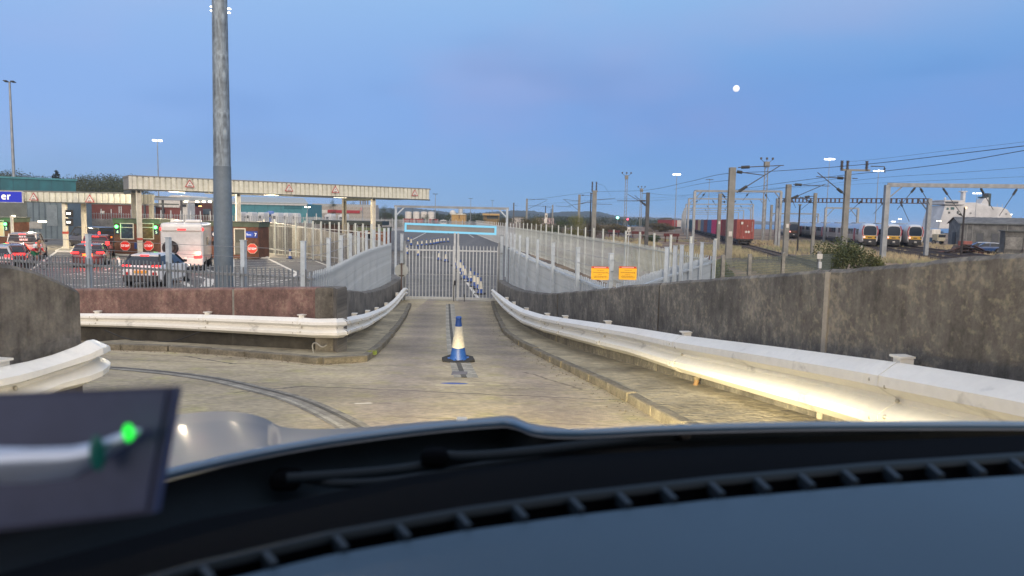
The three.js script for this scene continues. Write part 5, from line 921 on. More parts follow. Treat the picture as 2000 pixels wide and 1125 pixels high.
function mast(px, yTop, d, lit, label, o = {}) {
  const b = onG(px, d), h = at(px, yTop, d).y, g = thing('light_mast', b, 0, label, 'light mast', null), r = o.r || 0.16;
  mb().rod(V(0, 0, 0), V((o.lean || 0), h, 0), r, r * 0.5, 12).build('shaft', o.m || M.galv, g);
  const n = o.n || 4, w = o.w || 1.3, lm = lit ? glow([1, 0.93, 0.74], 9) : M.steelDark;
  for (let i = 0; i < n; i++) { const a = i / n * Math.PI * 2 + 0.4, x = Math.cos(a) * w + (o.lean || 0), z = Math.sin(a) * w; mb().rod(V(o.lean || 0, h - 0.05, 0), V(x, h + 0.1, z), 0.05, 0.04, 6).build('arm', M.steelDark, g); mb().rbox(x, h + 0.05, z, 0.8 * (o.k || 1), 0.26 * (o.k || 1), 0.6 * (o.k || 1), 0.12 * (o.k || 1)).build('lamp', lm, g); }
  return g;
}
mast(31, 160, 122, false, 'tall unlit light mast at the far left, against the sky', { r: 0.3, w: 0.7, k: 0.7, lean: -0.1 });
mast(311, 275, 170, true, 'lit floodlight mast left of the big pole', { w: 0.8 });
mast(437, 20, 105, true, 'lit floodlight mast almost hidden behind the big pole, its lamps showing on both sides', { w: 1.5, k: 0.6 });
mast(600.5, 405, 190, true, 'short street lamp with a bright head beside the teal warehouse', { r: 0.1, w: 0.55, n: 2, k: 0.7 });
for (const [px, y, d, l] of [[708, 392, 260, 'thin dark mast nearest the canopy column'], [850, 379, 330, 'thin unlit mast against the sky right of the tall canopy'], [919, 388, 420, 'thin unlit mast over the tan building'], [961, 392, 480, 'thin unlit mast right of the tan building'], [697, 402, 330, 'thin pale mast standing behind the end of the tall canopy']]) mast(px, y, d, false, l, { r: 0.2, w: 0.9, k: 0.9 });
mast(1318.5, 341, 250, true, 'lit floodlight mast left of the container train', { w: 0.9 });
mast(1613.5, 311, 270, true, 'bright floodlight mast over the train yard, left of the crossarm mast', { w: 1.1, k: 1.5 });
mast(1710, 334, 240, true, 'lit floodlight mast over the train yard, right of the crossarm mast', { w: 1.1 });
mast(1382.5, 351, 300, false, 'unlit floodlight mast above the container train', { w: 1.1 });
mast(1904.5, 378, 330, true, 'lit floodlight mast in front of the white ship', { w: 1.2, k: 1.1 });
mast(1834, 432, 240, true, 'short lit lamp beside the ship and the blue container', { w: 0.4, n: 2, k: 0.6, r: 0.1 });
mast(1758, 428, 420, true, 'small distant lamp on the horizon above the trains', { w: 0.3, n: 2, k: 1.2, r: 0.1 });
mast(1745.5, 433, 330, true, 'small distant lamp just above the middle train', { w: 0.4, n: 2, k: 0.9, r: 0.1 });

function leafGeo(clumps, n, size, base, sd) { // many leaf-sized faces through ellipsoid clumps
  seed = sd; const P = [], C = [], tot = clumps.reduce((s, c) => s + c[3] * c[4] * c[5], 0);
  for (const [cx, cy, cz, rx, ry, rz] of clumps) {
    const k = Math.max(6, Math.round(n * rx * ry * rz / tot)), tone = rr(0.72, 1.25);
    for (let i = 0; i < k; i++) {
      const u = rr(-1, 1), a = rr(0, 6.283), s = Math.sqrt(1 - u * u), q = Math.pow(rnd(), 0.45) * (0.86 + 0.3 * rnd());
      const x = cx + rx * q * s * Math.cos(a), y = cy + ry * q * u, z = cz + rz * q * s * Math.sin(a), e = V(rr(-1, 1), rr(-1, 1), rr(-1, 1)).normalize(), f = V(rr(-1, 1), rr(-1, 1), rr(-1, 1)).cross(e).normalize(), l = size * rr(0.6, 1.4), w = l * rr(0.4, 0.7), t = tone * rr(0.7, 1.3), b = rr(0.9, 1.15);
      const A = V(x, y, z).addScaledVector(e, -l / 2), B = V(x, y, z).addScaledVector(f, w / 2), D = V(x, y, z).addScaledVector(e, l / 2), E = V(x, y, z).addScaledVector(f, -w / 2);
      for (const p of [A, B, D, A, D, E]) { P.push(p.x, p.y, p.z); C.push(base[0] * t * b, base[1] * t, base[2] * t / b); }
    }
  }
  const g = new THREE.BufferGeometry(); g.setAttribute('position', new THREE.Float32BufferAttribute(P, 3)); g.setAttribute('color', new THREE.Float32BufferAttribute(C, 3)); g.computeVertexNormals(); boxUV(g); return g;
}
const leafM = new THREE.MeshStandardMaterial({ vertexColors: true, roughness: 0.95, side: THREE.DoubleSide });
function plant(kind, px, yTop, d, wpx, base, label, o = {}) { // tree or bush standing where seen
  const b = onG(px, d), H = at(px, yTop, d).y, R = wpx / F * d / 2, g = thing(kind, b, 0, label, o.cat || (kind === 'bush' ? 'bush' : 'tree'), null);
  seed = Math.round(px * 31 + yTop * 7); const cl = [], lo = o.lo ?? (kind === 'bush' ? 0.1 : 0.35), n = o.clumps || 9;
  if (o.conifer) for (let i = 0; i < 13; i++) { const t = i / 13, r = R * (1 - t) * rr(0.8, 1.15) + 0.3; for (let k = 0; k < 4; k++) { const a = k * 1.57 + i; cl.push([Math.cos(a) * r * 0.5, H * (0.12 + 0.86 * t), Math.sin(a) * r * 0.5, r * 0.6, H * 0.05, r * 0.6]); } }
  else for (let i = 0; i < n; i++) { const a = rr(0, 6.28), q = Math.sqrt(rnd()) * 0.62, y = lerp(lo, 0.8, rnd()), s = 0.38 * Math.sqrt(Math.max(0.2, 1 - Math.abs(y - 0.55) * 1.2)); cl.push([Math.cos(a) * R * q, H * y, Math.sin(a) * R * q, R * s * rr(0.9, 1.4), Math.min(H * 0.2, R * s) * rr(0.9, 1.3), R * s * rr(0.9, 1.4)]); }
  if (!o.conifer) cl.push([0, H * 0.82, 0, R * 0.4, H * 0.17, R * 0.4]);
  const gr = leafGeo(cl, o.n || 6000, o.size || Math.max(0.11, R * 0.042), base, Math.round(px * 13 + 5)); const m = new THREE.Mesh(gr, leafM); m.name = 'crown'; m.castShadow = m.receiveShadow = true; g.add(m);
  const t = mb(), tr = o.trunk || Math.max(0.04, R * 0.06); t.rod(V(0, 0, 0), V(rr(-0.1, 0.1) * R, H * (kind === 'bush' ? 0.5 : 0.75), 0), tr, tr * 0.4, 8); for (let i = 0; i < 5; i++) { const c = cl[i % cl.length]; t.rod(V(0, H * lo * rr(0.5, 1), 0), V(c[0], c[1], c[2]), tr * 0.45, tr * 0.15, 5); }
  t.build(kind === 'bush' ? 'stems' : 'trunk', M.bark, g); return g;
}
const dkG = [0.026, 0.04, 0.018], mdG = [0.05, 0.07, 0.03], olG = [0.10, 0.095, 0.035], brG = [0.085, 0.075, 0.042], blG = [0.022, 0.04, 0.034], paG = [0.12, 0.14, 0.10];
{ // wood on the slope at the far left, one mass
  const cl = []; seed = 77; for (let i = 0; i < 150; i++) { const px = rr(-120, 275), d = rr(225, 275), top = interp([[-120, 336], [0, 336], [40, 339], [70, 344], [100, 350], [150, 349], [185, 342], [220, 344], [262, 349], [290, 352]], 1, px) + rr(0, 8), p = at(px, top, d), r = rr(3, 6.5); cl.push([p.x, p.y - r * 0.8, p.z, r, r, r]); for (let y = p.y - r * 2; y > 2; y -= 5) cl.push([p.x + rr(-3, 3), y, p.z + 3, r * 1.1, r * 0.9, r * 1.1]); }
  const m = new THREE.Mesh(leafGeo(cl, 170000, 0.42, [0.05, 0.062, 0.03], 78), leafM); m.name = numbered('wood'); m.castShadow = m.receiveShadow = true; scene.add(m); tag(m, 'dark wooded slope behind the low canopy and the teal building', 'wood', null, 'stuff');
}
plant('conifer_tree', 114, 327, 205, 56, [0.014, 0.022, 0.016], 'dark conifer rising above the teal building at the left', { conifer: true, n: 5000, size: 0.7 });
for (const [px, y, d, w, c, l] of [[440, 381, 300, 50, dkG, 'dark tree behind the big pole under the tall canopy'], [478, 385, 310, 36, mdG, 'tree over the teal warehouse roof, left one'], [498, 383, 305, 30, dkG, 'tree over the teal warehouse roof, second from the left'], [524, 385, 320, 34, paG, 'pale thin tree over the teal warehouse roof'], [552, 386, 320, 34, paG, 'pale thin tree over the right half of the teal warehouse roof'], [586, 388, 330, 26, paG, 'pale thin tree above the right gable of the teal warehouse'], [615, 397, 320, 16, dkG, 'small round dark tree between the teal warehouse and the white building'], [650, 386, 300, 22, mdG, 'tree rising just right of the rear canopy column'], [669, 399, 330, 16, dkG, 'low dark tree over the white building'], [690, 391, 315, 24, dkG, 'dark tree over the white building near its right end'], [752, 398, 240, 30, mdG, 'loose tree left of the gantry leg'], [765, 404, 300, 26, dkG, 'dark tree directly behind the left gantry leg']])
  plant('tree', px, y, d, w, c, l, { n: 4000 });
for (const [px, y, d, w, c, l] of [[776, 420, 230, 40, mdG, 'dark bush at the foot of the left gantry leg'], [830, 417, 330, 22, mdG, 'round bush in front of the white tanks'], [854, 412, 340, 20, dkG, 'dark bush between the tanks and the tan building'], [935, 415, 270, 36, dkG, 'big dark bush in front of the tan building'], [877, 416, 320, 14, mdG, 'small bush left of the tan building'], [988, 424, 150, 46, brG, 'brown bush behind the right gantry leg'], [1030, 424, 130, 56, brG, 'wide brown green bush right of the gantry'], [1062, 422, 125, 56, olG, 'olive bush between the gantry and the tall yellow green bush'], [1122, 417, 118, 66, [0.115, 0.12, 0.03], 'tall yellow green bush left of the crossarm mast'], [1098, 428, 112, 60, mdG, 'dark low bush at the foot of the tall yellow green bush'], [1158, 432, 122, 70, brG, 'brown bush around the crossarm mast foot'], [1200, 436, 190, 90, brG, 'wide brown scrub below the green rail signal'], [1290, 434, 240, 70, brG, 'brown scrub right of the diagonal arm mast'], [1274, 458, 118, 40, mdG, 'green bush beside the right hand buffer stop'], [1412, 505, 29, 70, [0.09, 0.11, 0.03], 'green bush at the foot of the mesh fence']])
  plant('bush', px, y, d, w, c, l, { n: 7500, clumps: 18 });
plant('bush', 1650, 458, 33, 118, [0.055, 0.07, 0.028], 'dark green bush behind the right wall, in front of the trains', { n: 9000, clumps: 22, size: 0.09 });
plant('bush', 1705, 487, 34, 84, [0.07, 0.08, 0.03], 'low green bush behind the right wall, right of the dark bush', { n: 4000, clumps: 14, size: 0.09 });

// ---- buildings behind the kiosks
function block(name, cat, px0, px1, yTop, d, depth, m, label, extra, turn = 0) {
  const b = at(px1, yTop, d), h = b.y, k0 = (px0 - 1000) / F - 0.0, c = Math.cos(turn), sn = Math.sin(turn), w = (b.x - at(px0, yTop, d).x) / (c - k0 * sn), g = thing(name, V(b.x - c * w / 2, 0, -d + sn * w / 2), turn, label, cat);
  mb().box(0, h / 2, -depth / 2, w, h, depth).build('wall', m, g); g.updateMatrixWorld(true);
  const P = (px, py) => { const r = ray(px, py), n = V(sn, 0, c), t = b.clone().sub(V(0, EYE, 0)).dot(n) / r.dot(n); return g.worldToLocal(r.multiplyScalar(t).add(V(0, EYE, 0))); };
  const R = (x0, y0, x1, y1, nm, mm, t = 0.08, parent) => { const p = P(x0, y1), q = P(x1, y0); return mb().box((p.x + q.x) / 2, (p.y + q.y) / 2, t / 2, q.x - p.x, q.y - p.y, t).build(nm, mm, parent || g); };
  if (extra) extra(g, R, w, h, depth); return g;
}
const panels = (g, w, h, n, m) => { for (let i = 1; i < n; i++) mb().box(-w / 2 + w * i / n, h / 2, 0.02, 0.12, h, 0.06).build('panel_joint', m, g); };
block('warehouse', 'warehouse', -80, 148, 353.5, 125, 16, M.teal, 'dark teal shed rising behind the low canopy at the far left', (g, R, w, h) => { panels(g, w, h, 9, mat([0.01, 0.11, 0.15], 0.6)); mb().box(0, h + 0.15, -8, w + 0.4, 0.3, 16.4).build('roof_edge', M.tealLight, g); }, 0.6);
block('office_building', 'building', -60, 52, 394, 92, 6, mat([0.14, 0.16, 0.15], 0.8, { map: U.d4 }), 'grey green wall of a building under the low canopy', (g, R) => { R(-40, 405, -5, 425, 'window', M.glass); R(24, 421, 30, 425, 'lamp', glowWarm, 0.2); });
block('office_building', 'building', 52.5, 121, 393, 86, 6, mat([0.13, 0.18, 0.22], 0.6, { map: U.d4 }), 'blue grey panelled building under the low canopy with reflections in its lower windows', (g, R, w, h) => { panels(g, w, h, 6, mat([0.09, 0.13, 0.17], 0.6)); R(54, 433, 82, 446, 'lower_window', mat([0.33, 0.34, 0.33], 0.4)); R(75, 431.5, 91, 434, 'strip_lamp', glowWarm, 0.1); R(93, 400, 112, 441, 'door_panel', mat([0.18, 0.23, 0.27], 0.5)); });
{ // lit arrow boxes on the island by the low canopy column
  for (const [py, l] of [[417, 'upper black lamp box beside the low canopy column'], [434, 'lower black lamp box beside the low canopy column']]) { const p = at(135.5, py, 63.5), g = thing('lamp_box', p, 0, l, 'lamp box'); mb().rbox(0, 0, 0, 0.56, 0.62, 0.24, 0.03).build('case', M.black, g); mb().rbox(0, 0, 0.13, 0.34, 0.14, 0.05, 0.02).build('lamp', glowWhite, g); mb().box(-0.32, 0, 0, 0.1, 0.06, 0.06).build('bracket', M.steelDark, g); }
}
{ const a = at(124, 429, 95), b = at(625, 434, 98), g = thing('concrete_wall', V(0, 0, 0), 0, 'long grey concrete wall behind the kiosks, below the yard fence', 'wall'); wall([{ x: a.x, z: a.z, top: 2.35, bot: 0 }, { x: b.x, z: b.z, top: 2.3, bot: 0 }], 0.3, -1, mat([0.27, 0.275, 0.28], 0.85, { map: U.g6 }), g);
  fence([[a.x, a.z - 0.5], [b.x, b.z - 0.5]], { gap: 0.3, top: 3.15, rail: 3.0, post: 3.6, mat: M.galv, postMat: M.galvLight, posts: [...Array(26)].map((_, i) => (i + 0.5) / 26), postW: 0.1, paleW: 0.08 }, 'grey yard fence on top of the long grey wall behind the kiosks'); }
block('brick_building', 'building', 178, 300, 400, 135, 10, M.redBrown, 'red brick building behind the kiosk with two windows', (g, R) => { R(196, 412, 204, 418, 'drain', M.white, 0.1); for (const x of [232, 236]) R(x, 403, x + 1.4, 416, 'downpipe', M.galvLight, 0.15); mb().box(0, at(230, 400, 135).y + 0.1, -5, 11.6, 0.2, 10.3).build('roof_edge', M.grey, g); }, 0.5);
block('brick_building', 'building', 304, 352, 402, 138, 10, mat([0.22, 0.07, 0.06], 0.8), 'red brick block under the blue grey walkway roof', (g, R) => { R(304, 402, 351, 404.5, 'parapet', M.white, 0.2); R(315, 408, 322, 416, 'window', M.glass); });
block('site_cabin', 'cabin', 353, 366, 396.5, 128, 3, M.white, 'white cabin at the end of the walkway roof', (g, R) => { R(355, 399, 364, 404, 'window', M.glass); R(353, 396, 366, 397.5, 'roof_edge', M.grey, 0.2); });
block('brick_building', 'building', 367, 415, 397, 150, 8, mat([0.10, 0.04, 0.035], 0.8), 'dark brick building left of the big pole with an orange lamp', (g, R) => { R(389, 402, 394, 408, 'lamp', glow([1, 0.62, 0.22], 4), 0.3); R(370, 408, 412, 418, 'blue_fence_panel', mat([0.08, 0.12, 0.16], 0.6), 0.4); });
{ const d = 116, g = thing('walkway_roof', V(0, 0, 0), 0, 'long blue grey covered walkway roof on posts behind the kiosks', 'walkway roof'), a = at(276, 384, d), b = at(416, 392, d); mb().box((a.x + b.x) / 2, (a.y + b.y) / 2, -d - 1.5, b.x - a.x, 0.5, 3).build('roof', mat([0.26, 0.31, 0.37], 0.6), g); for (const px of [280, 315.5, 352, 414]) mb().box(at(px, 400, d).x, a.y / 2, -d - 0.4, 0.26, a.y, 0.26).build('post', M.steelDark, g); for (const px of [363, 385, 398, 410]) { const p = at(px, 391.5, d - 0.2); mb().rbox(p.x, p.y - 0.2, p.z, 0.45, 0.22, 0.3, 0.05).build('lamp', glow([1, 0.88, 0.6], 7), g); } }
{ const p = onG(352, 150), g = thing('marquee_tent', p, 0, 'white marquee tent roof above the walkway roof', 'tent'), h = at(352, 380.5, 150).y; const s = new THREE.Shape([[-4.2, 0], [4.2, 0], [4.2, h - 1.1], [1.6, h - 0.1], [-1.6, h - 0.1], [-4.2, h - 1.1]].map((q) => new THREE.Vector2(...q))), e = new THREE.ExtrudeGeometry(s, { depth: 9, bevelEnabled: false }); e.translate(0, 0, -9); mb().add(e).build('canvas', M.white, g); }
block('warehouse', 'warehouse', 446, 600, 398.5, 262, 20, M.tealLight, 'long teal warehouse with a pale roof beyond the parked trucks', (g, R, w, h, dp) => { panels(g, w, h, 6, M.teal); const sl = loft([[V(-w / 2 - 0.5, h, 0.6), V(w / 2 + 0.5, h, 0.6), V(w / 2 + 0.5, h + 0.25, 0.6), V(-w / 2 - 0.5, h + 0.25, 0.6)], [V(-w / 2 - 0.5, h + 2.0, -dp / 2), V(w / 2 - 4, h + 2.0, -dp / 2), V(w / 2 - 4, h + 2.3, -dp / 2), V(-w / 2 - 0.5, h + 2.3, -dp / 2)]]); mb().add(sl).build('roof', mat([0.36, 0.41, 0.43], 0.6), g); R(555, 400, 590, 408, 'dark_panel', M.teal); R(447, 396.5, 600, 398.5, 'gutter', M.galvLight, 0.4); });
block('low_building', 'building', 608, 728, 404.5, 300, 14, mat([0.42, 0.40, 0.36], 0.7), 'long white low building with a red band beyond the trucks', (g, R, w, h, dp) => { R(640, 411, 703, 415.5, 'red_band', mat([0.38, 0.02, 0.03], 0.6), 0.3); R(608, 410.5, 640, 416, 'pale_panel', M.white, 0.25); R(704.5, 405.5, 708.5, 411.5, 'red_logo_board', mat([0.6, 0.3, 0.3], 0.5), 0.6); mb().box(0, h + 0.5, -dp / 2, w, 0.9, dp * 0.8).build('roof', mat([0.40, 0.42, 0.42], 0.7), g); });
for (const [i, px] of [704, 709, 713, 718].entries()) { const p = onG(px, 360), h = at(px, 390 - (i % 2) * 5, 360).y, g = thing('chimney_stack', p, 0, ['leftmost of the four thin grey stacks behind the tall canopy end', 'second of the four thin grey stacks behind the tall canopy end', 'third of the four thin grey stacks behind the tall canopy end', 'rightmost of the four thin grey stacks behind the tall canopy end'][i], 'chimney'); mb().rod(V(0, 0, 0), V(0, h, 0), 0.42, 0.36, 12).build('shaft', M.steelMast, g); mb().rod(V(0, h - 0.6, 0), V(0, h, 0), 0.46, 0.46, 12).build('cap', M.steelDark, g); }
for (const [i, px] of [797.5, 813, 828, 842].entries()) { const p = onG(px, 420), h = at(px, 412.5, 420).y, g = thing('storage_tank', p, 0, ['leftmost of the four white storage tanks', 'second from the left of the four white storage tanks', 'third from the left of the four white storage tanks', 'rightmost of the four white storage tanks'][i], 'tank', 'white tanks beyond the roadway'); mb().rod(V(0, 0, 0), V(0, h - 0.3, 0), 1.9, 1.9, 20).build('shell', M.white, g); mb().rod(V(0, h - 0.3, 0), V(0, h, 0), 1.95, 0.3, 20).build('roof', mat([0.5, 0.5, 0.5], 0.6), g); }
for (const [i, px] of [795, 808, 821, 845, 850].entries()) { const p = onG(px, 300), g = thing('parked_trailer', p, 0, `red trailer in the row below the white tanks, ${['first', 'second', 'third', 'fourth', 'fifth'][i]} from the left`, 'trailer', 'red trailers below the tanks'); mb().rbox(0, 1.5, 0, 2.3, 1.7, 5, 0.06).build('box', mat([0.30, 0.04, 0.03], 0.6), g); mb().box(0, 0.45, 0, 2.1, 0.5, 4).build('undercarriage', M.black, g); }
block('low_building', 'building', 882, 909, 418.5, 300, 8, mat([0.50, 0.33, 0.12], 0.8), 'tan block of the building across the end of the roadway', (g, R) => { R(896, 420, 898, 427, 'post', mat([0.2, 0.12, 0.05], 0.7), 0.3); R(882, 417.6, 909, 419, 'roof_edge', M.cream, 0.4); });
block('low_building', 'building', 944, 975, 420, 305, 8, mat([0.30, 0.22, 0.10], 0.8), 'tan open fronted wing right of the big dark bush', (g, R) => { R(943, 417.5, 976, 420.5, 'roof', mat([0.52, 0.36, 0.15], 0.7), 3); R(951, 421.5, 973, 427, 'window', mat([0.05, 0.07, 0.06], 0.4)); });
{ const p = onG(884, 420), g = thing('storage_dome', p, 0, 'white dome above the tan building', 'dome'), h = at(884, 410.5, 420).y; mb().ball(0, h - 1.7, 0, 1.75).build('shell', M.white, g); mb().rod(V(0, 0, 0), V(0, h - 1.5, 0), 1.5, 1.6, 16).build('base', M.grey, g); }
{ const p = onG(899.5, 430), g = thing('storage_tank', p, 0, 'grey white silo behind the tan building', 'silo'), h = at(899, 407, 430).y; mb().rod(V(0, 0, 0), V(0, h, 0), 1.3, 1.3, 18).build('shell', M.galvLight, g); mb().rod(V(0, h, 0), V(0, h + 0.7, 0), 1.35, 0.2, 18).build('roof', M.galvLight, g); }
{ const p = onG(866, 230), g = thing('parked_van', p, 0.1, 'small white van beyond the far fence, left of the tan building', 'van'); mb().rbox(0, 1.35, 0, 1.9, 2.1, 4.6, 0.2).build('body', M.white, g); mb().rbox(0, 1.9, 2.28, 1.6, 0.55, 0.06, 0.02).build('rear_window', M.glass, g); for (const s of [1, -1]) for (const z of [-1.4, 1.4]) wheelAt(g, s * 0.86, 0.33, z, 0.33, 0.2); }
// ---- tractor units parked in the yard
function tractor(paint, label) {
  const g = thing('tractor_unit', V(0, 0, 0), 0, label, 'truck', null);
  mb().rbox(0, 2.05, -1.6, 2.45, 2.5, 2.1, 0.18).build('cab', paint, g); mb().rbox(0, 3.35, -1.35, 2.2, 0.5, 1.5, 0.2).build('roof_deflector', paint, g);
  mb().rbox(0, 2.4, -2.66, 2.15, 0.85, 0.06, 0.03).build('windscreen', M.glass, g); mb().box(0, 1.3, -2.66, 2.2, 0.6, 0.06).build('grille', M.greyDark, g); mb().rbox(0, 0.7, -2.58, 2.45, 0.5, 0.3, 0.08).build('bumper', paint, g);
  mb().box(0, 0.85, 0.9, 0.95, 0.3, 4.4).build('chassis', M.black, g); mb().rbox(0, 1.08, 1.6, 1.1, 0.12, 1.2, 0.04).build('coupling_plate', M.steelDark, g);
  for (const s of [1, -1]) { mb().rbox(s * 1.235, 2.4, -1.7, 0.04, 0.7, 0.8, 0.02).build('side_window', M.glass, g); mb().rbox(s * 1.38, 2.4, -2.5, 0.2, 0.6, 0.12, 0.04).build('mirror', M.black, g); mb().rbox(s * 1.0, 0.75, 0.1, 0.45, 0.6, 1.2, 0.06).build('fuel_tank', M.galv, g); for (const z of [-1.75, 1.2, 2.4]) wheelAt(g, s * 1.02, 0.5, z, 0.5, 0.36); }
  return g;
}
const white2 = cp([0.66, 0.68, 0.7]);
const tr0 = tractor(white2, 'white tractor unit parked first from the left, just right of the big pole'); const TY = 0.004; tr0.position.copy(onG(457, 186, TY)); tr0.rotation.y = 1.9;
for (const [px, d, l] of [[481, 190, 'white tractor unit parked second from the left, behind the cream column'], [502, 187, 'white tractor unit parked third from the left, left of the blue truck'], [524, 192, 'white tractor unit parked directly in front of the blue truck'], [553, 188, 'white tractor unit parked first right of the blue truck'], [571, 194, 'white tractor unit parked second right of the blue truck'], [587, 196, 'white tractor unit at the right end of the parked row, beside the street lamp'], [655, 200, 'white tractor unit right of the rear canopy column, the left one of two'], [681, 201, 'white tractor unit right of the rear canopy column, the right one of two']]) dup(tr0, onG(px, d, TY), 1.9 + rr(-0.06, 0.06), l);
{ const b = tractor(cp([0.02, 0.13, 0.5]), 'bright blue tractor unit parked behind the white ones'); b.position.copy(onG(540, 205, TY)); b.rotation.y = 1.9; b.scale.setScalar(1.12); }
{ const a = at(556, 436.5, 120), b = at(600, 437.5, 120), g = thing('traffic_barrier', V((a.x + b.x) / 2, a.y - 0.25, -120), 0, 'red and white plastic barrier along the edge of the truck yard', 'barrier'), w = b.x - a.x; for (let i = 0; i < 6; i++) mb().rbox(-w / 2 + w * (i + 0.5) / 6, 0, 0, w / 6 - 0.02, 0.55, 0.3, 0.04).build('segment', i % 2 ? M.white : mat([0.5, 0.1, 0.09], 0.5), g); mb().box(-w * 0.4, -(a.y - 0.25) / 2, 0, 0.1, a.y - 0.25, 0.1).box(w * 0.4, -(a.y - 0.25) / 2, 0, 0.1, a.y - 0.25, 0.1).build('support', M.galv, g); }
// ---- hills along the horizon
function hill(name, prof, d0, d1, d2, m, label) {
  const rows = [[], [], [], [], []]; seed = 5; const X0 = prof[0][0], X1 = prof[prof.length - 1][0];
  for (let px = X0; px <= X1; px += 3) { const y = interp(prof, 1, px) + (rnd() - 0.5) * 1.6, t = at(px, y, d1), k = (px - 1000) / F; [[d0, 0.01], [lerp(d0, d1, 0.5), t.y * 0.62], [d1, t.y], [lerp(d1, d2, 0.5), t.y * 0.6], [d2, 0.01]].forEach(([d, h], i) => rows[i].push(V(k * d, Math.max(0.01, h), -d))); }
  tag(mb().add(gridGeo(rows)).build(name, m, scene), label, null, null, 'structure');
}
const hillT = (() => { const N = 256, a = tileFbm(N, 12, 5, 801, 0.7); return dataTex(N, (i) => { const v = 0.5 + 1.0 * (a[i] - 0.5) + 0.2; return [v, v, v]; }, true); })();
hill('hills', [[-700, 400], [300, 400], [600, 403], [735, 407], [800, 405.5], [840, 410], [880, 415], [930, 416], [970, 413], [1000, 411], [1040, 412], [1062, 416], [1100, 413], [1132, 412.5], [1168, 414], [1190, 419], [1210, 424], [1240, 428]], 1100, 1500, 2300, mat([0.045, 0.075, 0.07], 0.95, { map: rep(hillT, 120) }), 'dark wooded hills along the horizon');  // distance haze put into the bluish hill colour
hill('far_fields', [[1130, 428], [1165, 421.5], [1250, 424], [1330, 427], [1420, 430], [1560, 434.5], [1640, 438]], 1500, 2600, 3600, mat([0.15, 0.15, 0.14], 0.95, { map: rep(hillT, 160) }), 'pale far fields sloping down to the sea');
{ const cl = []; seed = 99; for (let i = 0; i < 120; i++) { const px = rr(720, 1340), d = rr(420, 700), p = at(px, 425.5 + rr(-3, 3) + (px > 1000 ? (px - 1000) * 0.021 : 0), d), r = rr(2.5, 4.5); cl.push([p.x, Math.max(1.5, p.y - r * 0.6), p.z, r * 2.2, r, r]); } const m = new THREE.Mesh(leafGeo(cl, 40000, 0.9, [0.045, 0.06, 0.04], 12), leafM); m.name = numbered('hedgerow'); m.castShadow = true; scene.add(m); tag(m, 'dark hedgerows and scrub running across the far plain', 'hedge', null, 'stuff'); }
for (const [i, [px0, px1, y, d, c]] of [[1000, 1030, 424, 480, [0.5, 0.48, 0.45]], [1048, 1082, 425, 470, [0.55, 0.42, 0.42]], [1164, 1196, 426, 520, [0.16, 0.18, 0.2]], [1296, 1312, 426, 500, [0.2, 0.18, 0.17]]].entries()) block('low_building', 'building', px0, px1, y, d, 10, mat(c, 0.8), ['pale long shed on the plain right of the gantry', 'pinkish white shed behind the white rail signal', 'grey shed near the green rail signal', 'brown shed on the plain left of the container train'][i], (g, R) => R(px0, y - 0.8, px1, y + 0.4, 'roof_edge', M.greyDark, 0.6));
{ const p = ray(1438, 173).normalize().multiplyScalar(2600).add(V(0, EYE, 0)), g = mb().add((() => { const q = new THREE.SphereGeometry(10.5, 32, 24); q.translate(p.x, p.y, p.z); return q; })()).build('sky_moon', glow([0.9, 0.9, 0.97], 0.85), scene); tag(g, 'pale full moon in the blue sky', 'moon'); }

// ================================================================ RAILWAY YARD
const AX = (s) => V(s, 0, -1).normalize();
function track(x0, d0, slope, dA, dB, label) {  // ballast strip, two rails, sleepers
  const g = tag(new THREE.Group(), label, null, null, 'structure'); g.name = numbered('railway_track'); scene.add(g);
  const X = (d) => x0 + (d - d0) * slope, P = []; for (let d = dA; d <= dB; d += 4) P.push({ x: X(d), z: -d });
  mb().add(strip(P, 3.4, () => 0.03, 0), true).build('ballast', mat([0.13, 0.10, 0.085], 0.95, { map: U.g6, bumpMap: U.b1, bumpScale: 0.03 }), g);
  for (const o of [-0.72, 0.72]) { const q = mb(); for (let i = 0; i < P.length - 1; i += 3) { const a = P[i], b = P[Math.min(P.length - 1, i + 3)]; q.bar(V(a.x + o, 0.2, a.z), V(b.x + o, 0.2, b.z), 0.075, 0.15); } q.build('rail', M.rail, g); }
  const s = mb(), an = Math.atan(slope); for (let d = dA; d < Math.min(dB, 130); d += 0.75) s.box(X(d), 0.09, -d, 2.5, 0.14, 0.25, -an); s.build('sleepers', mat([0.10, 0.085, 0.075], 0.95), g).userData.kind = 'stuff';
}
const TS = 0.27, T0 = [[57.0, 119], [61.3, 120], [65.6, 121.5]];
T0.forEach(([x, d], i) => track(x, d, TS, 38, 300, ['railway track leading to the left of the three trains', 'railway track leading to the middle of the three trains', 'railway track leading to the right one of the three trains'][i]));
track(34.9, 112, 0.19, 34, 330, 'railway track under the container train');
track(20.2, 126, 0.12, 122, 420, 'railway track ending at the right hand buffer stop'); 
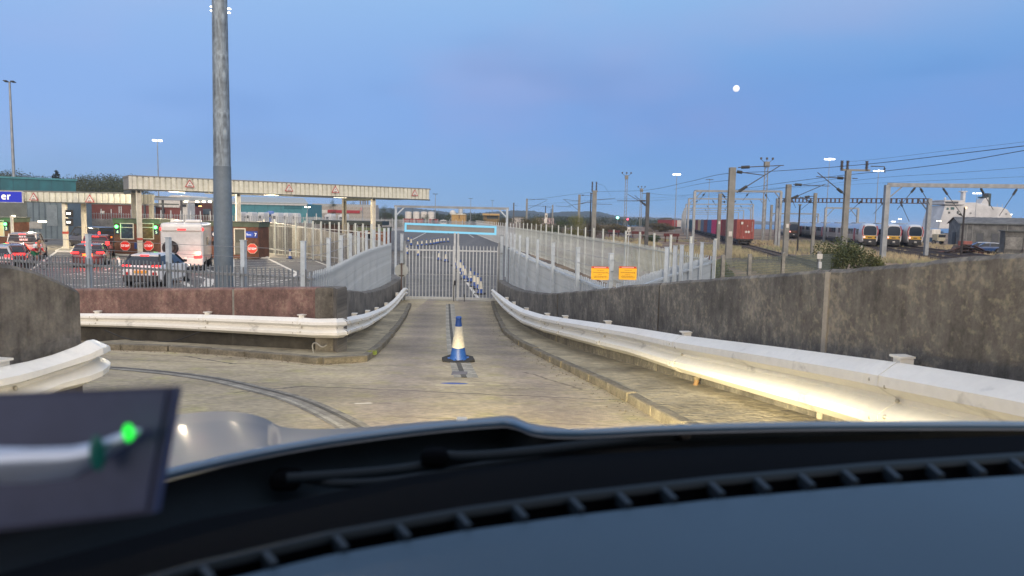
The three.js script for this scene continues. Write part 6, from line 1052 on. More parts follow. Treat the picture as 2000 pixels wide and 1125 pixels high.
// ---- trains
const trainGrey = cp([0.46, 0.48, 0.51], { metalness: 0.2 }), trainLight = cp([0.60, 0.61, 0.63]), trainRed = mat([0.34, 0.02, 0.05], 0.4), trainYellow = mat([0.62, 0.36, 0.02], 0.5), trainWin = mat([0.02, 0.03, 0.045], 0.08, { map: null });
function train(x, d, slope, cars, label, opt = {}) {
  const g = thing('passenger_train', V(x, 0, -d), -Math.atan(slope), label, 'train', null);
  const sec = (w, y0, y1, z, k = 1) => { const h = [[0.86, 0], [0.97, 0.1], [1, 0.35], [0.99, 0.6], [0.9, 0.84], [0.62, 0.975], [0.2, 1]]; return [...h.map(([a, b]) => V(a * w, lerp(y0, y1, b), z)), ...h.slice().reverse().map(([a, b]) => V(-a * w, lerp(y0, y1, b), z))]; };
  mb().add(loft([sec(1.14, 1.0, 3.55, 0.0), sec(1.24, 0.85, 3.72, -0.35), sec(1.34, 0.8, 3.86, -1.0), sec(1.38, 0.8, 3.9, -1.9)])).build('nose', opt.dark ? M.greyDark : trainLight, g);
  const face = mb(); face.add(loft([sec(0.9, 1.98, 3.42, 0.05), sec(1.06, 1.95, 3.56, -0.1)])); const ws = face.build('windscreen', trainWin, g);
  const edge = mb(); for (const s of [1, -1]) edge.bar(V(s * 1.02, 1.9, 0.03), V(s * 1.16, 2.7, -0.03), 0.2, 0.14).bar(V(s * 1.16, 2.7, -0.03), V(s * 0.92, 3.5, -0.05), 0.2, 0.14); edge.build('red_surround', trainRed, g);
  mb().rbox(0, 1.66, 0.03, 1.9, 0.52, 0.12, 0.04).build('yellow_panel', opt.dark ? M.rust : trainYellow, g); mb().rbox(0, 1.63, 0.1, 0.6, 0.2, 0.04, 0.015).build('coupler_cover', mat([0.12, 0.08, 0.03], 0.6), g);
  mb().rbox(0, 1.08, -0.02, 1.9, 0.6, 0.16, 0.04).build('lower_skirt', M.black, g); mb().rbox(0, 0.86, 0.16, 0.5, 0.34, 0.4, 0.05).build('coupler', M.steelDark, g); mb().rbox(0, 0.62, -0.2, 2.1, 0.36, 0.4, 0.06).build('plough', M.black, g); mb().box(0, 1.0, 0.38, 0.34, 0.16, 0.03).build('number_board', M.white, g);
  mb().rbox(-0.82, 1.68, 0.1, 0.26, 0.26, 0.06, 0.03).build('headlamp', glow([1, 0.35, 0.3], 2.6), g); mb().rbox(0.82, 1.68, 0.1, 0.24, 0.24, 0.06, 0.03).build('headlamp', M.black, g);
  for (let c = 0; c < cars; c++) {
    const z0 = c ? -c * 20.3 : -1.9, z1 = -(c + 1) * 20.3 + 0.6, zm = (z0 + z1) / 2, l = z0 - z1;
    const body = mb().add(loft([sec(1.38, 0.85, 3.9, z0), sec(1.38, 0.85, 3.9, z1)])).build('car_body', trainGrey, g);
    const far = c > 2;
    for (const s of far ? [-1] : [-1, 1]) {
      const wn = mb(), dr = mb(); const n = 7; for (let i = 0; i < n; i++) { const z = z0 - l * (i + 0.5) / n; (i === 1 || i === 5) ? dr.box(s * 1.385, 2.0, z, 0.04, 2.1, 1.3) : wn.rbox(s * 1.385, 2.5, z, 0.045, 0.92, l / n - 0.5, 0.02); }
      for (const q of wn.g) { const m = new THREE.Mesh(q, trainWin); m.name = 'window'; m.castShadow = true; body.add(m); } for (const q of dr.g) { const m = new THREE.Mesh(q, c % 2 || opt.dark ? trainLight : trainRed); m.name = 'door'; m.castShadow = true; body.add(m); }
      mb().box(s * 1.37, 1.06, zm, 0.04, 0.22, l - 0.1).build('sill_band', M.steelDark, body);
    }
    mb().box(0, 0.55, zm, 2.2, 0.5, l - 1).build('underframe', M.black, g);
    for (const f of [0.16, 0.84]) { const b = mb().box(0, 0.45, z0 - l * f, 2.1, 0.3, 2.4).build('bogie', M.rubber, g); for (const s of [-0.72, 0.72]) for (const k of [-0.9, 0.9]) mb().disc(s, 0.7, z0 - l * f + k, 0.42, 0.13, 'x', 18).build('wheel', M.rail, b); }
    if (c) mb().rbox(0, 2.2, z0 + 0.25, 2.2, 2.6, 0.8, 0.1).build('gangway', M.black, g);
    mb().rbox(0, 3.9, zm, 1.6, 0.2, 4, 0.08).build('roof_unit', M.grey, g);
  }
  return g;
}
const trL = ['left of the three grey trains with yellow fronts', 'middle of the three grey trains with yellow fronts', 'right one of the three grey trains with yellow fronts'];
T0.forEach(([x, d], i) => train(x, d, TS, i ? 3 : 6, trL[i]));
train(onG(1552, 176).x, 176, 0.33, 4, 'dark distant train left of the three yellow fronted ones, with a pink lamp', { dark: true });
// ---- container train
const contGeo = (() => { const L = 12.2, W = 1.22, H = 2.9, pts = []; const r = (x0, z0, x1, z1, n) => { for (let i = 0; i < n; i++) { const dx = (x1 - x0) / n, dz = (z1 - z0) / n, nx = -dz / Math.hypot(dx, dz), nz = dx / Math.hypot(dx, dz); for (const [k, o] of [[0.08, 0], [0.42, 0], [0.58, -0.05], [0.92, -0.05]]) pts.push([x0 + dx * (i + k) - nx * o, z0 + dz * (i + k) - nz * o]); } };
  r(W, 0.06, W, -L + 0.06, 30); r(W - 0.06, -L, -W + 0.06, -L, 6); r(-W, -L + 0.06, -W, -0.06, 30); r(-W + 0.06, 0, W - 0.06, 0, 6);
  const rings = [0, H].map((y) => pts.map(([x, z]) => V(x, y, z))); const b = mb(); b.add(loft(rings)); return clean(boxUV(b.g[0])); })();
const contFrame = (() => { const L = 12.2, b = mb(); for (const x of [-1.2, 1.2]) { for (const z of [-0.02, -L + 0.02]) b.box(x, 1.45, z, 0.12, 2.92, 0.12); for (const y of [0.05, 2.86]) b.box(x, y, -L / 2, 0.12, 0.13, L); } for (const z of [-0.02, -L + 0.02]) for (const y of [0.05, 2.86]) b.box(0, y, z, 2.4, 0.13, 0.1); return mergeGeometries(b.g); })();
const wagonParts = (() => { const g = new THREE.Group(); mb().box(0, 1.0, -6.3, 2.4, 0.24, 12.5).box(-1.1, 0.8, -6.3, 0.1, 0.3, 8).box(1.1, 0.8, -6.3, 0.1, 0.3, 8).build('frame', M.black, g); for (const z of [-1.9, -10.7]) { const b = mb().box(0, 0.62, z, 2.0, 0.28, 2.3).build('bogie', M.steelDark, g); for (const s of [-0.72, 0.72]) for (const k of [-0.85, 0.85]) mb().disc(s, 0.66, z + k, 0.42, 0.12, 'x', 18).disc(s * 1.12, 0.66, z + k, 0.13, 0.1, 'x', 10).build('wheel', M.rail, b); } for (const x of [-0.87, 0.87]) mb().disc(x, 1.0, 0.06, 0.2, 0.16, 'z', 14).disc(x, 1.0, -12.66, 0.2, 0.16, 'z', 14).build('buffer', M.black, g); return g; })();
const contCols = [['rust red', [0.33, 0.075, 0.06]], ['brown red', [0.21, 0.05, 0.045]], ['crimson', [0.30, 0.03, 0.05]], ['bright pink', [0.55, 0.04, 0.16]], ['blue', [0.05, 0.13, 0.30]], ['maroon', [0.2, 0.06, 0.07]], ['slate blue', [0.1, 0.16, 0.26]], ['tan', [0.45, 0.34, 0.19]], ['dark red', [0.18, 0.03, 0.03]], ['sand coloured', [0.48, 0.38, 0.22]], ['dark teal', [0.02, 0.11, 0.15]], ['deep teal', [0.02, 0.09, 0.13]], ['navy', [0.03, 0.07, 0.15]], ['blue grey', [0.12, 0.17, 0.22]]];
{
  const S = 0.19, ax = AX(S), turn = -Math.atan(S), x0 = 34.9, d0 = 112;
  contCols.forEach(([n, c], i) => {
    const p = V(x0, 0, -d0).addScaledVector(ax, i * 13.1);
    const w = wagonParts.clone(); w.name = numbered('flat_wagon'); scene.add(w); w.position.copy(p); w.rotation.y = turn; tag(w, i ? `flat wagon under the ${n} container` : 'flat wagon at the near end of the container train, under the rust red container', 'wagon', 'wagons of the container train');
    const g = thing('shipping_container', p.clone().setY(1.14), turn, i ? `${n} shipping container, number ${i + 1} from the near end of the train` : 'rust red shipping container with white diamond marks at the near end of the train', 'container', 'containers on the train');
    g.position.addScaledVector(ax, 0.15);
    const m = mat(c, 0.6, { map: U.d4 }); for (const [q, nm] of [[contGeo, 'shell'], [contFrame, 'frame']]) { const k = new THREE.Mesh(q, m); k.name = nm; k.castShadow = k.receiveShadow = true; g.add(k); }
    if (!i) {
      for (const x of [0.12, 0.5]) { const q = new THREE.BoxGeometry(0.3, 0.3, 0.02); q.rotateZ(Math.PI / 4); q.translate(x, 1.05, 0.07); mb().add(q).build('diamond_mark', M.white, g); }
      mb().box(-0.5, 2.35, 0.07, 0.3, 0.36, 0.02).build('white_mark', M.white, g); mb().box(0.3, 1.95, 0.07, 0.1, 0.2, 0.02).build('white_mark', M.white, g); mb().box(-0.25, 0.25, 0.07, 0.16, 0.16, 0.02).build('white_mark', mat([0.5, 0.3, 0.28], 0.6), g); mb().rod(V(0.95, 1.1, 0.09), V(0.98, 2.6, 0.09), 0.025).build('lock_rod', M.galvLight, g);
      for (const x of [-0.75, 0.98]) mb().rod(V(x, 0.2, 0.085), V(x, 2.75, 0.085), 0.02).build('lock_rod', mat([0.2, 0.06, 0.05], 0.5), g);
    } else mb().box(0, 1.45, 0.05, 0.05, 2.6, 0.04).rod(V(0.6, 0.2, 0.08), V(0.6, 2.7, 0.08), 0.02).rod(V(-0.6, 0.2, 0.08), V(-0.6, 2.7, 0.08), 0.02).build('door_bars', M.steelDark, g);
  });
  [['red', [0.3, 0.04, 0.04]], ['white', [0.55, 0.53, 0.52]]].forEach(([n, c], i) => { const p = onG(1318 + i * 8, 330 + i * 6), g = thing('shipping_container', p.clone().setY(1.1), 0.35, `${n} shipping container far off, left of the portal frames`, 'container'); const m = mat(c, 0.6); for (const [q, nm] of [[contGeo, 'shell'], [contFrame, 'frame']]) { const k = new THREE.Mesh(q, m); k.name = nm; g.add(k); } mb().box(0, -0.5, -6, 2.3, 0.8, 12).build('wagon_bed', M.black, g); });
}
// ---- overhead line masts and portals
const insulator = (b, a, c, r = 0.1) => { const n = 6, d = c.clone().sub(a); for (let i = 0; i <= n; i++) b.rod(a.clone().addScaledVector(d, i / n - 0.04), a.clone().addScaledVector(d, i / n + 0.04), r, r, 8); return b.rod(a, c, r * 0.5, r * 0.5, 6); };
function oleMast(px, yTop, d, w, label, o = {}) {
  const b = onG(px, d), h = at(px, yTop, d).y, g = thing('overhead_line_mast', b, 0, label, 'mast', null), f = w / F * d, k = d / F;
  const q = mb(); if (o.lattice) { for (const s of [-1, 1]) q.box(s * f * 0.42, h / 2, 0, f * 0.2, h, f * 0.2); for (let i = 0; i < 16; i++) q.bar(V(-f * 0.4, h * i / 16, 0), V(f * 0.4, h * (i + 1) / 16, 0), f * 0.1, f * 0.1); } else { q.box(0, h / 2, -f * 0.4, f, h, f * 0.12).box(0, h / 2, f * 0.4, f, h, f * 0.12).box(f * 0.3, h / 2, 0, f * 0.16, h, f * 0.7).box(-f * 0.3, h / 2, 0, f * 0.16, h, f * 0.7); }
  q.build('post', o.m || M.steelMast, g);
  if (o.head) { mb().box(0, h + 0.1, 0, f * 1.3, 1.0, f * 1.3).build('head_box', M.steelMast, g); for (const x of [-1.1, 0, 1.1]) { const e = mb(); e.rod(V(x * 0.3, h + 0.4, 0), V(x, h + 1.0, 0), 0.04, 0.04, 5).rbox(x, h + 1.2, 0, 0.35, 0.4, 0.35, 0.06); e.build('floodlight', M.steelDark, g); } }
  for (const [x0, y0, x1, y1, ins] of o.arms || []) { // arms in photograph pixels from the mast top
    const a = V(x0 * k, h - y0 * k, 0.1), c = V(x1 * k, h - y1 * k, 0.1), e = mb().rod(a, c, 0.045, 0.035, 6); if (ins) insulator(e, a.clone().lerp(c, ins), a.clone().lerp(c, ins + 0.16), 0.13); e.build('cantilever_arm', M.steelDark, g);
  }
  if (o.cross) { const [x0, x1, y, pins] = o.cross; mb().bar(V(x0 * k, h - y * k, 0), V(x1 * k, h - y * k, 0), 0.12, 0.16).build('crossarm', M.steelMast, g); for (const x of pins) { const e = mb(); insulator(e, V(x * k, h - y * k, 0), V(x * k, h - (y - 17) * k, 0), 0.14); e.build('insulator', M.insul, g); } }
  if (o.plate) mb().box(0, h - o.plate * k, f * 0.55, f * 0.55, f * 0.85, 0.02).build('number_plate', M.white, g);
  return g;
}
oleMast(1426, 327, 60, 11.5, 'thick overhead line mast in front of the rust red container, arm to the right', { arms: [[10, 0, 98, -6, 0.08], [8, 8, 62, 14, 0.02], [10, 48, 92, -6, 0.06]], plate: 128 });
oleMast(1537, 360, 75, 9, 'overhead line mast right of the container train with a short arm to the right', { arms: [[8, 0, 78, 2, 0.06], [0, 30, 70, -2, 0.1]], plate: 80 });
oleMast(1651, 332, 64, 9.5, 'overhead line mast with a crossarm and upright insulators left of the trains', { cross: [-14, 42, 0, [-13, -2, 35]], arms: [[-4, 16, -62, 14, 0.12], [-4, 48, -60, 6, 0.12], [42, -8, 68, -8], [68, -8, 70, 4, 0.3], [8, 16, 18, 16]] });
oleMast(1404.5, 378, 88, 6, 'thin overhead line mast left of the thick one', { arms: [[3, 6, 14, 6, 0.4], [3, 16, 14, 16, 0.4]], plate: 56 });
oleMast(1492, 322, 142, 7, 'lattice mast with a box head between the thick mast and the right hand portal', { lattice: true, head: true });
oleMast(1590, 377, 82, 5.5, 'slim overhead line mast standing before the grey train', { arms: [[-3, 6, -50, 12, 0.2], [-3, 20, -30, 8, 0.2]] });
oleMast(1506, 400, 150, 4, 'short thin mast left of the truss portal leg', {}); oleMast(1561, 400, 92, 2.5, 'thin dark post in front of the grey train', { m: M.black, cross: [-3, 3, 0, []] });
oleMast(1160, 372, 118, 8, 'overhead line mast with two upright insulators right of the tall bush', { cross: [-6, 6, 1, [-5, 3]], arms: [[-4, 22, -50, 30], [4, 18, 40, 14], [4, 26, 34, 26]] });
oleMast(1153, 377, 119, 2, 'thin earthing pole beside the two insulator mast', { m: M.black, cross: [-2, 3, 1, []] });
oleMast(1130.5, 380, 150, 4.5, 'overhead line mast behind the tall yellow green bush', { arms: [[2, 1, 26, 2, 0.1], [2, 18, 26, 10, 0.1], [-3, 29, -30, 10], [-2, 12, -32, 10], [-16, 24, -46, 23]] });
oleMast(1028.5, 388, 160, 3.5, 'overhead line mast with an arm to the right, right of the gantry', { arms: [[2, 1, 40, 1], [2, 20, 38, 3]] });
oleMast(1079, 400, 220, 2.5, 'small distant overhead line mast left of the tall bush', { arms: [[-2, 3, -46, 3], [-2, 6, -30, 2]] });
oleMast(1221, 347, 190, 4.5, 'lattice mast with a box head left of the diagonal arm mast', { lattice: true, head: true });
oleMast(1251, 372, 240, 4, 'second lattice mast with a small head, behind the diagonal arm mast', { lattice: true, head: true });
oleMast(1264, 376, 96, 6.5, 'dark overhead line mast with two diagonal arms reaching left', { m: M.steelDark, arms: [[-3, 2, -12, 2], [-3, 24, -40, 4, 0.08], [-3, 26, -26, 6, 0.06], [-4, 16, -60, 17, 0.03]] });
oleMast(1003, 396, 260, 2.5, 'small distant mast just right of the gantry', { m: M.steelDark, arms: [[2, 5, 8, 6]] }); oleMast(1065, 402, 205, 1.6, 'thin black pole behind the white rail signal', { m: M.black }); oleMast(1076, 408, 210, 1.4, 'thin black pole right of the white rail signal', { m: M.black });
function portal(pxL, dL, pxR, dR, yTL, yTR, label, o = {}) {
  const a = onG(pxL, dL), b = onG(pxR, dR), ha = at(pxL, yTL, dL).y, hb = at(pxR, yTR, dR).y, g = thing('overhead_line_portal', V(0, 0, 0), 0, label, 'portal', null), w = o.w || 0.32, m = o.m || M.galv, A = V(a.x, ha, a.z), B = V(b.x, hb, b.z);
  mb().box(a.x, ha / 2, a.z, w, ha, w).build('leg', m, g); if (!o.oneLeg) mb().box(b.x, hb / 2, b.z, w, hb, w).build('leg', m, g);
  if (o.truss) { const t = mb(), n = 34; t.bar(A, B, 0.14, 0.1).bar(A.clone().setY(ha - 0.55), B.clone().setY(hb - 0.55), 0.14, 0.1); for (let i = 0; i <= n; i++) { const p = A.clone().lerp(B, i / n); t.bar(p, p.clone().setY(p.y - 0.55), 0.3, 0.1); } t.build('truss_beam', mat([0.16, 0.11, 0.09], 0.7), g); }
  else mb().bar(A, B, o.bw || 0.3, o.bw || 0.32).build('beam', m, g);
  for (const [t, dx, dy, ins] of o.drops || []) { const p = A.clone().lerp(B, t).setY(lerp(ha, hb, t) - 0.2), q = p.clone().add(V(dx, dy, 0)), e = mb().rod(p, q, 0.04, 0.03, 6); if (ins) insulator(e, p.clone().lerp(q, ins), p.clone().lerp(q, ins + 0.18), 0.12); e.build('drop_arm', M.steelDark, g); }
  if (o.brace) { const k = o.brace, u = B.clone().sub(A).normalize(); mb().bar(A.clone().setY(ha - k), A.clone().addScaledVector(u, k), 0.12, 0.12).build('brace', m, g); if (!o.oneLeg) mb().bar(B.clone().setY(hb - k), B.clone().addScaledVector(u, -k), 0.12, 0.12).build('brace', m, g); }
  return g;
}
const dr = [[0.12, -0.9, -1.2, 0.2], [0.3, 0.9, -1.2, 0.2], [0.62, -0.9, -1.2, 0.2], [0.8, 0.9, -1.3, 0.2]];
const ords = ['nearest', 'second', 'third', 'fourth', 'fifth', 'sixth', 'seventh'];
[[1355, 108, 1523, 112, 373, 374], [1344, 150, 1492, 154, 388, 389], [1339, 195, 1470, 200, 399, 399], [1336, 240, 1466, 246, 407, 406], [1334, 290, 1452, 296, 412, 411], [1333, 340, 1442, 348, 416, 415], [1332, 400, 1432, 408, 419, 418]].forEach(([a, da, b, db, ya, yb], i) => portal(a, da, b, db, ya, yb, `${ords[i]} of the row of grey portal frames standing over the container train`, { drops: i < 4 ? dr : [], brace: i < 4 ? 1.2 : 0, w: 0.34, bw: i ? 0.26 : 0.3 }));
portal(1517, 114, 1813, 88, 387.5, 388, 'brown truss portal with square holes spanning the train tracks', { truss: true, brace: 1.6, w: 0.42, drops: [[0.12, 0.6, -1.2, 0.1], [0.28, -1.6, -1.4, 0.1], [0.5, 0.6, -1.2, 0.1], [0.62, -1.6, -1.6, 0.1], [0.76, -1.4, -1.8, 0.1], [0.84, 1.4, -2.6, 0.1]] });
portal(1729, 80, 2150, 74, 361, 366, 'large grey portal at the right edge reaching out of the frame', { brace: 1.6, w: 0.5, bw: 0.42, oneLeg: true, drops: [[0.14, -1.8, -2.4, 0.05], [0.16, 1.2, -1.8, 0.1], [0.27, 2.4, -3.0, 0.05], [0.45, 1.5, -2.2, 0.05], [0.62, -1.6, -2.8, 0.05]] });
portal(1612, 150, 1675, 152, 406, 407, 'small far portal seen through the crossarm mast', { w: 0.4, brace: 2 });
portal(1505, 190, 1598, 196, 417, 418, 'distant portal over the grey train, left of the slim mast', { w: 0.3, brace: 1.2 });
// ---- overhead wires
function wire(pts, label, r = 0.018) { const P = pts.map((a) => at(...a)), b = mb(); b.add(new THREE.TubeGeometry(new THREE.CatmullRomCurve3(P, false, 'centripetal'), pts.length * 8, r, 5)); tag(b.build('overhead_wire', M.wire, scene), label, 'wire'); }
wire([[2120, 271, 44], [2000, 285, 48], [1729, 317, 62], [1656, 324, 65], [1500, 335, 72], [1430, 338, 76], [1345, 355, 100], [1256, 372, 130], [1163, 375, 150], [1035, 391, 190]], 'highest thick overhead wire, running from the right edge across the masts', 0.026);
wire([[2120, 274, 42], [2000, 294, 46], [1860, 318, 54], [1729, 334, 62], [1640, 343, 70], [1530, 357, 84], [1400, 377, 120]], 'second thick overhead wire below the highest one at the right edge', 0.024);
wire([[2100, 262, 60], [2000, 277, 64], [1860, 293, 70], [1720, 310, 78], [1657, 316, 80]], 'faint thin wire above the two thick ones at the right edge', 0.012);
wire([[2100, 318, 60], [2000, 327, 64], [1860, 338, 72], [1730, 346, 80], [1600, 361, 100], [1450, 371, 130]], 'thin wire below the two thick ones at the right edge', 0.014);
wire([[2000, 345, 90], [1730, 357, 110], [1560, 366, 140], [1400, 380, 190], [1250, 393, 260]], 'thin lower wire passing behind the large grey portal', 0.016);
wire([[1655, 345, 64], [1536, 366, 75], [1424, 376, 110], [1330, 383, 160]], 'thin contact wire between the crossarm mast and the thick mast', 0.014);
wire([[1510, 375, 84], [1424, 380, 100], [1300, 391, 150], [1150, 396, 220]], 'thin contact wire left of the thick mast', 0.014);
wire([[1424, 352, 60], [1380, 357, 70], [1315, 370, 110]], 'short wire sloping down left from the thick mast', 0.016);
wire([[1340, 383, 170], [1263, 387, 150], [1160, 391, 140], [1030, 402, 200]], 'thin wire from the diagonal arm mast to the left', 0.016);
wire([[1163, 358, 118], [1178, 362, 118], [1186, 372, 119], [1194, 384, 120]], 'curled jumper wire hanging from the two insulator mast', 0.014);
wire([[1263, 376, 96], [1290, 380, 100], [1340, 381, 110], [1355, 379, 108]], 'thin wire from the diagonal arm mast to the nearest portal', 0.014);
// ---- buffer stops, rail signals, cabinets
for (const [px, d, w, l] of [[1200, 150, 23, 'left of the three dark red buffer stops'], [1247, 142, 25, 'middle of the three dark red buffer stops, behind the white board'], [1313, 125, 30, 'right one of the three dark red buffer stops, nearest to us']]) {
  const g = thing('buffer_stop', onG(px, d), -0.15, l, 'buffer stop', 'buffer stops'), W = w / F * d;
  mb().rbox(0, 1.25, 0, W, 0.5, 0.3, 0.04).build('beam', mat([0.11, 0.02, 0.02], 0.7), g); for (const s of [-1, 1]) { mb().box(s * W * 0.38, 0.6, -0.1, 0.18, 1.2, 0.18).build('upright', M.rust, g); mb().bar(V(s * W * 0.38, 1.1, -0.2), V(s * W * 0.38, 0.05, -1.6), 0.14, 0.14).build('strut', M.rust, g); }
}
function railSignal(px, yTop, d, label, lampC, o = {}) { const b = onG(px, d), h = at(px, yTop, d).y, g = thing('rail_signal', b, 0, label, 'signal'), k = o.k || 1; mb().rod(V(0, 0, 0), V(0, h, 0), 0.08, 0.08, 8).build('post', o.m || M.galv, g); mb().rbox(0, h - 0.6 * k, 0.1, 0.6 * k, 1.3 * k, 0.2, 0.05).build('head', o.h || M.black, g); if (lampC) mb().disc(0, h - 0.6 * k, 0.26, 0.42 * k, 0.08, 'z', 18).build('lamp', glow(lampC, 4), g); else mb().box(0, h - 0.6 * k, 0.21, 0.2 * k, 0.5 * k, 0.02).build('mark', M.black, g); return g; }
railSignal(1206, 421, 330, 'rail signal showing a bright green light', [0.25, 1, 0.75], { k: 1.5 }); railSignal(1226, 425.5, 330, 'rail signal showing a small red light', [1, 0.08, 0.15], { k: 1.0 });
{ const g = railSignal(1066.5, 417, 90, 'white rail signal on a post between the bushes', null, { h: M.white, k: 0.55 }); const h = at(1065, 432, 90).y; mb().rbox(-0.06, h, 0.1, 0.34, 0.5, 0.3, 0.08).build('lower_head', M.white, g); }
{ const d = 52, p = onG(1229, d), h = at(1229, 444, d).y, g = thing('trackside_board', p, 0, 'white board with a dark mark on a post in front of the middle buffer stop', 'board'); mb().rod(V(0, 0, 0), V(0, h - 0.1, 0), 0.035, 0.035, 8).build('post', M.galvLight, g); mb().rbox(0, h - 0.16, 0.05, 0.22, 0.34, 0.03, 0.02).build('plate', M.white, g); mb().rbox(0, h - 0.2, 0.07, 0.07, 0.15, 0.02, 0.01).build('mark', M.greyDark, g); mb().rbox(0, h - 0.5, 0.05, 0.24, 0.1, 0.04, 0.02).build('lower_plate', M.white, g); }
{ const d = 30, p = onG(1605, d), h = at(1605, 496, d).y, g = thing('trackside_board', p, 0, 'white square board beside the dark green bush', 'board'); mb().rod(V(0, 0, 0), V(0, h, 0), 0.03, 0.03, 8).build('post', M.galv, g); mb().rbox(0, h - 0.1, 0.04, 0.22, 0.2, 0.02, 0.008).build('plate', M.white, g); mb().rbox(0.02, h - 0.45, 0.04, 0.13, 0.26, 0.1, 0.02).build('box', M.galvLight, g); }
for (const [px, py, l] of [[1654, 481, 'small pale marker stone left of the pair on the grass'], [1678, 481, 'left of the pair of small white posts on the grass'], [1683, 482, 'right one of the pair of small white posts on the grass'], [1604, 469, 'small white marker beside the grey train']]) { const p = gnd(px, py + 3), g = thing('marker_post', p, 0, l, 'marker'); mb().rbox(0, 0.2, 0, 0.16, 0.42, 0.12, 0.03).build('post', M.white, g); mb().box(0, 0.03, 0, 0.26, 0.06, 0.24).build('foot', M.conc, g); }
// ---- mesh fence and rear ground details right of the corner
{
  const A = FP(1402, 26), B = FP(1640, 33), g = thing('mesh_fence', V(0, 0, 0), 0, 'grey green mesh fence on concrete posts behind the right wall', 'fence'), a = V(A[0], 0, A[1]), b = V(B[0], 0, B[1]), n = 150, s = mb();
  for (let i = 0; i <= n; i++) { const p = a.clone().lerp(b, i / n); s.box(p.x, 1.15, p.z, 0.014, 2.3, 0.012); } for (let y = 0.1; y <= 2.35; y += 0.1) s.bar(a.clone().setY(y), b.clone().setY(y), 0.012, 0.014); s.build('mesh_panel', mat([0.13, 0.165, 0.15], 0.7), g).userData.kind = 'stuff';
  for (const px of [1410, 1462, 1527, 1597]) { const t = (() => { let lo = 0, hi = 1; for (let i = 0; i < 30; i++) { const m = (lo + hi) / 2, p = a.clone().lerp(b, m); (1000 + p.x / -p.z * F < px) ? (lo = m) : (hi = m); } return lo; })(), p = a.clone().lerp(b, t); mb().rbox(p.x, 1.22, p.z + 0.08, 0.13, 2.45, 0.13, 0.015).build('post', M.concLight, g); }
}
tag(mb().add(sheet([[7.4, -25], [22, -32], [40, -40], [30, -20], [8, -14], [4.2, -11]], 0.006)).build('grass_verge', mat([0.11, 0.12, 0.05], 0.95, { map: U.g6, bumpMap: U.b4, bumpScale: 0.05 }), scene), 'greenish verge behind the right wall', null, null, 'structure');
tag(mb().add(sheet([[9, -60], [17, -120], [30, -230], [22, -240], [6, -120], [2, -85]], 0.006)).build('gravel_bed', mat([0.20, 0.13, 0.105], 0.95, { map: U.g6, bumpMap: U.b4, bumpScale: 0.04 }), scene), 'reddish gravel bed of a lifted siding', null, null, 'structure');
{ // dry grass tufts over the yard
  seed = 4242; const q = []; const blade = (() => { const P = [], N = 9; for (let i = 0; i < N; i++) { const a = rr(0, 6.28), r = rr(0, 0.16), x = Math.cos(a) * r, z = Math.sin(a) * r, l = rr(0.18, 0.4), w = 0.02, dx = rr(-0.12, 0.12), dz = rr(-0.12, 0.12); P.push(x - w, 0, z, x + w, 0, z, x + dx, l, z + dz); } const g = new THREE.BufferGeometry(); g.setAttribute('position', new THREE.Float32BufferAttribute(P, 3)); g.computeVertexNormals(); boxUV(g); return g; })();
  const N = 15000, im = new THREE.InstancedMesh(blade, mat([0.42, 0.35, 0.24], 0.95, { map: null }), N), M4 = new THREE.Matrix4(), col = new THREE.Color(); im.name = numbered('dry_grass'); let c = 0;
  while (c < N) { const d = 24 + 130 * Math.pow(rnd(), 1.7), px = rr(1180, 2060), x = (px - 1000) / F * d; if (x < 8 && d < 40) { rnd(); } let bad = false; for (const [tx, td] of [...T0, [34.9, 112]]) { const sl = tx === 34.9 ? 0.19 : TS; if (Math.abs(x - (tx + (d - td) * sl)) < 1.7) bad = true; } if (bad || x < 9) { if (rnd() < 0.001) c++; continue; }
    if (n3(x * 0.2, 3, d * 0.12) < 0.4) continue; const s = rr(0.7, 1.6); M4.makeRotationY(rr(0, 6.28)).scale(V(s, s * rr(0.7, 1.2), s)).setPosition(x, 0, -d); im.setMatrixAt(c, M4); const g = n3(x * 0.1, 9, d * 0.06); im.setColorAt(c, col.setRGB(lerp(0.55, 1.15, g), lerp(0.7, 1.1, g), lerp(0.6, 1, g))); c++; }
  scene.add(im); tag(im, 'dry yellow grass tufts over the railway yard', 'grass', null, 'stuff');
}
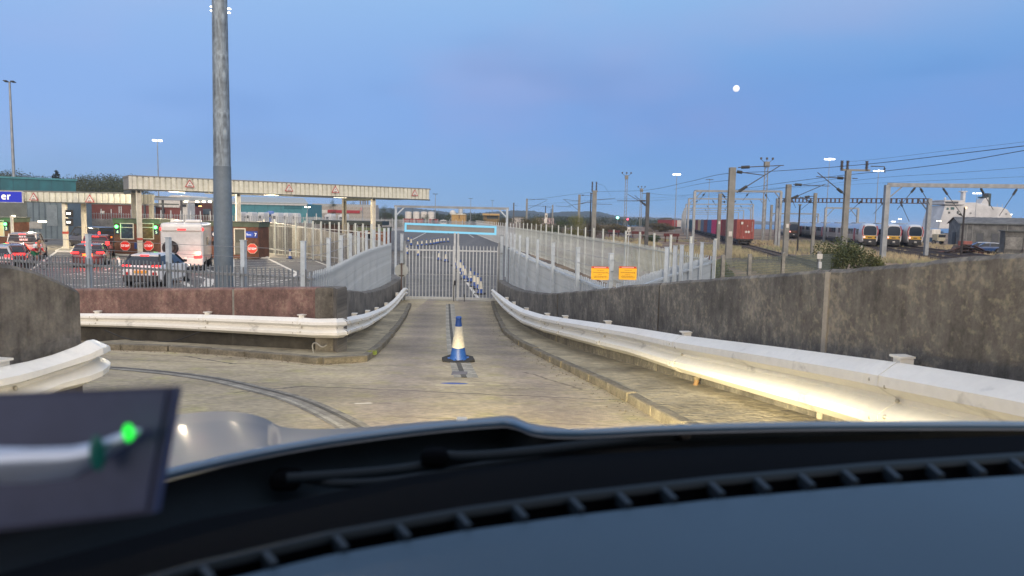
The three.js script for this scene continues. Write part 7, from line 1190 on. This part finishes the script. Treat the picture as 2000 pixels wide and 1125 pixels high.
// ---- ship
{
  const D = 380, g = thing('ferry_ship', onG(1905, D), 0, 'large white ferry with a dark funnel at the quay on the right', 'ship'), o = g.position, W = mat([0.62, 0.64, 0.66], 0.5, { map: U.d12 });
  const R = (x0, y0, x1, y1, nm, m, t = 14, z = 0, parent) => { const p = at(x0, y1, D), q = at(x1, y0, D); return mb().rbox((p.x + q.x) / 2 - o.x, (p.y + q.y) / 2, -t / 2 + z, q.x - p.x, q.y - p.y, t, Math.min(0.3, (q.y - p.y) / 3)).build(nm, m, parent || g); };
  const P = (x, y, z = 0) => { const p = at(x, y, D); return V(p.x - o.x, p.y, z); };
  const poly = (pts, nm, m, t, z = 0) => { const s = new THREE.Shape(pts.map(([x, y]) => { const p = P(x, y); return new THREE.Vector2(p.x, p.y); })), e = new THREE.ExtrudeGeometry(s, { depth: t, bevelEnabled: true, bevelSize: 0.15, bevelThickness: 0.15, bevelSegments: 1 }); e.translate(0, 0, -t + z); return mb().add(e).build(nm, m, g); };
  poly([[1834, 446], [1838, 428], [1843, 412], [1846, 402], [1872, 402], [1880, 396], [1905, 396], [1921, 400], [1935, 404], [1955, 405], [1966, 409], [1975, 420], [1977, 446]], 'hull', W, 16);
  R(1841, 391.5, 1881, 399.5, 'bridge', W, 18, 1.5); R(1842.5, 394.3, 1868, 397.2, 'bridge_window', M.glass, 17, 1.9); R(1840, 391, 1869, 392.6, 'bridge_roof', W, 18.5, 1.8);
  R(1889, 374, 1896.5, 398, 'mast_tower', W, 2.5, -4); R(1887, 372.5, 1899, 374.5, 'mast_platform', W, 3, -3.7); mb().rod(P(1890, 373, -5), P(1889, 367, -5), 0.12).rod(P(1896, 373, -5), P(1897, 368, -5), 0.1).build('aerial', M.grey, g);
  { const q = P(1852.5, 387.5, -3); mb().ball(q.x, q.y, q.z, 0.6).rod(P(1852.5, 391, -3), P(1852.5, 388, -3), 0.12).build('radar_dome', W, g); }
  poly([[1917, 404], [1927, 388], [1935, 386], [1935, 405]], 'funnel_fin', W, 5, -2); R(1934.5, 377.5, 1943, 404, 'funnel', mat([0.02, 0.045, 0.04], 0.5), 5, -2.5); R(1926, 383.5, 1935, 386, 'funnel_cap', mat([0.02, 0.045, 0.04], 0.5), 5, -2); R(1932, 377, 1940, 383.5, 'exhaust', M.black, 3, -3);
  for (const [a, b, c, e] of [[1848, 405.5, 1853, 410], [1856, 404.5, 1864, 409.5]]) R(a, b, c, e, 'window', mat([0.03, 0.12, 0.12], 0.3), 1, 0.35); for (const [a, b, c, e] of [[1851, 413, 1856, 417.5], [1868, 412, 1872.5, 418]]) R(a, b, c, e, 'recess', M.greyDark, 1, 0.3);
  for (const [x, y] of [[1895, 416.5], [1964.5, 418]]) { const q = P(x, y, 0.35); mb().disc(q.x, q.y, q.z, 0.5, 0.1, 'z', 16).build('round_hatch', M.grey, g); }
  for (const y of [408.5, 412.5]) mb().bar(P(1905, y, 0.25), P(1962, y + 1.2, 0.25), 0.1, 0.1).build('deck_line', M.galvLight, g);
  { const q = P(1919, 400, -1); mb().ball(q.x, q.y, q.z, 1, 1.5, 0.7, 0.7).build('lifeboat', W, g); } for (const x of [1906, 1912, 1925, 1950, 1960]) mb().rod(P(x, 405, -1), P(x, 398, -1), 0.1).build('railing_post', W, g);
  { const q = P(1885.5, 406, 0.6); mb().rbox(q.x, q.y, q.z, 0.8, 0.8, 0.3, 0.1).build('deck_lamp', glow([1, 0.6, 0.3], 3), g); } { const q = P(1974, 419, 0.6); mb().rbox(q.x, q.y, q.z, 0.6, 0.6, 0.3, 0.1).build('deck_lamp', glow([1, 0.9, 0.7], 3), g); }
}
// ---- quay sheds
{
  const c = onG(1877, 150), th = -0.306, g = thing('warehouse', c, th, 'long grey warehouse with a weathered ridged roof in front of the ship', 'warehouse'), wl = mat([0.19, 0.195, 0.19], 0.8, { map: U.g6 }), he = at(1877, 436, 150).y, hr = at(1890, 424.5, 156).y, L = 46, D = 9;
  mb().box(L / 2, he / 2, -D / 2, L, he, D).build('wall', wl, g);
  const rr2 = []; for (const [z, y] of [[0.5, he - 0.1], [-D / 2, hr], [-D - 0.5, he - 0.1]]) { const r = []; for (let i = 0; i <= 90; i++) r.push(V(-0.4 + (L + 0.8) * i / 90, y + (i % 2) * 0.06, z)); rr2.push(r); }
  mb().add(gridGeo(rr2, (q) => [q.x, q.z])).build('roof', mat([0.17, 0.17, 0.165], 0.85, { map: U.g6 }), g); mb().box(L / 2, he - 0.05, 0.5, L + 0.8, 0.14, 0.14).build('gutter', M.greyDark, g);
  { const s = new THREE.Shape([[0, he], [-D, he], [-D / 2, hr - 0.1]].map((q) => new THREE.Vector2(...q))), e = new THREE.ShapeGeometry(s); e.rotateY(-Math.PI / 2); const m = new THREE.Matrix4(); e.translate(-0.01, 0, 0); mb().add(e).build('gable', wl, g); }
  for (const [x, w2, h2, y2] of [[3.6, 1.1, 2.2, 1.3], [6.2, 1.1, 2.2, 1.3], [10.5, 1.3, 1.1, 2.2], [13.6, 1.2, 1.1, 2.2], [17, 1.2, 1.1, 2.2]]) { const f = mb().box(x, y2, 0.03, w2 + 0.2, h2 + 0.2, 0.06).build(h2 > 2 ? 'door' : 'window', M.greyDark, g); mb().box(x, y2, 0.07, w2, h2, 0.03).build('panel', mat([0.06, 0.07, 0.085], 0.5), f); }
  mb().box(-0.06, 1.3, -4, 0.1, 2.4, 2.6).build('gable_door', M.black, g); for (const x of [1.2, 2.2, 8.2, 12, 15.3]) mb().box(x, he / 2, 0.05, 0.12, he, 0.12).build('downpipe', M.grey, g);
}
{
  const c = onG(1966, 96), g = thing('storage_shed', c, -0.35, 'low grey shed with pale sliding panels at the right edge', 'shed'), h = at(1966, 452, 96).y;
  mb().box(4, h / 2, -1.2, 8, h, 2.4).build('wall', mat([0.15, 0.15, 0.14], 0.85, { map: U.g6 }), g); for (let i = 0; i < 4; i++) mb().box(1.02 + i * 2.02, h * 0.52, 0.04, 1.9, h * 0.5, 0.08).build('sliding_panel', mat([0.27, 0.27, 0.25], 0.8, { map: U.g6 }), g); mb().box(4, h + 0.06, -1.2, 8.3, 0.12, 2.9).build('roof', M.greyDark, g); mb().box(2.0, 0.5, 0.06, 0.1, 1.0, 0.12).build('rail_post', M.black, g);
}
{ const p = onG(1882.5, 92), h = at(1883, 405, 92).y, g = thing('telegraph_pole', p, 0, 'dark wooden pole in front of the grey warehouse', 'pole'); mb().rod(V(0, 0, 0), V(0, h, 0), 0.14, 0.1, 10).build('shaft', mat([0.05, 0.045, 0.045], 0.9), g); mb().bar(V(-0.45, h - 0.95, 0), V(0, h - 1.2, 0), 0.07, 0.07).rbox(-0.5, h - 0.85, 0, 0.3, 0.2, 0.2, 0.05).build('lamp_arm', M.black, g); }
{ // debris heap: broken sheets and timber
  const p = onG(1893, 100), g = thing('scrap_heap', p, 0, 'heap of dark scrap and rusty sheets in front of the warehouse', 'scrap heap'); seed = 31; const a = mb(), b = mb();
  for (let i = 0; i < 46; i++) { const x = rr(-3.2, 3.4), y = Math.max(0.1, 1.15 * (1 - Math.abs(x) / 3.6) * rnd()), m = i % 3 ? a : b, q = new THREE.BoxGeometry(rr(0.6, 2.2), rr(0.04, 0.12), rr(0.4, 1.2)); q.rotateZ(-0.25 * Math.sign(x) + rr(-0.2, 0.2)); q.rotateY(rr(-0.8, 0.8)); q.translate(x, y + 0.1, rr(-0.9, 0.9)); m.add(q); }
  a.build('timber', mat([0.07, 0.05, 0.045], 0.9), g); b.build('sheet', mat([0.16, 0.07, 0.055], 0.8), g);
}
{ const p = onG(1823, 150), g = thing('parked_lorry', p, 0.3, 'white lorry between the right hand train and the blue container', 'lorry'); mb().rbox(0, 2.2, -1.2, 2.2, 1.7, 4.4, 0.1).build('box_body', M.white, g); mb().rbox(0, 1.4, 1.7, 2.1, 1.5, 1.4, 0.2).build('cab', mat([0.42, 0.4, 0.3], 0.5), g); mb().rbox(0, 1.75, 2.4, 1.8, 0.6, 0.06, 0.02).build('windscreen', M.glass, g); for (const s of [1, -1]) for (const z of [-2.4, 1.5]) wheelAt(g, s * 0.95, 0.45, z, 0.45, 0.28); }
{ const p = onG(1843, 175), g = thing('shipping_container', p, 0.9, 'blue container standing on the quay left of the warehouse', 'container'); const m = mat([0.06, 0.13, 0.24], 0.6); for (const [q, nm] of [[contGeo, 'shell'], [contFrame, 'frame']]) { const k = new THREE.Mesh(q, m); k.name = nm; k.scale.set(1, 0.85, 0.3); g.add(k); } }
{ const p = onG(1889, 118), g = thing('storage_box', p, 0.2, 'pinkish red crate beside the warehouse wall, next to the dark pole', 'crate'); mb().rbox(0, 0.75, 0, 1.6, 1.3, 1.2, 0.05).build('box', mat([0.3, 0.1, 0.08], 0.7), g); mb().box(0, 0.06, 0, 1.5, 0.12, 1.1).build('pallet', M.bark, g); }
for (const [px, d, c, l] of [[1916, 108, [0.02, 0.05, 0.2], 'dark blue car parked left in front of the warehouse'], [1930, 106, [0.02, 0.08, 0.25], 'blue car parked right in front of the warehouse, beside the shed']]) car({ px, d, turn: 1.2, L: 4.3, W: 1.8, H: 1.5, paint: cp(c), roof: cp([0.5, 0.52, 0.55]), label: l });
for (const [px, py, l] of [[1906, 480, 'white crumpled bag on the grass left of the shed'], [1937, 484, 'white crumpled sheet on the grass close to the shed']]) { const p = gnd(px, py + 1), q = new THREE.IcosahedronGeometry(0.36, 2), a = q.attributes.position; for (let i = 0; i < a.count; i++) { const k = 0.75 + 0.5 * n3(a.getX(i) * 5 + px, a.getY(i) * 5, a.getZ(i) * 5); a.setXYZ(i, a.getX(i) * k * 1.5, Math.max(-0.1, a.getY(i) * k * 0.7) + 0.12, a.getZ(i) * k); } q.computeVertexNormals(); q.translate(p.x, 0, p.z); tag(mb().add(q).build('rubbish_bag', M.white, scene), l, 'rubbish'); }

// ================================================================ THE CAR WE SIT IN
{
  const CY = EYE - 1.22, g = thing('car', V(0.1, 0, 0), 0, 'the car we sit in: grey bonnet, black wipers and dark dashboard along the bottom', 'car');
  const L = (px, py, d) => at(px, py, d).sub(g.position);
  const Ly = (px, py, h) => { const r = ray(px, py); return r.multiplyScalar(-h / r.y).add(V(0, EYE, 0)).sub(g.position); };   // on the level h below the eye
  const paint = mat([0.13, 0.15, 0.185], 0.5, { map: U.d12, clearcoat: 0.14, clearcoatRoughness: 0.12, specularIntensity: 0.5 }), edgeM = mat([0.05, 0.11, 0.19], 0.3, { map: null, clearcoat: 0.6 });
  const trim = mat([0.008, 0.017, 0.028], 0.55, { map: U.d1, specularIntensity: 0.5 }), dash = (() => { const m = mat([0.03, 0.07, 0.116], 0.5, { map: U.d12, specularIntensity: 0.8, bumpMap: rep(T.bump, 0.05), bumpScale: 0.0004 }); return m; })(), pit = mat([0.0015, 0.002, 0.003], 0.95, { map: null, specularIntensity: 0.05 });  // dash blue holds the sky reflection in its base colour
  // bonnet: rear lip, shoulder, crown, nose
  const lip = [[-260, 1080], [100, 975], [310, 921], [460, 886], [600, 860], [720, 843], [830, 830], [905, 823], [960, 819], [990, 818], [1012, 823], [1040, 833], [1080, 838], [1150, 838], [1300, 831], [1500, 826], [1650, 824], [2000, 824], [2500, 830]];
  const crown = [[-260, 905], [100, 838], [310, 815], [370, 807], [430, 803], [480, 807], [520, 818], [545, 832], [600, 838], [720, 834], [830, 824], [905, 820], [960, 815], [1000, 813], [1030, 826], [1150, 842], [1500, 836], [2000, 834], [2500, 838]];
  const xs = []; for (let px = -260; px <= 2500; px += 10) xs.push(px);
  const lipH = (px) => interp([[-260, 0.33], [600, 0.335], [1000, 0.34], [2500, 0.34]], 1, px), lipP = (px) => Ly(px, smooth(lip, px), lipH(px));
  const rows = [[], [], [], [], [], []];
  for (const px of xs) {
    const a = lipP(px), dc = interp([[-260, 1.5], [310, 1.72], [540, 1.95], [1000, 2.05], [2500, 2.2]], 1, px), c = L(px, smooth(crown, px), dc), side = px < 540;
    const ridge = side ? 0.035 * Math.sin(Math.PI * Math.min(1, Math.max(0, (px - 250) / 290))) : 0;
    rows[0].push(a.clone().add(V(0, -0.012, 0.012))); rows[1].push(a);
    rows[2].push(a.clone().lerp(c, 0.4).add(V(0, side ? -0.03 : -0.004, 0))); rows[3].push(a.clone().lerp(c, 0.78).add(V(0, side ? -0.012 : 0.002, 0)));
    rows[4].push(c); rows[5].push(c.clone().add(V(0, -0.18, -0.32)));
  }
  mb().add(gridGeo(rows, (q) => [q.x, q.z])).build('bonnet', paint, g);
  { const p = rows[1], q = mb(), idx = xs.map((px, i) => i).filter((i) => xs[i] >= 200); q.add(new THREE.TubeGeometry(new THREE.CatmullRomCurve3(idx.map((i) => p[i].clone().add(V(0, -0.004, 0.006)))), 160, 0.0065, 8)); q.build('bonnet_edge', edgeM, g); }
  { const p = L(902, 824, 1.72); mb().rbox(p.x, p.y + 0.004, p.z, 0.026, 0.012, 0.02, 0.004).build('washer_jet', mat([0.7, 0.68, 0.6], 0.4), g); }
  // scuttle, wipers
  { const A = xs.map((px) => lipP(px).add(V(0, -0.03, -0.06))), B = xs.map((px) => Ly(px, interp([[-260, 1240], [0, 1150], [400, 1035], [900, 925], [1400, 866], [2000, 838], [2500, 828]], 1, px) , 0.40)); const C = B.map((q) => q.clone().add(V(0, -0.1, 0.02))); mb().add(gridGeo([A, A.map((q, i) => q.clone().lerp(B[i], 0.4).add(V(0, -0.035, 0))), B, C])).build('scuttle_panel', trim, g); }
  const arm = mat([0.004, 0.009, 0.015], 0.6, { map: null, specularIntensity: 0.3 }), W = (pts, r, nm, m, parent) => { const b = mb(); b.add(new THREE.TubeGeometry(new THREE.CatmullRomCurve3(pts), 40, r, 8)); return b.build(nm, m, parent || g); };
  const H = 0.375;
  { const a1 = W([[560, 935], [640, 930], [760, 920], [860, 905], [1000, 885], [1180, 868], [1400, 856]].map(([x, y]) => Ly(x, y, H)), 0.0085, 'wiper_arm', arm); W([[548, 925], [580, 932], [660, 944], [760, 940], [880, 920], [1050, 892]].map(([x, y]) => Ly(x, y, H + 0.008)), 0.007, 'wiper_blade', arm, a1); const p = Ly(560, 928, H); mb().rbox(p.x, p.y - 0.006, p.z, 0.042, 0.026, 0.04, 0.01).build('pivot_cap', pit, a1); }
  { const a2 = W([[845, 888], [900, 892], [1000, 886], [1150, 868], [1320, 848], [1500, 838], [1740, 832]].map(([x, y]) => Ly(x, y, H - 0.015)), 0.0085, 'wiper_arm', arm); W([[1330, 852], [1430, 848], [1560, 846], [1700, 841], [1790, 840]].map(([x, y]) => Ly(x, y, H - 0.012)), 0.009, 'wiper_blade', arm, a2); const p = Ly(850, 884, H - 0.02); mb().rbox(p.x, p.y - 0.006, p.z, 0.042, 0.024, 0.04, 0.01).build('pivot_cap', pit, a2); const q = Ly(1335, 843, H - 0.02); mb().rbox(q.x, q.y, q.z, 0.02, 0.022, 0.03, 0.006).build('clip', M.black, a2); }
  // dashboard: black glass-side strip, vent with louvres, leathery top
  const DH = 0.30, vt = [[-400, 1330], [0, 1222], [380, 1112], [640, 1050], [900, 1003], [1120, 972], [1400, 940], [1700, 913], [2000, 893], [2500, 868]];
  const off = (px, k) => Ly(px, interp(vt, 1, px) + k, DH);
  const rowsOf = (k, dy = 0) => xs.filter((x) => x >= -300).map((px) => off(px, k).add(V(0, dy, 0)));
  const front = rowsOf(-8, 0), fore = xs.filter((x) => x >= -300).map((px) => Ly(px, interp([[-400, 1250], [0, 1120], [400, 1012], [800, 930], [1100, 892], [1400, 872], [1700, 862], [2000, 850], [2500, 840]], 1, px), 0.345));
  mb().add(gridGeo([fore.map((q) => q.clone().add(V(0, -0.03, -0.02))), fore, front.map((q, i) => q.clone().lerp(fore[i], 0.3).add(V(0, -0.012, 0))), front.map((q) => q.clone().add(V(0, -0.004, 0)))])).build('demister_shelf', pit, g);
  const vent = new THREE.Group(); vent.name = 'vent_strip'; g.add(vent);
  mb().add(gridGeo([rowsOf(-9), rowsOf(-4, 0.004), rowsOf(3, 0.003), rowsOf(4.5, -0.002)])).build('vent_rim', mat([0.006, 0.014, 0.021], 0.55, { specularIntensity: 0.35 }), vent);
  mb().add(gridGeo([rowsOf(4, -0.003), rowsOf(5, -0.03), rowsOf(34, -0.03), rowsOf(34, -0.008)])).build('vent_slot', pit, vent);
  for (let i = 0; i < 17; i++) { const px = [400, 522, 660, 782, 900, 1010, 1120, 1212, 1300, 1392, 1482, 1568, 1652, 1735, 1818, 1900, 1980][i], s = lerp(0.006, 0.0075, i / 16); const a = off(px - 4, 6).add(V(0, -0.003, 0)), b = off(px + 14 + i * 0.5, 33 - i * 0.3).add(V(0, -0.003, 0)); mb().bar(a, b, s, 0.014).build('louvre', trim, vent); }
  const near = xs.filter((x) => x >= -300).map((px) => V(off(px, 0).x * 0.9, EYE - DH - 0.008, Math.min(-0.22, off(px, 0).z + 0.5)));
  const top0 = rowsOf(31, -0.006), top1 = rowsOf(35, 0);
  mb().add(gridGeo([top0.map((q) => q.clone().add(V(0, -0.02, 0))), top0, top1, top1.map((q, i) => q.clone().lerp(near[i], 0.35).add(V(0, 0.006, 0))), top1.map((q, i) => q.clone().lerp(near[i], 0.7).add(V(0, 0.004, 0))), near, near.map((q) => q.clone().add(V(0, -0.35, 0.1)))], (q) => [q.x, q.z])).build('dashboard', dash, g);
  // body that carries it all, out of frame below and behind
  mb().rbox(0, CY - 0.0, -1.75, 1.72, 0.5, 1.3, 0.1).build('engine_bay', M.black, g); mb().rbox(0, CY - 0.05, 0.2, 1.74, 0.5, 2.4, 0.1).build('floor_pan', M.black, g);
  mb().rbox(0, EYE + 0.3, 0.75, 1.5, 0.05, 2.3, 0.02).build('roof', M.greyDark, g); mb().rbox(0, EYE - 0.35, 1.75, 1.66, 1.36, 0.1, 0.04).build('rear_cabin', M.black, g); for (const s of [1, -1]) mb().rbox(s * 0.82, EYE - 0.6, 0.7, 0.06, 0.85, 2.1, 0.02).rbox(s * 0.78, EYE + 0.05, 1.1, 0.06, 0.5, 1.3, 0.02).build('door', M.black, g);
  for (const s of [1, -1]) {
    wheelAt(g, s * 0.78, CY - 0.55, -1.9, 0.33, 0.22);
    const p = V(s * 0.66, EYE - 0.95, -2.4); mb().rbox(p.x, p.y, p.z + 0.06, 0.3, 0.14, 0.12, 0.04).build('headlamp', glow([1, 0.92, 0.75], 8), g);
    const bx = new THREE.BoxGeometry(0.62, 0.012, 0.3); bx.rotateX(-0.2); bx.translate(p.x, p.y + 0.0085, p.z - 0.15); mb().add(bx).build('added_beam_plate', M.black, g);  // unseen plate added ahead of the lamp to cut off the upper beam
    const l = new THREE.SpotLight(lin(1, 0.82, 0.46), s > 0 ? 85 : 540, 0, s > 0 ? 1.2 : 0.66, 1, 2); l.position.set(g.position.x + p.x, p.y, p.z - 0.06); l.target.position.set(g.position.x + p.x + (s > 0 ? 0.0 : 1.05), roadY(6.5), -6.5); l.castShadow = true; l.shadow.radius = 0.25; scene.add(l, l.target);
  }
  // device held up at the left end of the dashboard
  const d0 = 0.5, A = at(-70, 770, d0), B = at(341, 754, d0), Cc = at(297, 1003, d0 - 0.02), D = at(-70, 1046, d0 - 0.02), k = thing('dash_screen', A.clone().add(B).add(Cc).add(D).multiplyScalar(0.25), 0, 'dark blurred screen device at the left end of the dashboard with a green light', 'device');
  const o = k.position, quadLoft = (z0, z1, sh = 1) => { const n = B.clone().sub(A).cross(D.clone().sub(A)).normalize().multiplyScalar(-1), c = A.clone().add(B).add(Cc).add(D).multiplyScalar(0.25), r = (z) => [A, B, Cc, D].map((q) => q.clone().sub(c).multiplyScalar(sh).add(c).addScaledVector(n, z).sub(o)); return loft([r(z0), r(z1)]); };
  mb().add(quadLoft(-0.012, 0)).build('case', mat([0.08, 0.1, 0.2], 0.5, { map: U.d1, specularIntensity: 0.5 }), k); mb().add(quadLoft(0, 0.002, 0.93)).build('screen', mat([0.10, 0.13, 0.26], 0.45, { map: U.d1, specularIntensity: 0.6 }), k);
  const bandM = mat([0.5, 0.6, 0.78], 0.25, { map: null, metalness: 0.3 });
  { const up = [[-60, 872], [60, 874], [140, 872], [190, 862], [230, 846], [262, 836], [276, 838]], dn = [[-60, 946], [60, 944], [140, 935], [190, 905], [230, 880], [262, 862], [276, 848]], f = (a, z) => a.map(([x, y]) => at(x, y, d0 - 0.016 - z).sub(o)); mb().add(gridGeo([f(up, 0), f(up.map((u, i) => [u[0], lerp(u[1], dn[i][1], 0.25)]), 0.006), f(up.map((u, i) => [u[0], lerp(u[1], dn[i][1], 0.7)]), 0.006), f(dn, 0)])).build('painted_reflection_band', bandM, k); }  // sky reflection in the screen, built as a pale raised band
  { const p = at(251, 845, d0 - 0.028).sub(o), s = new THREE.SphereGeometry(0.0036, 16, 12); s.scale(1, 1.6, 0.6); s.translate(p.x, p.y, p.z); mb().add(s).build('green_lamp', glow([0.02, 0.95, 0.06], 1.3), k); const q = at(190, 885, d0 - 0.026).sub(o), u = new THREE.SphereGeometry(0.006, 16, 12); u.scale(0.9, 2.0, 0.3); u.translate(q.x, q.y, q.z); mb().add(u).build('teal_button', mat([0.01, 0.2, 0.18], 0.4, { map: null }), k); }
}

renderer.render(scene, camera);
